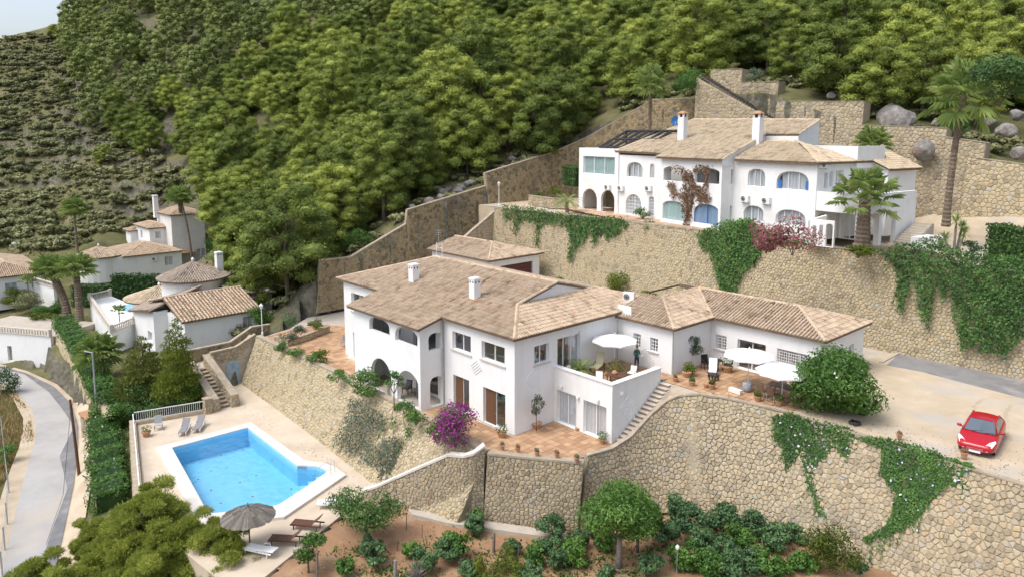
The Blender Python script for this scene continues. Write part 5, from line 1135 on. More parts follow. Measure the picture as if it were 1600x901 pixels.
# raised sun terrace with balustrade and small pool
ts = [PZ(x, y, -1.6) for x, y in ((140, 464), (172, 457), (200, 470), (207, 510), (174, 514))]; tp = [(p.x, p.y) for p in ts]; tp = [tp[0], tp[1], (-58, -4.5), (-55.3, -7.6), (tp[4][0], tp[4][1])]
tt = thing('sun_terrace', 'raised white sun terrace with cream balusters beside the round house', 'terrace', (tp[4][0], tp[4][1], -5.5)); MB().prism(tp, -6.2, -2.0).build('terrace_wall', 'plaster', tt)
def balustrade(parent, a, b, z, h=.8, m='stone_trim', sp=.28, ends=(0, 1)):
    a, b = Vector((a[0], a[1], z)), Vector((b[0], b[1], z)); L = (b-a).length; d = (b-a)/L; n_ = Vector((-d.y, d.x, 0)); k = max(2, int(L/sp))
    fr = lambda x, y, zz: tuple(a+d*x+n_*y+Vector((0, 0, zz)))
    MB().box(0, L, -.14, .14, h-.12, h, fr=fr).build('rail', m, parent); MB().box(0, L, -.12, .12, 0, .1, fr=fr).build('plinth', m, parent)
    src = None
    for i in range(k):
        c = a+d*((i+.5)*L/k)
        if src is None: src = MB().lathe([(.06, .1), (.09, .3), (.05, .48), (.075, h-.12)], (c.x, c.y, z), 8).build('baluster', m, parent); base = c
        else: o_ = src.copy(); COL.objects.link(o_); o_.location = Vector(src.location)+(c-base)
    for e in [(a, b)[i] for i in ends]: MB().box(e.x-.18, e.x+.18, e.y-.18, e.y+.18, z, z+h+.12).build('post', m, parent)
balustrade(tt, tp[0], tp[1], -1.995); balustrade(tt, tp[0], tp[4], -1.995, sp=.34, ends=(1,)); balustrade(tt, tp[4], tp[3], -1.995, ends=(1,))
MB().box(-66, -61.5, -6.6, -4.8, -2.1, -1.97).build('plunge_pool', 'pool_tile', tt)
n3_ = thing('neighbour_house', 'white house with beige tiled roof cut by the left edge of the photo', 'house', (-100, -14, -5)); 
boxhouse(n3_, -112, -93, -18, -9.5, -6, -1.2, side=((3.5, 5, -3.3, -2.2), (6.8, 7.6, -3.4, -2.0))); hip(n3_, -112, -93, -18, -9.5, -1.2, .32)
gw = thing('garage_wall', 'tall white street wall with cream balustrade at the valley road bend', 'wall', (-68, -17, -8)); 
g0_, g1_ = PZ(-60, 560, -8), PZ(83, 574, -8); g0_ = (g0_.x, g0_.y); g1_ = (g1_.x, g1_.y)
Wg_ = Wall(g0_, g1_, -8.2, -4.2, .4); Wg_.op(12, 19, 540, 563, 0, mull=1, fm='stone_trim'); Wg_.build(gw); balustrade(gw, g0_, g1_, -4.2, .75, sp=.4)
MB().prism([(g0_[0]-.2, g0_[1]+.3), (g1_[0]-.2, g1_[1]+.3), (g1_[0]-4, g1_[1]+6), (g0_[0]-4, g0_[1]+6)], -8.2, -4.35).build('back_fill', 'concrete', gw)
w2 = thing('garden_wall', 'white garden wall with cream balustrade below the leftmost house', 'wall', (-84, -9, -5)); a_, b_ = PZ(40, 462, -5), PZ(86, 477, -5)
Wall((a_.x, a_.y), (b_.x, b_.y), -6, -2.4, .4).build(w2); balustrade(w2, (a_.x, a_.y), (b_.x, b_.y), -2.4, .7, sp=.5)
# ============================================================ pines
def ico(sub):
    bm = bmesh.new(); bmesh.ops.create_icosphere(bm, subdivisions=sub, radius=1); V = np.array([v.co[:] for v in bm.verts]); F = np.array([[v.index for v in f.verts] for f in bm.faces]); bm.free(); return V, F
ICO2, ICO1 = ico(2), ico(1)
def with_core(v, f, t, B, kt, rng, sc=.84, ic=ICO2, zs=1.):
    """packs each clump of needles round a lumpy solid heart so that it reads as a dense puff; quads + triangles (as degenerate-free quads split)"""
    IV, IF = ic; vs = [v]; fs = [tuple(q) for q in f]; ts = list(t); o = len(v)
    for b, k in zip(B, kt):
        n = 1+.13*np.sin(IV[:, :1]*5+b[0]*3)*np.sin(IV[:, 1:2]*5+b[1]*3)+.1*rng.normal(size=(len(IV), 1)); vs.append(np.array(b[:3])+IV*n*np.array(b[3:6])*sc); fs += [tuple(q+o) for q in IF]; ts += list(np.clip(.42+k+.1*rng.normal(size=len(IF)), 0, 1)); o += len(IV)
    return np.concatenate(vs), fs, ts
def pine_proto(seed, h, spread, ncl, per, size, m, cb=.32, asp=.28, top=1.0, cr=1.15, face=.55):
    rng = np.random.default_rng(seed); root = thing('pine_tree', '', 'pine tree'); bl = []; n = 0
    ctr = h*(cb+1)/2; hz = h*(1-cb)/2
    for i in range(ncl):                                   # puffs spread over an uneven dome, a few inside
        zf = 1-1.75*((i+.5)/ncl)**.9; a = i*2.39996+rng.uniform(-.25, .25); lump_ = 1+.22*math.sin(a*2+seed)*(1-abs(zf))+rng.uniform(-.26, .14)
        rr = math.sqrt(max(0, 1-zf*zf))*spread*lump_; k = 1. if i % 5 else rng.uniform(.3, .6)
        s = cr*rng.uniform(.72, 1.3)*(1.05-.2*zf); bl.append((rr*k*math.cos(a), rr*k*math.sin(a), ctr+zf*hz*(lump_ if k == 1. else .7), s, s, s*rng.uniform(.55, .78)))
    B = np.array(bl); N = ncl*per; k = np.repeat(np.arange(ncl), per)
    d = rng.normal(size=(N, 3)); d[:, 2] = np.where(d[:, 2] < -.1, d[:, 2]*.6, d[:, 2]); d /= np.linalg.norm(d, axis=1)[:, None]
    r = 1-.34*rng.random((N, 1))**1.2+.09*rng.normal(size=(N, 1)); p = B[k, :3]+d*B[k, 3:6]*r
    nn = d*np.array((1, 1, 1.2))+np.array((0, 0, .25)); nn /= np.linalg.norm(nn, axis=1)[:, None]
    v, f = leaf_quads(p, nn, size, asp, rng, 0, .72, face); kt = rng.uniform(-.15, .15, ncl); t = np.clip(.5+kt[k]+rng.normal(size=N)*.12, 0, 1)
    v, f, t = with_core(v, f, t, bl, kt, rng, .64 if face is not None else .48); link('crown', v, f, t, m, root)
    mb = MB(); mb.tube([(0, 0, -.6), (.1, .05, h*.4), (-.08, .1, h*.82)], [h*.022, h*.016, .04], 7)
    for b in bl[::3]: mb.tube([(.05, .05, b[2]*.78), (b[0]*.55, b[1]*.55, b[2]*.9), b[:3]], [.07, .045, .02], 4, cap=False)
    mb.build('trunk', 'bark', root); return kids(root)
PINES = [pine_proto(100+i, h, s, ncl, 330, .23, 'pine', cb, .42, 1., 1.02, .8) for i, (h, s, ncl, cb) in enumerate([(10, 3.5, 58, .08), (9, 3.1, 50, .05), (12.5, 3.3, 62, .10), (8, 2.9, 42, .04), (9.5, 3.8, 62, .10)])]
FARP = []
for i, (h, s, ncl) in enumerate([(10.5, 3.6, 34), (9.2, 3.2, 30), (11.8, 3.5, 36)]):
    rng = np.random.default_rng(300+i); bl = []
    for j in range(ncl):
        zf = 1-1.8*((j+.5)/ncl)**.9; a = j*2.39996; lm = 1+.25*math.sin(a*2+i)*(1-abs(zf))+rng.uniform(-.15, .1); rr = math.sqrt(max(0, 1-zf*zf))*s*lm*(1-.25*max(0, zf)); k_ = 1.15*rng.uniform(.75, 1.25)
        bl.append((rr*math.cos(a), rr*math.sin(a), h*.56+zf*h*.42*lm, k_, k_, k_*.78))
    p, nn, k, r = blob_pts(bl, ncl*34, rng, .28); v, f = leaf_quads(p, nn, .5, .5, rng, 0, .6, .75); kt = rng.uniform(-.15, .15, ncl); t = np.clip(.5+kt[k]+rng.normal(size=len(p))*.12, 0, 1); FARP.append(with_core(v, f, t, bl, kt, rng, .68, ICO1))
FLEFT = [(-80, 118), (0, 112), (40, 108), (90, 112), (125, 142), (210, 152), (245, 205), (290, 318), (340, 345), (400, 362), (520, 395)]
def fleft(y): return float(np.interp(y, [q[0] for q in FLEFT], [q[1] for q in FLEFT]))
cand = []; rg = random.Random(21)
D = 82.
while D < 330:
    st = 6.3+.014*(D-80); u = -D*.75
    while u < D*.80:
        x = CAM.x+RGT.x*u+FWD.x*D+rg.uniform(-.42, .42)*st*1.0; y = CAM.y+RGT.y*u+FWD.y*D+rg.uniform(-.42, .42)*st; u += st
        if (x > -39.8 and y < 53.4) or (x > -43 and 19 < y < 34 and rg.random() < .8): continue
        cand.append((x, y))
    D += st*1.02
cz = ground(cand); trees_ = []
for (x, y), z in zip(cand, cz):
    px, py, zc = proj((x, y, z)); pt = proj((x, y, z+10))
    if zc < 1 or px < -60 or px > 1660 or pt[1] > 900 or py < -75: continue
    if px < fleft(py)+rg.uniform(-18, 12): continue
    if 1155 < px < 1195 and 20 < py < 105: continue
    if x < -42 and y < 12 and px < 330: continue
    trees_.append((zc, x, y, z, px, py))
trees_.sort(); nearT = trees_[:292]; farT = trees_[292:]
for lst in ((160, 272), (312, 262), (355, 330), (232, 262), (95, 150), (60, 58), (40, 90)):
    pass
GRPP = 'pines covering the hillside'
for i, (zc, x, y, z, px, py) in enumerate(nearT):
    s = rg.uniform(.82, 1.38)*(.9 if rg.random() < .3 else 1)
    if py < 250 and x > -42: s *= .95
    zone = 'in the dense wood right of the white tower' if px < 470 else 'in the wood above the dark hill wall' if px < 880 else 'in the wood behind the upper villa' if px < 1230 else 'in the wood above the stepped stone walls'
    lab = ('front-row ' if i < 40 else 'distant ' if i > 200 else '')+'yellow-green clumpy pine '+zone
    c = dup(PINES[rg.randrange(5)], (x, y, z-.5), rg.uniform(0, 6.28), (s*rg.uniform(.92, 1.08), s*rg.uniform(.92, 1.08), s), lab, GRPP)
vs = []; fs = []; ts = []; o_ = 0
for (zc, x, y, z, px, py) in farT:
    v, f, t = FARP[rg.randrange(3)]; a = rg.uniform(0, 6.28); s = rg.uniform(.85, 1.3); ca, sa = math.cos(a)*s, math.sin(a)*s
    w_ = np.stack([v[:, 0]*ca-v[:, 1]*sa+x, v[:, 0]*sa+v[:, 1]*ca+y, v[:, 2]*s+z-.2], 1); vs.append(w_); fs += [tuple(j+o_ for j in q) for q in f]; o_ += len(w_); ts.append(np.clip(np.array(t)+rg.uniform(-.16, .1), 0, 1))
if vs:
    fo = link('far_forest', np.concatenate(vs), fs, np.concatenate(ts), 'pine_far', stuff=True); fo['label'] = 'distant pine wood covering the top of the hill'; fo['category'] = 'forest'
for q, (px, py, h, lab) in enumerate([(163, 262, .5, 'small pine alone on the farming terraces above the tower house'), (310, 268, .55, 'small pine below the dark forest edge near grey dry wall'), (100, 158, .42, 'small pine at the upper left terrace edge'), (84, 62, .62, 'leftmost pine of the trio on the skyline'), (108, 48, .72, 'middle pine of the trio on the skyline'), (140, 50, .66, 'rightmost pine of the trio on the skyline'), (270, 312, .36, 'young yellow-green pine above the tower house roof'), (345, 350, .6, 'pine standing right of the white tower'), (395, 455, .62, 'low pine beside the grey agave slope')]):
    D = 110.
    while D < 300:
        p = PD(px, py, D); D += 1.5
        if gz(p.x, p.y) >= p.z: break
    dup(PINES[q % 5], (p.x, p.y, gz(p.x, p.y)-.2), q*1.1, h, lab, 'single pines on the open slope')
# foreground pines below the pool deck
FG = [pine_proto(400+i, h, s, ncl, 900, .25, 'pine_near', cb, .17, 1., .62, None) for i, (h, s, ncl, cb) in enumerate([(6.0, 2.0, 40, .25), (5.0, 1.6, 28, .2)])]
for px, py, D, s, k, lab in [(232, 815, 42, 1.0, 0, 'bright green foreground pine overlapping the pool deck corner'), (172, 862, 42, .85, 1, 'foreground pine at the edge of the valley road'), (352, 862, 40, .85, 1, 'foreground pine in front of the straw parasol'), (62, 905, 41, .8, 1, 'foreground pine cut by the lower left frame edge'), (285, 868, 40, .8, 0, 'foreground pine in the middle of the lower left clump'), (400, 893, 39, .55, 1, 'low foreground pine at the garden corner'), (205, 900, 39.5, .8, 1, 'foreground pine at the bottom edge below the deck corner'), (300, 838, 41, .75, 1, 'foreground pine reaching up to the pool coping'), (365, 895, 38.8, .85, 1, 'foreground pine at the bottom edge before the white lounger'), (255, 890, 39, .85, 0, 'foreground pine at the bottom edge in the thickest part'), (140, 842, 43, .6, 1, 'small foreground pine standing out against the road')]:
    p = PD(px, py, D); hh = 6.0 if k == 0 else 5.0; dup(FG[k], (p.x, p.y, p.z-hh*s*.62), D, s, lab, 'foreground pines')
# the prototypes themselves become trees of the wood
for i, pr in enumerate(PINES):
    x, y = [(-46, 8), (-47, 14), (-45.5, 19.5), (-50, 4), (-48, 24)][i]; place(pr, (x, y, gz(x, y)-.2), i*1.3, .95); pr['label'] = 'front-row yellow-green clumpy pine in the wood above the dark hill wall'; pr['group'] = GRPP
for i, pr in enumerate(FG):
    p = PD((128, 325)[i], (905, 915)[i], 39.5); place(pr, (p.x, p.y, p.z-3.6), i, .8); pr['label'] = ('foreground pine filling the bottom edge beside the road', 'foreground pine filling the bottom edge under the parasol')[i]; pr['group'] = 'foreground pines'
# ============================================================ scrub on the open slope
SCR = []
for i in range(4):
    rng = np.random.default_rng(500+i); bl = lump((0, 0, .55), (.95, .95, .6), 7, rng, .85, .7, .5); root = thing('shrub', '', 'shrub'); p, nn, k, r = blob_pts(bl, 260, rng, .5); p[:, 2] = np.maximum(p[:, 2], .02)
    v, f = leaf_quads(p, nn, .36, .6, rng, 0, .5, .7); t = np.clip(.5+rng.normal(size=260)*.17, 0, 1); v, f, t = with_core(v, f, t, bl, rng.uniform(-.1, .1, len(bl)), rng, .8, ICO1); link('foliage', v, f, t, 'scrub', root); SCR.append((kids(root), v, f, t))
cs = []
D = 96.
while D < 270:
    st = 2.3; u = -D*.76
    while u < -D*.02:
        x = CAM.x+RGT.x*u+FWD.x*D+rg.uniform(-1, 1)*st*.5; y = CAM.y+RGT.y*u+FWD.y*D+rg.uniform(-1, 1)*st*.5; u += st
        if rg.random() < .95: cs.append((x, y))
    D += st
zz = ground(cs); sh = []
for (x, y), z in zip(cs, zz):
    px, py, zc = proj((x, y, z))
    if zc < 1 or px < -15 or px > fleft(py)+25 or py < 40 or py > 392: continue
    if -123 < x < -92 and -20 < y < 22: continue
    if x > -64 and y < 12: continue
    sh.append((zc, x, y, z))
sh.sort(); SG_ = 'scrub bushes on the open slope'
for i, (zc, x, y, z) in enumerate(sh[:290]):
    s = rg.choice((.6, .8, 1., 1.2, 1.5, 2.1)); dup(SCR[i % 4][0], (x, y, z-.05), rg.uniform(0, 6.28), (s, s*rg.uniform(.8, 1.2), s*rg.uniform(.8, 1.15)), 'olive-green scrub bush on the open terraced slope', SG_)
vs = []; fs = []; ts = []; o_ = 0
for (zc, x, y, z) in sh[290:]:
    _, v, f, t0 = SCR[rg.randrange(4)]; s = rg.choice((.6, .8, 1., 1.3, 1.7, 2.3)); f = f[100:]; t0 = t0[100:]; ca, sa = math.cos(x)*s, math.sin(x)*s
    vs.append(np.stack([v[:, 0]*ca-v[:, 1]*sa+x, v[:, 0]*sa+v[:, 1]*ca+y, v[:, 2]*s*.9+z], 1)); fs += [tuple(j+o_ for j in q) for q in f]; o_ += len(v); ts.append(np.clip(np.array(t0)+rg.uniform(-.3, .3), 0, 1))
if vs:
    fo = link('far_scrub', np.concatenate(vs), fs, np.concatenate(ts), 'scrub', stuff=True); fo['label'] = 'distant low scrub below the ridge'; fo['category'] = 'scrub'
for i, (pr, *_) in enumerate(SCR):
    x, y = -66-i*6, 14+i*2; place(pr, (x, y, gz(x, y)-.05), i, 1.2); pr['label'] = 'olive-green scrub bush on the open terraced slope'; pr['group'] = SG_
UG = 'undergrowth bushes under the pines'
for i in range(160):
    k = (0, 1, 0, 1, 2)[i % 5]
    if k == 0: x, y = -39.2-rg.random()*6, (rg.uniform(7, 46) if i % 2 else rg.uniform(32, 47))
    elif k == 1: x, y = rg.uniform(-36, 16), 52.6+rg.random()*7
    else: x, y = rg.uniform(-60, -41), rg.uniform(-2, 9)
    s = rg.uniform(.6, 1.5); dup(SCR[i % 4][0], (x, y, gz(x, y)-.05), rg.uniform(0, 6.28), (s, s, s*.9), ['low bush in the undergrowth behind the dark hill wall', 'low bush under the pines above the stepped walls', 'low bush in the rough ground left of the hill wall'][k], UG).name = 'undergrowth_bush'
G_ = []
while len(G_) < 9000:
    D = rg.uniform(105, 265); u = -D*rg.uniform(.2, .74); x = CAM.x+RGT.x*u+FWD.x*D; y = CAM.y+RGT.y*u+FWD.y*D
    if not (-124 < x < -90 and -22 < y < 23): G_.append((x, y))
G_ = np.array(G_); zz = ground(G_)+.15; k_ = [i for i, (q, z) in enumerate(zip(G_, zz)) if proj((q[0], q[1], z))[0] < fleft(proj((q[0], q[1], z))[1])+30]
P_ = np.c_[G_, zz][k_]; v, f = leaf_quads(P_, np.tile((0, 0, 1.), (len(P_), 1)), 1.1, .35, RNG, 0, .55); o_ = link('hill_grass', v, f, RNG.random(len(P_)), 'hill_grass', stuff=True); o_['label'] = 'dry grass tufts between the scrub bushes'; o_['category'] = 'grass'
# ============================================================ rocks
def rock(label, c, r, seed=1, m='rock'):
    bm = bmesh.new(); bmesh.ops.create_icosphere(bm, subdivisions=3, radius=1); rng = np.random.default_rng(seed); dirs = rng.normal(size=(9, 3)); dirs /= np.linalg.norm(dirs, axis=1)[:, None]; of = rng.uniform(.62, .95, 9)
    for v in bm.verts:
        p = np.array(v.co); n = p/np.linalg.norm(p); k = 1.
        for d, o in zip(dirs, of):
            q = n.dot(d)
            if q > .1: k = min(k, o/q)
        v.co = Vector(n*k*(1+.05*math.sin(n[0]*9+seed)*math.sin(n[1]*8)))
    V = np.array([v.co for v in bm.verts])*np.array(r)+np.array(c); F = [tuple(q.index for q in f.verts) for f in bm.faces]; bm.free()
    return tag(link('boulder', V-0, F, [.5]*len(F), m, None, loc=(c[0], c[1], c[2]-r[2]*.7)), label, 'boulder', 'boulders behind the walls')
p = PY(1398, 165, 53); rock('large grey rock outcrop above the stepped stone wall', (p.x, 53.5, 20.4), (2.2, 1.8, 2.2), 1)
p = PY(1443, 235, 48.4); rock('grey boulder set into the stone wall beside the tall palm', tuple(p), (1.05, .8, 1.1), 2)
for i, (px, py, Yv, r, lab) in enumerate([(1572, 205, 52, 1.0, 'pale boulder near the right frame edge above the wall'), (1590, 180, 54, .8, 'boulder behind the pale one at the right frame edge'), (1548, 190, 53, .6, 'round boulder right of the tall palm crown'), (1300, 150, 52.5, .6, 'small boulder left of the big rock outcrop'), (1320, 152, 52.7, .5, 'smaller boulder touching the big rock outcrop base'), (1466, 192, 52, .7, 'boulder behind the tall palm fronds'), (1500, 205, 51.5, .6, 'boulder on the wall step behind the tall palm trunk'), (1595, 240, 50.5, .9, 'lowest boulder at the right frame edge')]):
    p = PY(px, py, Yv); rock(lab, tuple(p), (r, r*.9, r*.75), 10+i)
for i, (px, py) in enumerate([(690, 300), (715, 305), (735, 285), (700, 285), (760, 268), (785, 262), (730, 268), (800, 255), (672, 318), (645, 330), (720, 262), (690, 268)]):
    p = PX(px, py, -40.5-(i % 4)*.9); z = gz(p.x, p.y); rock('%s rock on the cut bank behind the hill wall' % ['pale', 'brown', 'grey'][i % 3], (p.x, p.y, z+.2), (.7+.2*(i % 3), .6, .55), 40+i)
# ============================================================ hedges
def hedge(label, a, b, wd, h, m='leaf_dark', dens=55, size=.2, flower=None, name='hedge', cat='hedge', amp=1.):
    a, b = Vector(a), Vector(b); d = b-a; L = d.length; d.normalize(); n_ = Vector((-d.y, d.x, 0)).normalized(); root = thing(name, label, cat, tuple((a+b)/2)); rng = np.random.default_rng(int(abs(a.x)*7)+3)
    A = L*wd+2*L*h+2*wd*h; N = int(A*dens); pts = []; nr = []
    for q in range(N):
        k = rng.random()*A
        if k < L*wd: s, w_, z, nn = rng.random()*L, (rng.random()-.5)*wd, h, Vector((0, 0, 1))
        elif k < L*wd+2*L*h: sg = 1 if rng.random() < .5 else -1; s, w_, z, nn = rng.random()*L, sg*wd/2, rng.random()*h, n_*sg
        else: sg = 1 if rng.random() < .5 else -1; s, w_, z, nn = (L if sg > 0 else 0), (rng.random()-.5)*wd, rng.random()*h, d*sg
        ins = rng.random()**2*.3; wob = amp*(.06*math.sin(s*2.3+w_)+.05*math.sin(s*5.1+z*3+w_*2)); p = a+d*s+n_*w_+Vector((0, 0, z))-nn*(ins-wob); pts.append(p); nr.append(nn)
    P_ = np.array([list(p) for p in pts]); NN = np.array([list(p) for p in nr]); v, f = leaf_quads(P_, NN, size, .55, rng, 0, .45, .8); link('foliage', v, f, np.clip(.42+rng.normal(size=N)*.16, 0, 1), m, root)
    if flower: k = rng.choice(N, flower[1], replace=False); v, f = leaf_quads(P_[k]+NN[k]*.1, NN[k], flower[2], .9, rng, 0, .3); link('flowers', v, f, rng.random(len(k)), flower[0], root, stuff=True)
    fr = lambda x, y, z: tuple(a+d*x+n_*y+Vector((0, 0, z))); MB().box(.2, L-.2, -wd/2+.25, wd/2-.25, -.3, h-.25, .1, fr=fr).build('branches', 'leaf_dark', root); return root
hedge('tall clipped dark hedge behind the round house', (-80, -3.5, -5), (-70, 6.5, -5), 1.6, 4.6, 'leaf_dark', 26, .3)
hedge('lower clipped hedge beside the pair of palms', (-84.5, -7.5, -5.6), (-80, -3.8, -5.4), 1.8, 3.6, 'leaf_dark', 26, .3)
hedge('clipped hedge right of the white tower', (-104, 20, -4.2), (-96, 30, -3.5), 1.5, 3.0, 'leaf_dark', 22, .32)
a, b, c_ = PZ(98, 508, -4.3), PZ(125, 545, -4.3), PZ(163, 622, -4.4)
hedge('bright green hedge along the top of the sandy road wall', a, b, 2.2, 1.2, 'leaf', 60, .2, amp=2.5); hedge('bright green hedge bending down behind the street lamp pole', b, c_, 2.2, 1.2, 'leaf', 60, .2, amp=2.5)
a, b = PZ(163, 665, -6.3), PZ(175, 800, -7.2); hedge('oleander hedge with white flowers below the pool railing', a, b, 2.3, 1.6, 'leaf', 80, .2, ('flower_white', 60, .16), amp=4.5)
hedge('dark hanging hedge on the upper drive at the right frame edge', (17.5, 33.2, 9.8), (21.5, 30.6, 9.8), 1.5, 2.9, 'leaf_dark', 80, .22)
hedge('clipped hedge left of the upper villa', (-29.5, 36, 13.2), (-26.4, 35, 13.2), 1.4, 2.2, 'leaf_dark', 60, .2); 
# ============================================================ climbers
def zp(L, ox, oy, s): return [(ox+x/s, oy+y/s) for x, y in L]
n4 = (0, -6.06, 2.15)
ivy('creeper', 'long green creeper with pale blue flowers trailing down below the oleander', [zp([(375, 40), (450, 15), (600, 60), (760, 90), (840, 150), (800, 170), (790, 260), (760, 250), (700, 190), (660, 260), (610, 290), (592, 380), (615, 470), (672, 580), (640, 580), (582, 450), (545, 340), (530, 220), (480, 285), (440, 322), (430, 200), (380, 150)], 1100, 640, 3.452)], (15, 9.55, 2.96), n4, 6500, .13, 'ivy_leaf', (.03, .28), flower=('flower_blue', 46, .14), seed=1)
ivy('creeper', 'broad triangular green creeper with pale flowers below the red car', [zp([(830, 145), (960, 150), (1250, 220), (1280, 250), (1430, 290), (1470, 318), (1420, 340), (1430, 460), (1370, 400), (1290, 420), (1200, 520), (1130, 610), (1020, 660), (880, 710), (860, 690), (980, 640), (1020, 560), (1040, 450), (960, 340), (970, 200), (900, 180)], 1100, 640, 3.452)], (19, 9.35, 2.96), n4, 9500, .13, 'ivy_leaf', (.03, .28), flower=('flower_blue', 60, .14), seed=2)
ivy('creeper', 'small isolated tuft of creeper high on the parking wall', [zp([(125, 0), (200, 0), (205, 45), (160, 50), (130, 90), (122, 40)], 1100, 640, 3.452)], (12, 9.3, 2.96), n4, 260, .13, 'ivy_leaf', (.03, .2), seed=3)
n5_ = (0, -7.6, 1.05); P5 = (0, 28, 10.4)
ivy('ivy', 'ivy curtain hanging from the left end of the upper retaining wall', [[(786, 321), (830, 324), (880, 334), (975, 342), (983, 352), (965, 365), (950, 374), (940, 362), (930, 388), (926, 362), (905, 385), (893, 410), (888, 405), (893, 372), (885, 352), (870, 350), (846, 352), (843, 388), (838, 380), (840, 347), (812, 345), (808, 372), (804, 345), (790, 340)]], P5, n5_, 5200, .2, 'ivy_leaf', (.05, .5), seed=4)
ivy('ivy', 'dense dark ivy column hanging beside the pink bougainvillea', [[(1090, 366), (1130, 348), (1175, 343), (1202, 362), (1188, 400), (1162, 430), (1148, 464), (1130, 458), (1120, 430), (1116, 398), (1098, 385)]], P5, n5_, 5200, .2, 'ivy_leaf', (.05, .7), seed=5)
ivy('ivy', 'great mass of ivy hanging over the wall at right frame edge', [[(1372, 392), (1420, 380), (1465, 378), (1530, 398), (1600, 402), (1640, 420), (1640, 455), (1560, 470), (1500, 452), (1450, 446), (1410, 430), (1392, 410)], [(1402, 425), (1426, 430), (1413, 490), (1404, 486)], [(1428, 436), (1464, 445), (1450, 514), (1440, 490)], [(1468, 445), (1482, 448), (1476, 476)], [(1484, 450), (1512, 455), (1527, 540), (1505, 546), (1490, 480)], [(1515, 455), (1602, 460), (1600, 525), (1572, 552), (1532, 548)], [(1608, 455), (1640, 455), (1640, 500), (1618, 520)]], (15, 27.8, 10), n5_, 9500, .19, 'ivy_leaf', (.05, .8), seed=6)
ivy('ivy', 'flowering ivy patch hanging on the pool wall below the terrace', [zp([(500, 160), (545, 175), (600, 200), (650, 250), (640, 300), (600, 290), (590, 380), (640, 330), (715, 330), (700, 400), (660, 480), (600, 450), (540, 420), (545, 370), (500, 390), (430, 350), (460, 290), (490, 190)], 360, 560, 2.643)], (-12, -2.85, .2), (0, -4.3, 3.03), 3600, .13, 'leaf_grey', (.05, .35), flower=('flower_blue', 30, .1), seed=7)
ivy('ivy', 'two thin ivy strands on the pool wall near the bougainvillea', [zp([(660, 240), (690, 250), (685, 285), (665, 290)], 360, 560, 2.643), zp([(720, 270), (755, 285), (740, 330), (722, 300)], 360, 560, 2.643)], (-8, -2.95, .2), (0, -4.3, 3.2), 180, .13, 'leaf', (.03, .2), seed=8)
ivy('climber', 'withered brown climber spreading between the upper villa arches', [zp([(905, 750), (890, 660), (830, 610), (780, 540), (830, 540), (880, 600), (905, 560), (900, 500), (860, 450), (800, 440), (830, 425), (880, 430), (920, 460), (950, 470), (990, 430), (1060, 425), (1090, 440), (1030, 455), (970, 470), (960, 520), (980, 560), (1040, 570), (1080, 640), (1060, 680), (1000, 660), (980, 620), (960, 680), (950, 740), (937, 830), (918, 830)], 860, 160, 4.29)], Wu3.P(1, 12), Wu3.n, 1500, .2, 'dry', (.04, .4), seed=9)
def on(px, py, z): return tuple(PZ(px, py, z))
bush('bougainvillea', 'large purple bougainvillea spilling over the terrace edge', 'flowering shrub', on(712, 696, 0), (1.75, 1.5, 1.3), 1500, .15, 'leaf', 12, flower=('flower_purple', 2600, .13), shell=.4)
bush('bougainvillea', 'dusty pink bougainvillea on the upper wall left of the purple one', 'flowering shrub', on(1197, 395, 10.2), (1.5, 1.2, 1.5), 700, .18, 'leaf', 10, flower=('flower_pink', 1500, .17))
bush('bougainvillea', 'faded pink and purple bougainvillea below the arched windows', 'flowering shrub', on(1238, 398, 10.2), (1.7, 1.3, 1.45), 700, .18, 'leaf', 10, flower=('flower_pink', 1300, .17))
bush('oleander', 'huge round oleander bush between patio and parking', 'oleander', on(1306, 645, 2.9), (2.45, 2.45, 2.0), 17000, .25, 'leaf', 30, flower=('flower_white', 150, .15), asp=.36, br=.48, shell=.3)
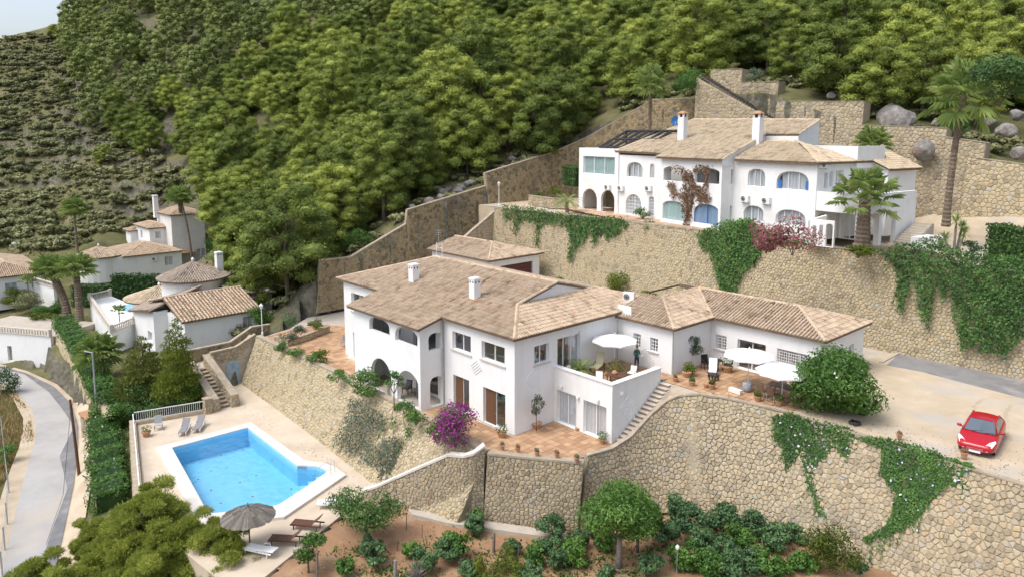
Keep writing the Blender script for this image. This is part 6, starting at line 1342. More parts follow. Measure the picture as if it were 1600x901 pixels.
# terrace edge, patio and upper terrace shrubs
SHR = [('shrub', 'low bush at the far end of the pool wall top', 440, 548, 0, .7, .5, 'leaf'), ('shrub', 'spreading bush second along the pool wall top', 462, 556, 0, .9, .45, 'leaf'), ('shrub', 'bush third along the pool wall top', 490, 568, 0, .85, .6, 'leaf'), ('shrub', 'loose yellowish bush on the brick terrace edge', 503, 566, 0, .75, .7, 'leaf_yellow'), ('shrub', 'bush just left of the round box bush', 527, 596, 0, .85, .55, 'leaf'), ('shrub', 'round bright bush in front of the villa arches', 573, 618, 0, 1.35, 1.1, 'leaf'), ('shrub', 'rose bush before the ground floor arches', 633, 650, 0, .8, .75, 'leaf'), ('shrub', 'low bush right of the rose bush', 650, 662, 0, .75, .5, 'leaf'), ('shrub', 'dark low shrub left of the purple bougainvillea', 683, 690, 0, .8, .6, 'leaf'),
       ('shrub', 'rounded green shrub on the terrace planter', 452, 512, .3, .9, .9, 'leaf_blue'), ('shrub', 'yellow-green shrub in the stone planter', 492, 516, .4, .9, .7, 'leaf_yellow'), ('shrub', 'brownish shrub in the stone planter', 450, 533, .3, .9, .5, 'leaf_grey'), ('shrub', 'low grey-green shrub behind the planter wall', 470, 522, .3, .8, .45, 'leaf_grey'),
       ('shrub', 'clipped ball shrub on the upper terrace edge', 1004, 343, 10.4, 1.0, .65, 'leaf'), ('shrub', 'shrub hanging below the clipped ball shrub', 1013, 362, 9.6, .95, .7, 'leaf_dark'), ('shrub', 'yellow-green shrub on the wall below the porch palm', 1341, 402, 10, 1.2, .55, 'leaf_yellow'), ('shrub', 'leafy shrub left of the pink bougainvillea', 1157, 362, 10.4, 1.5, .6, 'leaf'), ('shrub', 'green shrub right of the faded bougainvillea', 1256, 372, 10.4, .6, .6, 'leaf_yellow'), ('shrub', 'tangled grey shrub by the upper drive', 1455, 388, 10.3, .9, .6, 'leaf_grey'), ('shrub', 'small shrub on the upper drive before the hanging hedge', 1520, 396, 10, .8, .6, 'leaf_blue'),
       ('shrub', 'yellow-flowering potted shrub at the annex corner', 1073, 586, 2.93, .55, .5, 'leaf_yellow'), ('shrub', 'bright green fruit bush against the high wall', 964, 462, 2.9, 1.6, 1.7, 'leaf_yellow'), ('shrub', 'small bush on the villa roof edge below fruit bush', 1014, 472, 6.6, .7, .5, 'leaf_yellow'), ('shrub', 'small green bush beside the garage wall', 795, 425, 2.9, 1.0, 1.6, 'leaf'), ('shrub', 'low bush at the foot of the high wall', 872, 452, 5, .7, .6, 'leaf'),
       ('shrub', 'grey agave mound on the slope right of the round house', 398, 432, -1, 1.8, 1.3, 'leaf_grey'), ('shrub', 'bushy green shrub above the stair landing', 410, 505, -.8, 1.5, 1.0, 'leaf'), ('shrub', 'pink flowering shrub beside the white wing', 372, 528, -2.4, 1.3, .9, 'leaf_grey'), ('shrub', 'dark shrub below the agave mound', 400, 470, -1.2, 1.6, 1.0, 'leaf_dark'),
       ('shrub', 'round shrub in the leftmost garden', 20, 475, -5.2, 2.2, 1.3, 'leaf_yellow'), ('shrub', 'olive shrub behind the street wall', 45, 482, -5.2, 2.2, 1.3, 'scrub'), ('shrub', 'yellowish shrub below the pair of palms', 70, 505, -5, 1.7, 1.0, 'leaf_yellow'), ('shrub', 'green shrub below the white garden wall', 75, 492, -5, 1.9, 1.0, 'leaf'), ('shrub', 'low shrub near the foot of the palms', 90, 490, -5, 1.4, 1.0, 'leaf'),
       ('shrub', 'dark green bush filling the bank left of the stairs', 262, 650, -5, 2.2, 1.5, 'leaf_dark'), ('shrub', 'wide green bush on the bank above the railing', 215, 650, -5.2, 2.2, 1.5, 'leaf_dark'), ('shrub', 'green bush beside the lamp pole', 178, 645, -5.5, 2.0, 1.4, 'leaf'), ('shrub', 'bush at the foot of the yellow conifer', 300, 640, -4.6, 1.6, 1.3, 'leaf'), ('shrub', 'dark bush between conifers', 240, 628, -4.8, 1.8, 1.4, 'leaf_dark'), ('shrub', 'shrub beneath the short road palm', 160, 622, -5.2, 1.5, 1.2, 'leaf'), ('shrub', 'bush filling the corner below the railing', 190, 672, -6, 1.6, 1.4, 'leaf'),
       ('shrub', 'roadside shrub at the left frame edge', 8, 615, -8, 1.6, 1.5, 'leaf_dark'), ('shrub', 'green shrub on the dry verge', 15, 722, -8, 1.0, .8, 'leaf'), ('shrub', 'tall green shrub right of the tower house', 335, 405, -3.8, 2.6, 2.4, 'leaf'), ('shrub', 'dark shrub behind the tower hedge', 345, 385, -3, 2.6, 2.2, 'leaf_dark'), ('shrub', 'bright bush under the pines above hill wall end', 560, 395, 5.4, 2.0, 1.7, 'leaf'),
       ('shrub', 'feathery green shrub above the hillside stairs', 1078, 150, 24, 2.6, 2.3, 'leaf'), ('shrub', 'dry shrub behind the stair wall', 1180, 128, 25.3, 1.1, .9, 'leaf_grey'), ('shrub', 'dry grass tuft behind the low right wing roof', 1378, 235, 15.5, 1.2, .9, 'dry_grass'), ('shrub', 'dark shrub above the last wall step', 1500, 216, 19, 1.2, 1.0, 'leaf_dark'), ('shrub', 'olive shrub at the right frame edge behind boulders', 1535, 200, 19.5, 1.2, .9, 'leaf_dark'), ('shrub', 'dark leafy shrub under the right hand pines', 1560, 165, 21, 2.0, 1.5, 'leaf_dark'), ('shrub', 'grey shrub at the left side of upper villa', 893, 262, 12.5, 1.2, 1.2, 'leaf_dark'), ('shrub', 'shrub on the ochre bed left of upper villa', 868, 306, 11.2, 1.1, .6, 'leaf_yellow'), ('shrub', 'second shrub on the ochre bed left of upper villa', 840, 312, 11, 1.0, .5, 'leaf')]
for nm, lab, px, py, z, r, h, m in SHR:
    p = on(px, py, z); big = r > 1.25; bush(nm, lab, 'shrub', p, (r, r*.95, h), int(560*r*r+350), .15 if r < 1.2 else .2, m, 9, 'garden shrubs', tone=.03)
foliage('flowers', lump((on(372, 528, -2.4)[0], on(372, 528, -2.4)[1], -1.4), (1.2, 1.2, .8), 6), 260, .16, 'flower_pink', [o for o in COL.objects if o.get('label') == 'pink flowering shrub beside the white wing'][0])
# garden trees and vines
tree('fruit_tree', 'dense bright green round-crowned tree in the red soil garden', on(967, 890, -4.1), 5.3, (2.25, 2.25, 1.75), 9000, .24, 'leaf', 30, .66, trunk=.15, asp=.3, br=.36, bark='bark_grey', shell=.35, droop=.25, tone=.22)
tree('fruit_tree', 'smaller leafy tree just right of the round-crowned tree', on(996, 862, -4), 3.6, (1.25, 1.25, 1.15), 2400, .2, 'leaf', 14, .66, trunk=.08, asp=.32, shell=.45)
tree('pomegranate_tree', 'wide drooping dark green tree beside the pool deck corner', on(572, 838, -4.3), 3.2, (2.6, 2.2, 1.25), 5200, .19, 'leaf_dark', 24, .58, trunk=.1, asp=.4, droop=.4, br=.4, shell=.55, tone=.08)
tree('lemon_tree', 'small loose fruit tree below the wooden loungers', on(482, 890, -4.2), 2.2, (1.15, 1.1, .8), 1300, .17, 'leaf', 11, .62, trunk=.05, br=.4)
bush('round_bush', 'rounded olive-green bush at the foot of the creeper', 'bush', on(1300, 888, -2.9), (1.75, 1.6, 1.25), 4200, .13, 'leaf_yellow', 20, tone=-.28, br=.4)
VN = [(800, 862, .6, .45), (640, 868, .55, .5), (730, 900, .7, .5), (830, 905, .8, .6), (950, 905, .7, .45), (1015, 895, .8, .6), (1135, 905, 1., .7), (540, 895, .6, .5), (925, 838, .6, .5), (742, 832, .85, .7), (700, 872, 1.0, .8), (663, 890, .9, .7), (712, 866, .9, .75), (585, 880, .9, .7), (575, 865, .6, .6), (862, 845, .95, .95), (868, 882, 1.1, .9), (895, 880, 1.1, .8), (1082, 838, 1.25, 1.1), (1060, 812, 1.1, 1.0), (1130, 832, 1.2, 1.0), (1105, 866, 1.3, .9), (1152, 862, 1.2, .9), (1180, 842, 1.0, .9), (1212, 862, 1.1, .9), (1240, 850, .8, .7), (1160, 893, 1.2, .9), (1205, 898, 1.2, .8), (1072, 886, 1.2, .9), (1105, 898, 1.1, .8), (1255, 898, 1.1, .7), (1040, 850, .9, .8), (838, 880, .8, .7), (1340, 905, .7, .5), (745, 820, .5, .6), (905, 858, .8, .7), (945, 862, .8, .8), (1020, 838, .8, .9)]
ORD = ['leftmost', 'second', 'third', 'fourth', 'fifth', 'sixth', 'seventh', 'eighth', 'ninth', 'tenth', 'eleventh', 'twelfth']; CNT = {}
for i, (px, py, r, h) in enumerate(sorted(VN)):
    z = -4.2 if px < 1000 else -3.6; w_ = ['behind the wooden stakes', 'beside the bare stump', 'below the terrace wall', 'at the foot of the parking wall', 'along the bottom frame edge'][0 if px < 680 else 1 if px < 760 else 2 if px < 960 else 3 if py < 870 else 4]
    k_ = CNT[w_] = CNT.get(w_, -1)+1
    bush('grape_vine', 'bushy blue-green grape vine %s, %s' % (w_, ORD[k_]+(' from the left' if k_ else ' of them')), 'vine', on(px, py, z), (r, r*.9, h), int(1300*r*r+400), .15, 'leaf_blue' if i % 3 else 'leaf', 14, 'grape vines in the soil garden', asp=.75, tone=.1, br=.38)
for i, (px, py, h) in enumerate([(752, 905, 1.3), (790, 890, 1.6), (812, 905, 1.0), (770, 912, 1.2)]):
    p = on(px, py, -4.3); root = thing('young_pine', 'bright yellow-green young pine at the bottom edge of the garden', 'young pine', p, 'young pines at the bottom edge')
    foliage('crown', [(p[0]+random.uniform(-.25, .25), p[1]+random.uniform(-.25, .25), p[2]+h*t, .6*(1.1-t), .6*(1.1-t), .35) for t in (.2, .4, .6, .8, 1)], 900, .24, 'leaf_yellow', root, .14, .75, tone=.1); MB().tube([p, (p[0], p[1], p[2]+h)], [.05, .02], 5).build('trunk', 'bark', root)
W_ = []
while len(W_) < 2600:
    cx_, cy_ = random.choice([(690, 850), (760, 870), (840, 860), (930, 880), (1020, 870), (600, 890), (560, 860), (1100, 890), (880, 900), (720, 835), (1180, 880), (980, 905), (640, 900)]); px, py = random.gauss(cx_, 24), random.gauss(cy_, 7)
    q = PZ(px, py, -4.2)
    if pip(q.x, q.y, GARD): W_.append((q.x, q.y, soilz(q.x, q.y)+.05))
v, f = leaf_quads(np.array(W_), np.tile((0, 0, 1.), (len(W_), 1)), .2, .5, RNG, 0, .6); o_ = link('weeds', v, f, RNG.random(len(W_)), 'leaf', stuff=True); o_['label'] = 'low weeds in patches on the garden soil'; o_['category'] = 'weeds'
# conifers on the bank
def conifer(label, px, py, z, h, r, m, n, seed, lay=.55):
    p = Vector(on(px, py, z)); rng = np.random.default_rng(seed); root = thing('conifer', label, 'conifer', tuple(p)); bl = []
    k = int(h/.28)
    for i in range(k):
        t = .12+.86*i/k; rr = r*(1-t)**.8*rng.uniform(.75, 1.1)+.12
        for j in range(max(3, int(8*(1-t)+2))): a = rng.uniform(0, 6.28); bl.append((p.x+rr*.62*math.cos(a), p.y+rr*.62*math.sin(a), p.z+h*t+.25*rr, rr*.42, rr*.42, .22))
    foliage('crown', bl, n, .28, m, root, .22, .75, -.25, .6, rng, face=None, tone=.1); MB().tube([p-Vector((0, 0, .3)), p+Vector((0, 0, h*.97))], [.16, .02], 6).build('trunk', 'bark', root)
conifer('dark olive feathery conifer on the bank above the pool railing', 228, 632, -5, 6.6, 3.3, 'leaf_yellow_dark', 15000, 1); conifer('yellow-green pointed conifer left of the pool stairs', 282, 642, -4.6, 8.6, 2.6, 'leaf_yellow', 14000, 2)
# ============================================================ palms
def hpx(base, px, py):       # height that puts the crown at the given pixel row
    b = Vector(base); d = (b-CAM).dot(FWD); return PD(px, py, d).z-b.z
b = tuple(PY(1347, 384, 28.1)); palm('fan_palm', 'stout fan palm with thick scaly trunk before the upper villa porch', b, hpx(b, 1347, 312), 'fan', (.62, .42), 1.9, 1.15, 30, el=(-22, 82), seed=2, blades=17)
b = (15.5, 36.5, 11); b = tuple(PY(1478, 352, 34.5)); palm('fan_palm', 'tall slender fan palm towering over the upper drive', b, hpx(b, 1490, 148), 'fan', (.3, .22), 2.0, 1.5, 34, lean=(.5, .2), el=(-55, 80), seed=3, blades=17)
p = PD(1014, 238, 92); b = (p.x, p.y, 11); palm('fan_palm', 'fan palm rising behind the upper villa roof', b, hpx(b, 1014, 132), 'fan', (.26, .2), 1.7, 1.3, 30, el=(-45, 80), seed=4)
p = PY(1363, 238, 44); palm('fan_palm', 'low bushy fan palm behind the upper villa roof terrace', (p.x, p.y, 11.5), hpx((p.x, p.y, 11.5), 1363, 226), 'fan', (.25, .2), 1.2, 1.1, 26, el=(-5, 75), seed=5)
b = on(886, 331, 10.4); palm('cycad', 'small feathery cycad on the upper terrace left of the arches', b, 1.1, 'feather', (.22, .2), 1.7, .4, 34, el=(0, 70), seed=6, cat='cycad')
b = on(107, 503, -5); palm('fan_palm', 'leaning fan palm, left one of the pair behind the street hedge', b, hpx(b, 88, 425), 'fan', (.55, .42), 1.5, 1.5, 30, lean=(-2.2, -1.2), el=(-15, 75), seed=7)
b = on(126, 508, -5); palm('fan_palm', 'upright fan palm, right one of the pair behind the street hedge', b, hpx(b, 127, 422), 'fan', (.5, .36), 1.5, 1.5, 30, el=(-15, 75), seed=8)
b = on(166, 606, -5); palm('fan_palm', 'short fan palm beside the grey lamp pole', b, hpx(b, 150, 552), 'fan', (.4, .3), 1.3, 1.3, 34, lean=(-.6, -.4), el=(-30, 75), seed=9)
b = on(300, 412, -4.3); palm('fan_palm', 'tall thin palm with hanging dead skirt before the white tower', b, hpx(b, 283, 308), 'fan', (.24, .16), 1.4, 1.5, 32, skirt=2.6, lean=(-1.3, -1.0), el=(-25, 70), seed=10)
b = on(122, 408, -4.3); palm('fan_palm', 'thin palm behind the low round roof near the scrub', b, hpx(b, 113, 325), 'fan', (.24, .18), 1.3, 1.5, 26, el=(-40, 70), seed=11)
b = on(175, 395, -4); palm('fan_palm', 'bushy low palm behind the tower house roof', (b[0]-12, b[1]+8, -4), 6.5, 'fan', (.3, .3), 1.4, 1.4, 26, el=(0, 75), seed=12)
b = on(187, 503, -1.9); palm('papaya', 'small potted papaya tree on the sun terrace', b, 1.3, 'fan', (.06, .05), .6, .45, 12, el=(-5, 75), seed=13, cat='potted tree')
b = on(46, 473, -5.2); palm('papaya', 'small papaya tree before the white garden wall', b, 3.3, 'fan', (.1, .08), .8, .6, 12, el=(-20, 75), seed=14, cat='small tree')
yk = thing('yucca', 'clump of spiky yuccas at the top of the ivy wall', 'yucca', on(1490, 398, 10)); b = Vector(on(1490, 398, 10))
for i, (dx, dy, h) in enumerate(((0, 0, 2.6), (.5, .5, 1.7), (-.6, -.3, 1.2), (.2, .8, 2.1))):
    mb = MB(); mb.tube([b+Vector((dx*.3, dy*.3, 0)), b+Vector((dx, dy, h))], [.11, .08], 6); mb.build('trunk', 'bark_grey', yk); mb = MB(); rr = random.Random(i)
    for j in range(55):
        a = j*2.4; e = R(rr.uniform(-35, 80)); d = Vector((math.cos(a)*math.cos(e), math.sin(a)*math.cos(e), math.sin(e))); c = b+Vector((dx, dy, h)); tip = c+d*.85-Vector((0, 0, .12)); w_ = d.cross(UPV).normalized()*.035
        mb.add([c-w_, c+d*.4-w_*1.3, tip, c+d*.4+w_*1.3], [(0, 1, 2, 3)], rr.random())
    mb.build('leaves', 'palm_leaf', yk)
tree('small_tree', 'small gnarled tree beside the upper villa side stairs', on(1428, 336, 10.8), 3.9, (1.35, 1.35, 1.2), 1700, .2, 'leaf', 12, .68, trunk=.1, br=.42, bark='bark_grey')
# potted wall shrubs
tree('potted_shrub', 'thin leafy potted shrub against the villa side wall', on(838, 668, 0.35), 2.6, (.55, .55, .8), 520, .13, 'leaf_grey', 9, .62, trunk=.03, cat='potted shrub')
tree('dry_shrub', 'dry brown feathery shrub between the villa doors', on(741, 636, 0), 2.7, (.5, .5, .7), 700, .16, 'dry_grass', 8, .72, trunk=.03, asp=.15, cat='potted shrub')
tree('wall_shrub', 'grey-green shrub growing in the annex corner', on(1080, 573, 2.95), 2.7, (1.0, .7, .85), 1200, .16, 'leaf_grey', 12, .64, trunk=.05, cat='shrub')
tree('wall_shrub', 'slender flowering shrub beside the terrace sliding door', on(927, 560, 2.95), 2.8, (.4, .4, .7), 420, .14, 'leaf_grey', 7, .75, trunk=.03, cat='shrub')
tree('lemon_tree', 'young tree with bare stem before the lower arch', on(616, 637, 0), 2.7, (.95, .8, .65), 650, .15, 'leaf', 9, .78, trunk=.04)
pl = on(700, 672, 0); palm('cycad', 'spiky yellow-green agave behind the bougainvillea', pl, .25, 'feather', (.15, .15), 1.5, .3, 30, el=(15, 80), seed=21, cat='agave')
ramp_mat('clods', [(0, (.22, .115, .06)), (.5, (.36, .21, .115)), (1, (.46, .33, .2))], .95, 1., .2)
mat('blue_door', (.20, .33, .46), .7, (.42, .50, .55), 3.5)
# ============================================================ stairs from the pool up to the terrace
ps = thing('stone_stairs', 'narrow stone stairway between two sloping walls left of the blue door', 'stairs', (-31.5, -8, -4.2)); ns = 11
for i in range(ns):
    x1 = -28.6-i*.52; MB().box(x1-.62, x1, -8.45, -7.45, -4.5, -4.2+.2*(i+1)).build('step', 'coping', ps)
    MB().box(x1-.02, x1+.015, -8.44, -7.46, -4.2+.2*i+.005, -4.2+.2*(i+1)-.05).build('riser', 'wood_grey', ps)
for y0, y1, nm in ((-9.1, -8.47, 'left'), (-7.43, -6.8, 'right')):
    stone_wall('stair_wall', 'sloping stone wall on the %s side of the pool stairway' % nm, [(-28.2, y0, -4.6), (-34.6, y0, -4.6)][::-1] if False else [(-34.6, y0, -4.6), (-28.2, y0, -4.6)], [(-34.6, y0, -1.0), (-28.2, y0, -3.2)], .34, 'stone', 0, seed=50+int(y0), thick=.6, cop=(.66, .1))
    stone_wall('stair_wall', 'inner end of the stone wall on the %s side of pool stairway' % nm, [(-28.18, y0, -4.3), (-28.18, y1, -4.3)], [(-28.18, y0, -3.2), (-28.18, y1, -3.2)], .34, 'stone', 0, seed=60, thick=.3, cop=None)
    if nm == 'right': MB().box(-34.2, -28.3, y1-.02, y1+.0, -4.3, -3.3).build('side_face', 'coping', ps)
dw = stone_wall('door_wall', 'ochre stone wall with stepped top above the weathered blue door', [(-34.0, -6.9, -4.3), (-34, -4.6, -4.3), (-34, -3.3, -4.3)], [(-34.05, -6.9, -.8), (-34.05, -4.6, -.75), (-34.05, -2.6, .15)], .36, 'stone', 60, seed=70, cop=(.4, .12), vfrom=2.4)
mb = MB(); mb.box(-34.0, -33.93, -5.6, -4.35, -4.2, -1.95); d_ = mb.build('door', 'blue_door', dw)
MB().box(-33.925, -33.9, -4.6, -4.5, -3.2, -3.05).build('handle', 'steel', d_)
stone_wall('path_wall', 'brown stone wall behind the stair path beside the white wing', [(-36, -9.6, -3.2), (-36, -4.3, -3), (-36, -2.1, -2), (-36, -.2, -1)], [(-36.05, -9.6, -.8), (-36.05, -4.3, -.75), (-36.05, -2.1, .35), (-36.05, -.2, .3)], .36, 'stone_dark', 0, seed=71, cop=(.4, .12))
struct(MB().prism([(-36, -9.1), (-34, -9.1), (-34, -4.6), (-34, -2.4), (-36, -2.4), (-36, -4.6)], -5, [-2.0, -2.0, -1.9, -.2, -.2, -1.9]).build('stair_path', 'concrete'))
# ============================================================ pool railing
rl = thing('railing', 'white metal railing round the far corner of the pool deck', 'railing', (-29.6, -14.8, -4.2))
def rail(a, b, z, h, gap=.16, name='baluster', base=.28):
    a, b = Vector((*a, z)), Vector((*b, z)); L = (b-a).length; d = (b-a)/L; n_ = Vector((-d.y, d.x, 0)); fr = lambda x, y, zz: tuple(a+d*x+n_*y+Vector((0, 0, zz)))
    MB().box(0, L, -.035, .035, h-.06, h, fr=fr).build('top_rail', 'white_metal', rl); MB().box(0, L, -.025, .025, base+.06, base+.1, fr=fr).build('bottom_rail', 'white_metal', rl); MB().box(-.1, L, -.16, .16, -.1, base, fr=fr).build('kerb', 'coping', rl)
    src = None; k = int(L/gap)
    for i in range(1, k):
        if src is None: src = MB().box(i*gap-.014, i*gap+.014, -.014, .014, base+.1, h-.06, fr=fr).build(name, 'white_metal', rl)
        else: o_ = src.copy(); COL.objects.link(o_); o_.location = Vector(src.location)+d*((i-1)*gap)
rail((-29.75, -14.85), (-28.5, -9.75), -4.2, 1.1); rail((-29.7, -14.95), (-15.2, -18.55), -4.2, 1.0, .42)
MB().box(-28.9, -28.2, -9.72, -9.12, -4.3, -2.75).build('stone_pillar', 'stone_block', rl) if False else None
stone_wall('gate_pillar', 'square stone pillar at the foot of the pool stairway', [(-28.7, -9.75, -4.3), (-28.05, -9.75, -4.3), (-28.05, -9.15, -4.3)], [(-28.7, -9.75, -2.95), (-28.05, -9.75, -2.95), (-28.05, -9.15, -2.95)], .3, 'stone', 0, seed=75, cop=(.6, .1), thick=.55, cat='pillar')
# ============================================================ furniture prototypes (local, at origin)
def lounger(label, frame, cloth, back=38, wood=False):
    root = thing('sun_lounger', label, 'sun lounger', (0, 0, 0)); L, W_ = 1.95, .66; hb = .62
    for y in (-W_/2+.03, W_/2-.03):
        MB().box(-L/2, L/2, y-.03, y+.03, .27, .34).build('side_rail', frame, root)
    if wood:
        n = 11
        for i in range(n): x = -L/2+.04+i*(L-hb)/n; MB().box(x, x+.1, -W_/2, W_/2, .345, .37).build('slat', frame, root)
    else: MB().box(-L/2+.02, L/2-hb, -W_/2+.05, W_/2-.05, .35, .40).build('seat', cloth, root, bevel=.02)
    ca, sa = math.cos(R(back)), math.sin(R(back)); x0 = L/2-hb
    fr = lambda x, y, z: (x0+x*ca-z*sa, y, .36+x*sa+z*ca)
    MB().box(0, hb+.12, -W_/2+.04, W_/2-.04, 0, .05, fr=fr).build('backrest', cloth, root, bevel=.015)
    for x in (-L/2+.2, L/2-.3):
        for y in (-W_/2+.05, W_/2-.05): MB().tube([(x, y, 0), (x+.03, y, .3)], .035, 6).build('leg', frame, root)
    if not wood:
        for y in (-W_/2-.02, W_/2+.02): MB().tube([(x0-.35, y, .33), (x0-.25, y, .5), (x0+.12, y, .5), (x0+.2, y, .33)], .025, 6).build('armrest', frame, root)
    return kids(root)
def face(a, b): return math.atan2(b[1]-a[1], b[0]-a[0])
l1 = place(lounger('grey and white plastic sun lounger nearer the pool stairs', 'white_plastic', 'grey_fabric'), (-25.4, -11.25, -4.2), face((-24.4, -12.1), (-26.5, -10.6)))
dup(l1, (-25.5, -12.35, -4.2), face((-24.4, -13.06), (-26.75, -11.63)), 1, 'grey and white plastic sun lounger nearer the railing corner')
l2 = place(lounger('dark wooden lounger with raised back near the pool corner', 'wood_red', 'wood_red', 40, True), (-5.6, -11.9, -4.2), face((-6.3, -12.5), (-4.9, -11.4)))
dup(l2, (-4.9, -13.6, -4.2), face((-5.6, -14.0), (-4.4, -12.9)), 1, 'dark wooden lounger partly hidden by the small fruit tree')
place(lounger('pale lounger almost hidden behind the wide drooping tree', 'white_plastic', 'white_fabric', 15), (-6.9, -9.5, -4.2), face((0, 0), (.6, .8)))
place(lounger('white lounger under the straw parasol', 'white_plastic', 'white_fabric', 5), (-4.9, -15.2, -4.2), face((0, 0), (.9, .5)))
def chair(name, label, m, cm=None, arms=True, back=.95, w_=.56, cushion=None):
    root = thing(name, label, 'chair', (0, 0, 0)); h = w_/2
    for x in (-h+.03, h-.03):
        for y in (-h+.03, h-.03): MB().box(x-.022, x+.022, y-.022, y+.022, 0, .42 if y < 0 or not arms else .42).build('leg', m, root)
    MB().box(-h, h, -h, h, .40, .46).build('seat', cm or m, root, bevel=.015)
    MB().box(-h+.02, h-.02, h-.06, h-.01, .46, back, fr=lambda x, y, z: (x, y+(z-.46)*.22, z)).build('backrest', cm or m, root, bevel=.015)
    if arms:
        for x in (-h, h): MB().tube([(x, -h+.05, .42), (x, -h+.05, .65), (x, h-.03, .67)], .02, 5).build('armrest', m, root)
    if cushion: MB().box(-h+.04, h-.04, -h+.02, h-.1, .462, .53).build('cushion', cushion, root, bevel=.03); MB().box(-h+.05, h-.05, h-.14, h-.07, .5, back-.05, fr=lambda x, y, z: (x, y+(z-.46)*.22, z)).build('back_cushion', cushion, root, bevel=.03)
    return kids(root)
def table(name, label, loc, w_, d, h, m, rz=0, round_=False):
    root = thing(name, label, 'table', (0, 0, 0))
    if round_: MB().lathe([(w_/2, h-.04), (w_/2, h)], (0, 0, 0), 20).build('table_top', m, root)
    else: MB().box(-w_/2, w_/2, -d/2, d/2, h-.05, h).build('table_top', m, root, bevel=.01)
    for x in (-w_/2*.75, w_/2*.75):
        for y in (-d/2*.75, d/2*.75): MB().box(x-.03, x+.03, y-.03, y+.03, 0, h-.05).build('leg', m, root)
    return place(root, loc, rz)
def umbrella(label, c, z0, z1, r, n=8, ph=0., m='white_fabric', drop=.42):
    root = thing('parasol', label, 'parasol', (c[0], c[1], z0)); ap = Vector((c[0], c[1], z1))
    MB().tube([(c[0], c[1], z0), (c[0], c[1], z1+.08)], .026, 8).build('pole', 'white_metal', root); MB().lathe([(.28, 0), (.28, .08), (.06, .12), (.06, .3)], (c[0], c[1], z0), 16).build('base', 'concrete', root)
    rim = [Vector((c[0]+r*math.cos(ph+i*2*math.pi/n), c[1]+r*math.sin(ph+i*2*math.pi/n), z1-drop)) for i in range(n)]; mb = MB(); vs = [ap]; fs = []
    for i in range(n):
        a, b = rim[i], rim[(i+1) % n]; m1 = ap.lerp(a, .55)+Vector((0, 0, .03)); h_ = (a+b)/2; vs += [a, m1, h_+Vector((0, 0, .02)), ap.lerp(h_, .55)+Vector((0, 0, .005)), a-Vector((0, 0, .1)), h_-Vector((0, 0, .07))]
    for i in range(n):
        o_, q = 1+6*i, 1+6*((i+1) % n); fs += [(0, o_+1, o_+3), (0, o_+3, q+1), (o_+1, o_, o_+2, o_+3), (o_+3, o_+2, q, q+1), (o_, o_+4, o_+5, o_+2), (o_+2, o_+5, q+4, q)]
    mb.add(vs, fs); mb.build('canopy', m, root)
    for p in rim: MB().tube([ap-Vector((0, 0, .05)), p-Vector((0, 0, .02))], .012, 4).build('rib', 'white_metal', root)
    MB().lathe([(.05, 0), (.06, .05), (.02, .14)], (c[0], c[1], z1), 8).build('finial', 'white_metal', root); return root
umbrella('white parasol shading the villa upper terrace', (1.55, 8.1), 2.95, 5.55, 1.62, ph=.2)
umbrella('white parasol in front of the annex sliding door', (9.7, 11.9), 2.95, 5.55, 1.65, ph=.1)
umbrella('white parasol nearest the oleander bush', (12.6, 10.85), 2.95, 5.4, 1.65, ph=.35)
# straw parasol by the pool
c = Vector((-5.75, -15.4, -4.2)); sp_ = thing('straw_parasol', 'round thatched straw parasol at the near pool corner', 'parasol', tuple(c)); MB().tube([c, c+Vector((0, 0, 2.45))], .045, 8).build('pole', 'wood', sp_)
mb = MB(); rr = random.Random(4)
for ring, (r0, r1, za, zb) in enumerate([(0, .5, 2.62, 2.45), (.42, .95, 2.5, 2.27), (.85, 1.5, 2.33, 2.02)]):
    k = 46
    for i in range(k):
        a = 2*math.pi*i/k+rr.uniform(-.03, .03); hw = math.pi/k*1.5; e = rr.uniform(-.05, .06); pts = []
        for r_, z_ in ((r0, za), (r1+e, zb-abs(e)*.4)):
            for s in (-1, 1): pts.append(c+Vector((r_*math.cos(a+hw*s), r_*math.sin(a+hw*s), z_+rr.uniform(-.01, .01))))
        mb.add(pts, [(0, 1, 3, 2)], rr.random())
mb.build('thatch', 'straw', sp_); MB().lathe([(.07, 2.55), (.05, 2.75), (.02, 2.85)], tuple(c), 7).build('tip', 'straw', sp_)
# ------------------------------------------------------------ pots
def pot(label, p, r=.2, h=.32, plant=None, m='terracotta', ps=.3, n=120, group='flower pots'):
    root = thing('flower_pot', label, 'flower pot', tuple(p), group); MB().lathe([(r*.68, 0), (r*.95, h*.8), (r*1.1, h*.82), (r*1.1, h), (r*.9, h)], tuple(p), 12).build('pot', m, root)
    MB().lathe([(r*.92, h-.05), (r*.9, h-.03)], tuple(p), 10).build('soil', 'wood', root)
    if plant: foliage('plant', [(p[0], p[1], p[2]+h+ps*.5, ps, ps, ps*.8)], n, .12, plant, root)
    return root
for i, (px, py) in enumerate([(785, 701), (809, 705), (839, 711), (870, 714), (901, 721)]):
    pot('small clay pot on the curved terrace edge, %s from the left' % ['first', 'second', 'third', 'fourth', 'fifth'][i], on(px, py, .12), .16, .28, 'leaf_grey' if i % 2 == 0 else 'dry', ps=.16, n=60)
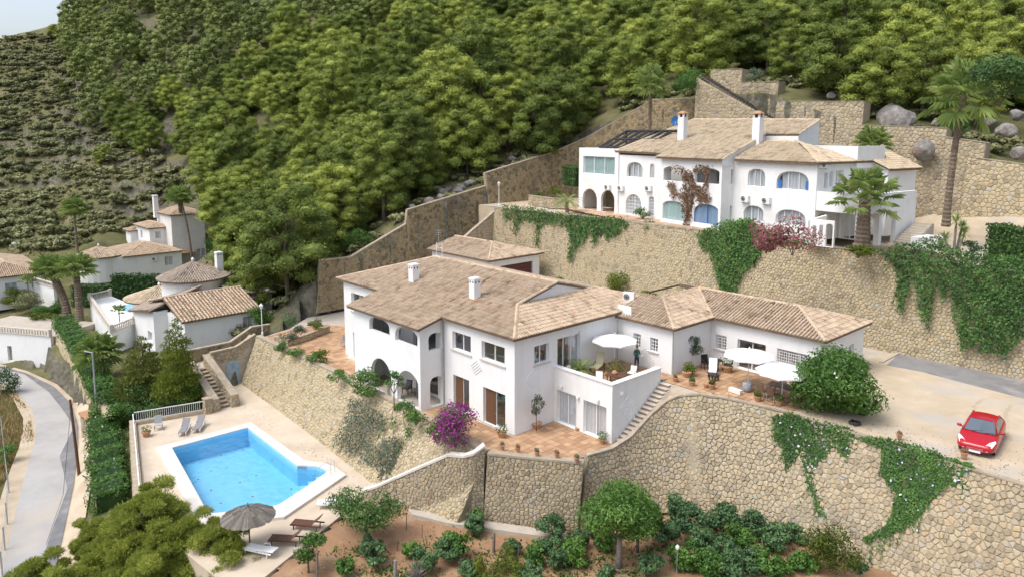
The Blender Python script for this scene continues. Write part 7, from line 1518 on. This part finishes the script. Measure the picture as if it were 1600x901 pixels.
for lab, px, py, z, r, h, pl_, s in [('large clay pot with yellow shrub at the villa corner', 784, 682, 0, .3, .36, 'leaf_yellow', .42), ('square clay trough holding the wall shrub', 838, 668, 0, .36, .4, None, 0), ('pot with small green bush at the foot of the stairs', 941, 692, 0, .22, .3, 'leaf', .4), ('clay pot beside the ground floor curtained door', 902, 672, 0, .15, .2, None, 0), ('pot with the large green plant by the terrace door', 907, 581, 2.95, .32, .4, None, 0),
                                    ('red clay pot at the annex corner', 1055, 595, 2.95, .2, .28, 'dry', .12), ('round clay pot before the annex shrub', 1081, 601, 2.95, .22, .3, 'leaf', .2), ('clay pot on the patio edge left of yellow plant', 1103, 604, 2.95, .17, .24, None, 0), ('clay pot with low plant on the patio edge', 1112, 606, 2.95, .25, .3, 'leaf_yellow', .22), ('clay pot with leafy plant by the folding chairs', 1136, 580, 2.95, .36, .42, 'leaf', .6), ('planted pot at the patio edge below the ceramic drum', 1184, 625, 2.95, .24, .3, 'leaf_yellow', .25), ('planted pot near the oleander bush', 1217, 632, 2.95, .24, .3, 'leaf', .32), ('pot on the parking edge beside the red car', 1506, 714, 3.0, .18, .3, 'dry', .16), ('tiny pot on the parking wall edge', 1405, 684, 3.0, .16, .26, 'dry', .1), ('clay pot under the yellow patio shrub', 1073, 588, 2.95, .3, .36, None, 0), ('pot with plant against the pool railing kerb', 229, 681, -4.2, .32, .4, 'leaf_yellow', .4)]:
    pot(lab, on(px, py, z), r, h, pl_, ps=s or .2, n=170)
b = on(907, 581, 3.3); palm('cycad', 'lush potted cycad beside the terrace sliding door', b, .15, 'feather', (.12, .12), 1.05, .26, 34, el=(5, 75), seed=31, cat='potted palm')
pp = on(967, 578, 3.6); bush('potted_bush', 'dry rounded bush in a pot on the villa terrace', 'potted shrub', (2.6, 6.9, 3.2), (.75, .75, .55), 900, .12, 'dry_grass_green', 8)
pot('clay tub holding the dry rounded terrace bush', (2.6, 6.9, 2.95), .4, .38)
# ------------------------------------------------------------ terrace furniture
ch = place(chair('garden_chair', 'dark armchair at the left end of the terrace table', 'wicker', 'wicker_brown', cushion='white_fabric'), (2.9, 4.9, 2.95), R(35))
dup(ch, (4.3, 5.0, 2.95), R(200), 1, 'dark armchair with its back to the terrace parapet corner'); dup(ch, (4.35, 6.4, 2.95), R(265), 1, 'dark armchair on the right of the terrace table'); dup(ch, (3.6, 7.5, 2.95), R(10), 1, 'armchair with white cushion behind the terrace table')
dup(ch, (.75, 4.6, 2.95), R(100), 1, 'pale chair beside the potted cycad'); table('dining_table', 'wooden table between armchairs on the villa terrace', (3.5, 5.9, 2.95), 1.3, .8, .7, 'wood_red', R(20))
tag(MB().lathe([(.14, 0), (.2, .08), (.16, .2), (.06, .26)], (3.4, 5.9, 3.65), 10).build('ornament', 'terracotta'), 'reddish bowl ornament on the terrace table', 'bowl')
gl_ = place(lounger('high-backed reclining chair with olive cushion on the terrace', 'wood', 'cushion_green', 62), (1.0, 7.0, 2.95), R(110), (.85, .95, 1.25))
ch2 = place(chair('folding_chair', 'dark chair left of the patio corner table', 'wicker', 'black'), (5.7, 13.2, 2.95), R(60)); dup(ch2, (7.0, 13.9, 2.95), R(-60), 1, 'dark folding chair right of the patio corner table'); table('corner_table', 'small dark round table in the annex corner', (6.3, 13.6, 2.95), .8, .8, .7, 'black', round_=True)
place(lounger('white cushioned reclining chair on the annex patio', 'dark_metal', 'white_fabric', 58), (6.8, 12.3, 2.95), R(120), (.62, .95, 1.1))
table('footstool', 'low dark footstool before the white reclining chair', (7.4, 11.5, 2.95), .6, .5, .38, 'black')
table('dining_table', 'dark dining table under the nearer patio parasol', (12.2, 11.9, 2.95), 2.0, 1.0, .74, 'wood_grey', R(4))
ch3 = place(chair('dining_chair', 'brown and grey dining chair left under the nearer parasol', 'galv', 'wicker_brown'), (11.2, 10.95, 2.95), R(184)); dup(ch3, (12.0, 10.85, 2.95), R(176), 1, 'brown and grey dining chair beside the parasol pole'); dup(ch3, (13.5, 11.3, 2.95), R(250), 1, 'dining chair turned sideways near the oleander bush'); dup(ch3, (11.5, 12.8, 2.95), R(0), 1, 'dining chair behind the patio dining table'); dup(ch3, (12.6, 12.8, 2.95), R(5), 1, 'dining chair behind the table near the grille window')
tag(MB().lathe([(.2, 0), (.3, .12), (.33, .3), (.3, .5), (.22, .62), (.2, .62)], (10.05, 11.2, 2.95), 16).build('garden_stool', 'ceramic'), 'patterned grey ceramic drum stool beside the dining chairs', 'stool')
mb = MB().box(-.45, .45, -.15, .15, 0, .28); o_ = tag(mb.build('trough', 'plaster_old', bevel=.02), 'grey stone trough on the patio edge', 'trough'); place(o_, on(1149, 613, 2.95), R(-5))
ch4 = place(chair('bistro_chair', 'single metal chair at the far corner of the brick terrace', 'galv', 'grey_fabric', False), on(538, 540, 0), R(40))
ch5 = place(chair('wicker_chair', 'left dark wicker chair inside the ground floor loggia', 'wicker', cushion='grey_fabric'), (-11.2, -.7, 0.02), R(20)); dup(ch5, (-9.9, -.5, .02), R(-10), 1, 'right dark wicker chair inside the ground floor loggia')
ch6 = place(chair('deck_chair', 'grey plastic chair facing the pool by the railing', 'galv', 'grey_light', False, 1.05), (-27.5, -13.7, -4.2), R(70), (1.1, 1.1, 1))
tag(MB().lathe([(.1, 0), (.1, .5), (.32, .62), (.36, .8), (.3, .8), (.27, .68)], on(607, 616, .1), 14).build('bird_bath', 'concrete'), 'stone bowl on the pool wall top before the arches', 'bird bath')
# ============================================================ person on the terrace
def person(loc, rz):
    root = thing('person', 'person in green shirt and dark blue trousers standing on the villa terrace', 'person', (0, 0, 0))
    V = [(0, 0, .95), (0, 0, 1.12), (0, .01, 1.30), (0, .02, 1.43), (0, .025, 1.50), (0, -.01, 1.60), (0, -.02, 1.70),   # 0-6 spine, head
         (.10, 0, .90), (.11, -.02, .50), (.11, .03, .10), (.12, -.10, .04), (-.10, 0, .90), (-.12, .02, .50), (-.12, .04, .10), (-.13, -.09, .04),
         (.19, .02, 1.40), (.25, .03, 1.14), (.17, -.20, 1.08), (.12, -.27, 1.10), (-.19, .02, 1.40), (-.25, .03, 1.14), (-.17, -.20, 1.06), (-.12, -.27, 1.09)]
    E_ = [(0, 1), (1, 2), (2, 3), (3, 4), (4, 5), (5, 6), (0, 7), (7, 8), (8, 9), (9, 10), (0, 11), (11, 12), (12, 13), (13, 14), (3, 15), (15, 16), (16, 17), (17, 18), (3, 19), (19, 20), (20, 21), (21, 22)]
    rad = [.15, .135, .155, .12, .055, .085, .075, .105, .07, .048, .04, .105, .07, .048, .04, .07, .05, .038, .03, .07, .05, .038, .03]
    me = bpy.data.meshes.new('body'); me.from_pydata(V, E_, []); o = bpy.data.objects.new('body', me); COL.objects.link(o); o.parent = root
    sk = o.modifiers.new('skin', 'SKIN'); sk.use_smooth_shade = True
    for i, r_ in enumerate(rad): s = me.skin_vertices[0].data[i]; s.radius = (r_, r_*.85); s.use_root = (i == 0)
    sub = o.modifiers.new('sub', 'SUBSURF'); sub.levels = 2; sub.render_levels = 2
    m = bpy.data.materials.new('person_cloth'); m.use_nodes = True; t = m.node_tree; N = t.nodes; L = t.links
    tc = N.new('ShaderNodeTexCoord'); sx = N.new('ShaderNodeSeparateXYZ'); L.new(tc.outputs['Object'], sx.inputs[0]); r = N.new('ShaderNodeValToRGB'); r.color_ramp.interpolation = 'CONSTANT'; e = r.color_ramp.elements
    mr = N.new('ShaderNodeMapRange'); mr.inputs['From Max'].default_value = 1.8; L.new(sx.outputs['Z'], mr.inputs['Value']); L.new(mr.outputs[0], r.inputs['Fac'])
    e[0].position = 0; e[0].color = (.04, .03, .025, 1); e[1].position = .06; e[1].color = (.035, .05, .09, 1); q = e.new(.54); q.color = (.03, .12, .10, 1); q = e.new(.825); q.color = (.52, .31, .22, 1)
    L.new(r.outputs[0], N['Principled BSDF'].inputs['Base Color']); N['Principled BSDF'].inputs['Roughness'].default_value = .8; me.materials.append(m)
    fo = [(-.08, .02, 1.66), (.08, .02, 1.66)]
    mb = MB(); mb.lathe([(.088, -.02), (.1, .03), (.085, .085), (.04, .115)], (0, .0, 1.69), 12); mb.build('hair', 'hair', root, smooth=True)
    mb = MB(); mb.tube([(0, -.105, 1.62), (0, -.125, 1.595)], [.012, .018], 5); mb.build('nose', 'skin', root)
    for s in (-1, 1):
        MB().tube([(s*.095, -.01, 1.6), (s*.1, 0, 1.64)], .018, 5).build('ear', 'skin', root)
        MB().lathe([(.001, -.01), (.011, 0), (.001, .01)], (s*.032, -.088, 1.635), 6).build('eye', 'black', root)
        mb = MB()
        for k in range(4): x = s*(.125-.018*k); mb.tube([(x, -.27, 1.085+.0), (x-.01*s, -.33-.01*(1-abs(k-1.5)*.4), 1.09), (x-.012*s, -.36, 1.065)], [.009, .009, .007], 5)
        mb.tube([(s*.10, -.26, 1.09), (s*.075, -.30, 1.105), (s*.07, -.33, 1.095)], [.01, .009, .007], 5); mb.build('fingers', 'skin', root)
    return place(root, loc, rz)
mat('skin', (.52, .31, .22), .6); mat('hair', (.24, .10, .06), .8); person((2.55, 9.35, 2.95), R(75))
tag(place(MB().box(-.11, .11, -.15, .15, 0, .03).build('tray', 'white_plastic'), (2.89, 9.43, 4.03), R(75)), 'small flat thing in the hands of the person', 'tray')
# ============================================================ lamps, poles, fences
def lamp_post(label, p, h, m='white_metal'):
    root = thing('lamp_post', label, 'lamp post', tuple(p), 'garden lamp posts'); MB().lathe([(.1, 0), (.1, .25), (.045, .35), (.04, h-.35), (.09, h-.33), (.09, h-.28)], tuple(p), 8).build('post', m, root)
    MB().lathe([(.09, h-.28), (.17, h-.02), (.17, h)], tuple(p), 6).build('lantern', 'lantern', root); MB().lathe([(.21, h), (.05, h+.16), (.02, h+.24)], tuple(p), 6).build('lid', m, root); return root
mat('lantern', (.75, .76, .76), .3)
lamp_post('white garden lamp at the far end of the pool wall', (-33.6, -2.1, .15), 2.9); lamp_post('white garden lamp at the left end of the upper retaining wall', (-33.6, 28.4, 10.4), 2.9)
p = Vector(on(1057, 905, -4)); lp = thing('garden_light', 'thin garden light on a post among the vines', 'garden light', tuple(p)); MB().tube([p, p+Vector((0, 0, 1.75))], .025, 6).build('post', 'galv', lp); MB().lathe([(.03, 0), (.1, .08), (.1, .2), (.04, .28)], tuple(p+Vector((0, 0, 1.7))), 10).build('lamp_head', 'white_plastic', lp)
p = PZ(152, 648, -5.3); q = Vector((p.x, p.y, -5.3)); sp2 = thing('lamp_pole', 'grey metal street lamp pole above the road wall', 'street lamp', tuple(q)); hh = hpx(q, 143, 550); MB().tube([q, q+Vector((0, 0, hh))], [.11, .07], 8).build('pole', 'galv', sp2); MB().tube([q+Vector((0, 0, hh-.02)), q+Vector((-.5, -.5, hh+.1))], .05, 6).build('arm', 'galv', sp2)
p = PZ(124, 744, -7.9); q = Vector(p); hh = hpx(q, 112, 624); up2 = thing('utility_pole', 'thin leaning wooden utility pole beside the valley road', 'utility pole', tuple(q)); MB().tube([q, q+Vector((-.25, -.15, hh))], [.13, .09], 8).build('pole', 'wood', up2); MB().box(q.x-.6, q.x+.1, q.y-.15, q.y-.05, q.z+hh-.35, q.z+hh-.27).build('crossarm', 'wood', up2)
mb = MB(); e_ = PZ(72, 850, -7.6); mb.tube([q+Vector((-.2, -.1, hh-.3)), (q+Vector(e_))/2+Vector((0, 0, 1.0)), Vector(e_)+Vector((0, 0, 0))], .015, 4); mb.build('stay_wire', 'black', up2)
p = PD(127, 152, 205); z = gz(p.x, p.y); t2 = thing('telegraph_pole', 'pale telegraph pole leaning on the open slope', 'utility pole', (p.x, p.y, z)); MB().tube([(p.x, p.y, z-.3), (p.x-1.2, p.y-.8, z+9)], [.2, .14], 8).build('pole', 'bark_grey', t2)
wf = thing('wire_fence', 'wire fence with grey posts along the left edge of the road', 'fence', on(10, 800, -8)); fpts = [PZ(x, y, -8) for x, y in ((4, 680), (8, 720), (14, 770), (12, 820), (8, 860), (4, 900))]
for f_ in fpts: MB().tube([f_, f_+Vector((0, 0, 1.7))], .05, 6).build('post', 'galv', wf)
for hz in (.3, .7, 1.1, 1.5): MB().tube([f_+Vector((0, 0, hz)) for f_ in fpts], .012, 4).build('wire', 'galv', wf)
# dry grass beyond the road
gr_ = [(x, y) for x, y in ((0, 608), (22, 612), (48, 645), (52, 690), (30, 720), (0, 745))]; P_ = []
while len(P_) < 3200:
    x, y = random.uniform(-30, 55), random.uniform(600, 750)
    if pip(x, y, [(-30, 600)]+gr_+[(-30, 760)]): P_.append(tuple(PZ(x, y, -8.0)))
P_ = np.array(P_); P_[:, 2] = ground(P_[:, :2])+.2; v, f = leaf_quads(P_, np.tile((0, 0, 1.), (len(P_), 1)), .7, .12, RNG, 0, .7); o_ = link('dry_grass', v, f, RNG.random(len(P_)), 'dry_grass', stuff=True); o_['label'] = 'dry yellow grass on the inner verge of the road bend'; o_['category'] = 'grass'
# red tiled meter housing by the road wall
p = PZ(140, 668, -6.5); mh = thing('gate_pier', 'small brick pier with terracotta top beside the road', 'pier', tuple(p)); MB().box(p.x-1.6, p.x+.9, p.y-.35, p.y+.35, -8.2, -5.6).build('pier', 'coping', mh); MB().box(p.x-1.7, p.x+1.0, p.y-.45, p.y+.45, -5.6, -5.4).build('cap', 'terracotta', mh)
# garden stakes, stump, dead twigs
for i, (px, yb, h, r, lab) in enumerate([(634.5, 826, .95, .03, 'thin dark stake nearest the garden path'), (659, 839, .8, .03, 'thin dark stake behind the first vine row'), (620.5, 860, .8, .03, 'thin dark stake beside the wide drooping tree'), (809, 874, .75, .03, 'thin dark stake right of the bare stump'), (771, 860, 1.1, .09, 'thick bare wooden stump in the soil garden'), (495.5, 905, 1.6, .09, 'grey wooden post at the bottom edge by the small fruit tree'), (617, 905, 1.1, .12, 'grey weathered post among dead twigs')]):
    p = Vector(on(px, yb, -4.3)); s = thing('garden_stake' if r < .05 else 'wooden_post', lab, 'post', tuple(p)); MB().tube([p-Vector((0, 0, .2)), p+Vector((.03, .02, h*.6)), p+Vector((.0, .05, h))], [r, r*.95, r*.8], 6).build('stem', 'wood_grey' if r < .1 else 'bark_grey', s)
p = Vector(on(650, 905, -4.3)); dt = thing('dead_shrub', 'leafless grey twiggy shrub at the bottom edge of the garden', 'dead shrub', tuple(p)); mb = MB(); rr = random.Random(8)
for i in range(70):
    a, e = rr.uniform(0, 6.28), R(rr.uniform(15, 80)); d = Vector((math.cos(a)*math.cos(e), math.sin(a)*math.cos(e), math.sin(e))); l = rr.uniform(.5, 1.3); k = p+d*l*.5; mb.tube([p, k, k+(d+Vector((rr.uniform(-.6, .6), rr.uniform(-.6, .6), rr.uniform(-.2, .3)))).normalized()*l*.5], [.025, .015, .006], 4, cap=False)
mb.build('twigs', 'bark_grey', dt)
# bins and bicycle by the oleander
p = on(1345, 645, 2.92); bn = thing('garden_bin', 'dark green bin tucked behind the oleander bush', 'bin', p); MB().box(p[0]-.35, p[0]+.35, p[1]-.3, p[1]+.3, p[2], p[2]+.6).build('body', 'bin_green', bn, bevel=.04); MB().box(p[0]-.38, p[0]+.38, p[1]-.33, p[1]+.33, p[2]+.605, p[2]+.68).build('lid', 'bin_green', bn)
p = on(1336, 662, 2.93); hr = thing('hose_reel', 'coiled dark garden hose lying on the parking edge', 'garden hose', p); mb = MB(); mb.tube([(p[0]+(.34-.03*(i % 5))*math.cos(i*.5), p[1]+(.34-.03*(i % 5))*math.sin(i*.5), p[2]+.03+i*.0015) for i in range(90)], .022, 5); mb.build('coil', 'dark_metal', hr)
# plinths along hillside stairs
hs_ = thing('hillside_stairs', 'narrow dark stairway descending the stone terraces behind the upper villa', 'stairs', (-15, 49.5, 20)); a, b = PY(1099, 119, 49.6), PY(1206, 186, 49.6)
for i in range(26):
    f = i/26; q = a.lerp(b, f); MB().box(q.x-.25, q.x+.2, 48.9, 50.4, q.z-.12, q.z+.02).build('step', 'wood_grey', hs_)
mb = MB(); mb.add([(a.x-.3, 48.95, a.z-.12), (b.x+.3, 48.95, b.z-.12), (b.x+.3, 48.95, 10), (a.x-.3, 48.95, 10)], [(3, 2, 1, 0)]); 
stone_wall('stair_side_wall', 'ochre stone wall under the hillside stairway', [(a.x-.5, 48.2, 10), (b.x+.5, 48.2, 10)], [(a.x-.5, 48.85, a.z-.2), (b.x+.5, 48.85, b.z-.2)], .42, 'stone', 0, seed=80, cop=None, thick=.4)
stone_wall('planter_wall', 'ochre stone bed left of the upper villa arches', [(-33.5, 33.2, 10.3), (-28.4, 32.4, 10.3), (-27.2, 33.5, 10.3)], [(-33.5, 33.3, 11.5), (-28.4, 32.5, 11.5), (-27.2, 33.6, 11.5)], .36, 'stone', 0, seed=81, cop=(.35, .1), cat='low wall')
# tyre tracks on the sandy forecourt
for off_, nm in ((-.75, 0), (.75, 0)):
    mb = MB(); cs_ = [(22.75+off_, 14.8), (22.3+off_*1.05, 17), (21.6+off_*1.1, 19.2), (21.5+off_, 21.2), (22.6+off_*.6, 23)]; vs = []
    for i in range(33):
        t_ = i/32*(len(cs_)-1); j = min(int(t_), len(cs_)-2); q = t_-j; x = cs_[j][0]*(1-q)+cs_[j+1][0]*q; y = cs_[j][1]*(1-q)+cs_[j+1][1]*q; w_ = .11+.04*math.sin(i*1.7); vs += [(x-w_, y, 2.9095), (x+w_, y, 2.9095)]
    mb.add(vs, [(2*i, 2*i+1, 2*i+3, 2*i+2) for i in range(32)]); struct(mb.build('tyre_track', 'track'))
pb = [(random.uniform(13.8, 30), 9.9+abs(random.gauss(0, 1.6)), 2.92) for _ in range(500)]+[(random.uniform(-28, -7), random.uniform(-7.2, -6.2)+.06*random.gauss(0, 1), -4.185) for _ in range(160)]
v, f = leaf_quads(np.array(pb), np.tile((0, 0, 1.), (len(pb), 1)), .09, .7, RNG, 0, .5, .5); o_ = link('leaf_litter', v, f, RNG.random(len(pb)), 'clods', stuff=True); o_['label'] = 'scattered pebbles and dry leaves on forecourt and pool deck'; o_['category'] = 'litter'
# soil clods and leaf litter in the garden
cl = []
while len(cl) < 1500:
    x, y = random.uniform(-6, 20), random.uniform(-20, 6)
    if pip(x, y, GARD): cl.append((x, y, soilz(x, y)+.02))
v, f = leaf_quads(np.array(cl), np.tile((0, 0, 1.), (len(cl), 1)), .13, .7, RNG, 0, .5, .6); o_ = link('soil_clods', v, f, RNG.random(len(cl)), 'clods', stuff=True); o_['label'] = 'clods and dry leaves scattered over the red garden soil'; o_['category'] = 'soil'
# ============================================================ the red car
def car(loc, rz):
    root = thing('car', 'red hatchback car parked nose-out on the sandy forecourt', 'car', (0, 0, 0))
    S = [(2.14, .50, .50, .30), (2.08, .68, .62, .25), (1.9, .80, .70, .22), (1.55, .86, .80, .22), (1.15, .875, .89, .22), (.85, .88, .95, .22), (.2, .88, .95, .22), (-.6, .88, .97, .22), (-1.2, .875, 1.0, .22), (-1.6, .86, 1.0, .22), (-1.95, .80, .97, .24), (-2.12, .68, .80, .30)]
    v = []; f = []; n = 11
    for x, w_, zt, zb in [(x*1.02, w_*1.05, zt+.02, zb) for x, w_, zt, zb in S]:
        half = [(0, zb), (w_*.88, zb), (w_*.99, zb+.14), (w_, (zb+zt)/2), (w_*.95, zt-.06), (w_*.72, zt+.0)]
        ring = [(x, -y, z) for y, z in half[::-1]]+[(x, y, z) for y, z in half[1:]]; v += ring
    n = len(ring); top = lambda i: i
    for i in range(len(S)-1):
        for j in range(n-1): f.append((i*n+j, i*n+j+1, (i+1)*n+j+1, (i+1)*n+j))
        f.append((i*n+n-1, i*n, (i+1)*n, (i+1)*n+n-1))
    f += [tuple(range(n))[::-1], tuple((len(S)-1)*n+j for j in range(n))]
    b = MB().add(v, f).build('body', 'red_paint', root, smooth=True); sb = b.modifiers.new('sub', 'SUBSURF'); sb.levels = sb.render_levels = 2
    # greenhouse: roof, pillars and panes
    G = [(1.02, .70, .955, .70), (.18, .56, 1.38, .50), (-.35, .57, 1.425, .5), (-.95, .56, 1.38, .5), (-1.62, .66, 1.02, .66)]
    mb = MB(); q = [(.22, .57, 1.37), (-.1, .585, 1.41), (-.55, .585, 1.415), (-1.0, .57, 1.37)]
    vs = []
    for x, w_, z in q: vs += [(x, -w_, z-.02), (x, -w_*.6, z+.025), (x, 0, z+.035), (x, w_*.6, z+.025), (x, w_, z-.02)]
    mb.add(vs, [(i*5+j, (i+1)*5+j, (i+1)*5+j+1, i*5+j+1) for i in range(3) for j in range(4)]); r_ = mb.build('roof', 'red_paint', root, smooth=True)
    def pane(name, pts, m='car_glass', par=root): 
        mb = MB(); mb.add(pts, [tuple(range(len(pts)))]); return mb.build(name, m, par)
    pane('windscreen', [(.98, -.70, .955), (1.1, 0, .96), (.98, .70, .955), (.235, .55, 1.365), (.26, 0, 1.40), (.235, -.55, 1.365)], 'windscreen'); pane('rear_window', [(-1.6, .64, 1.02), (-1.6, -.64, 1.02), (-1.02, -.55, 1.355), (-1.02, .55, 1.355)], 'windscreen')
    for s in (-1, 1):
        pane('side_window', [(.82, s*.80, .95), (.2, s*.60, 1.35), (-.95, s*.60, 1.35), (-1.5, s*.76, 1.0)], 'windscreen')
        MB().tube([(1.0, s*.735, .95), (.2, s*.585, 1.375)], .035, 5).build('pillar', 'red_paint', root); MB().tube([(-1.0, s*.59, 1.37), (-1.62, s*.72, 1.0)], .06, 5).build('pillar', 'red_paint', root)
        MB().tube([(.2, s*.595, 1.375), (-.4, s*.605, 1.405), (-1.0, s*.595, 1.37)], .03, 5).build('roof_edge', 'red_paint', root)
        MB().lathe([(.02, -.06), (.1, -.05), (.12, 0), (.1, .07), (.02, .08)], (.62, s*.99, .98), 8, squash=(.6, 1)).build('mirror', 'red_paint', root, smooth=True); MB().tube([(.66, s*.8, .94), (.64, s*.92, .96)], .03, 5).build('mirror_arm', 'black', root)
        hl = MB().add([(2.02, s*.40, .60), (1.98, s*.72, .56), (1.62, s*.84, .76), (1.50, s*.80, .82), (1.78, s*.58, .765)], [(0, 1, 2, 3, 4) if s > 0 else (4, 3, 2, 1, 0)]); hl.v = [(x+.075, y*1.015, z+.022) for x, y, z in hl.v]; hl.build('headlight', 'lens', root)
        MB().lathe([(.001, -.02), (.07, 0), (.001, .02)], (2.12, s*.52, .38), 10).build('fog_light', 'lens', root)
        for x in (1.32, -1.28):
            wl = MB().tube([(x, s*.64, .31), (x, s*.82, .31)], .31, 20).build('wheel', 'tyre', root); MB().tube([(x, s*.74, .31), (x, s*.828, .31)], .20, 14).build('rim', 'galv', wl)
    MB().box(2.08, 2.165, -.42, .42, .30, .47).build('grille', 'grille_dark', root, bevel=.02); mb = MB()
    for z in (.335, .375, .415, .45): MB().box(2.166, 2.178, -.36, .36, z-.006, z+.006).build('grille_bar', 'galv', root)
    MB().box(2.13, 2.185, -.26, .26, .215, .325).build('number_plate', 'lens', root); MB().box(1.95, 2.10, -.72, .72, .2, .29).build('bumper_sill', 'black', root)
    MB().lathe([(.001, 0), (.055, .012), (.001, .024)], (2.06, 0, .62), 10).build('badge', 'steel', root); MB().box(2.03, 2.1, -.13, .13, .55, .59).build('badge_trim', 'steel', root)
    for s in (-.35, .25): MB().tube([(1.08, s, .975), (.95, s+.5, 1.035)], .012, 4).build('wiper', 'black', root)
    return place(root, loc, rz)
car((22.75, 13.35, 2.915), R(-83))
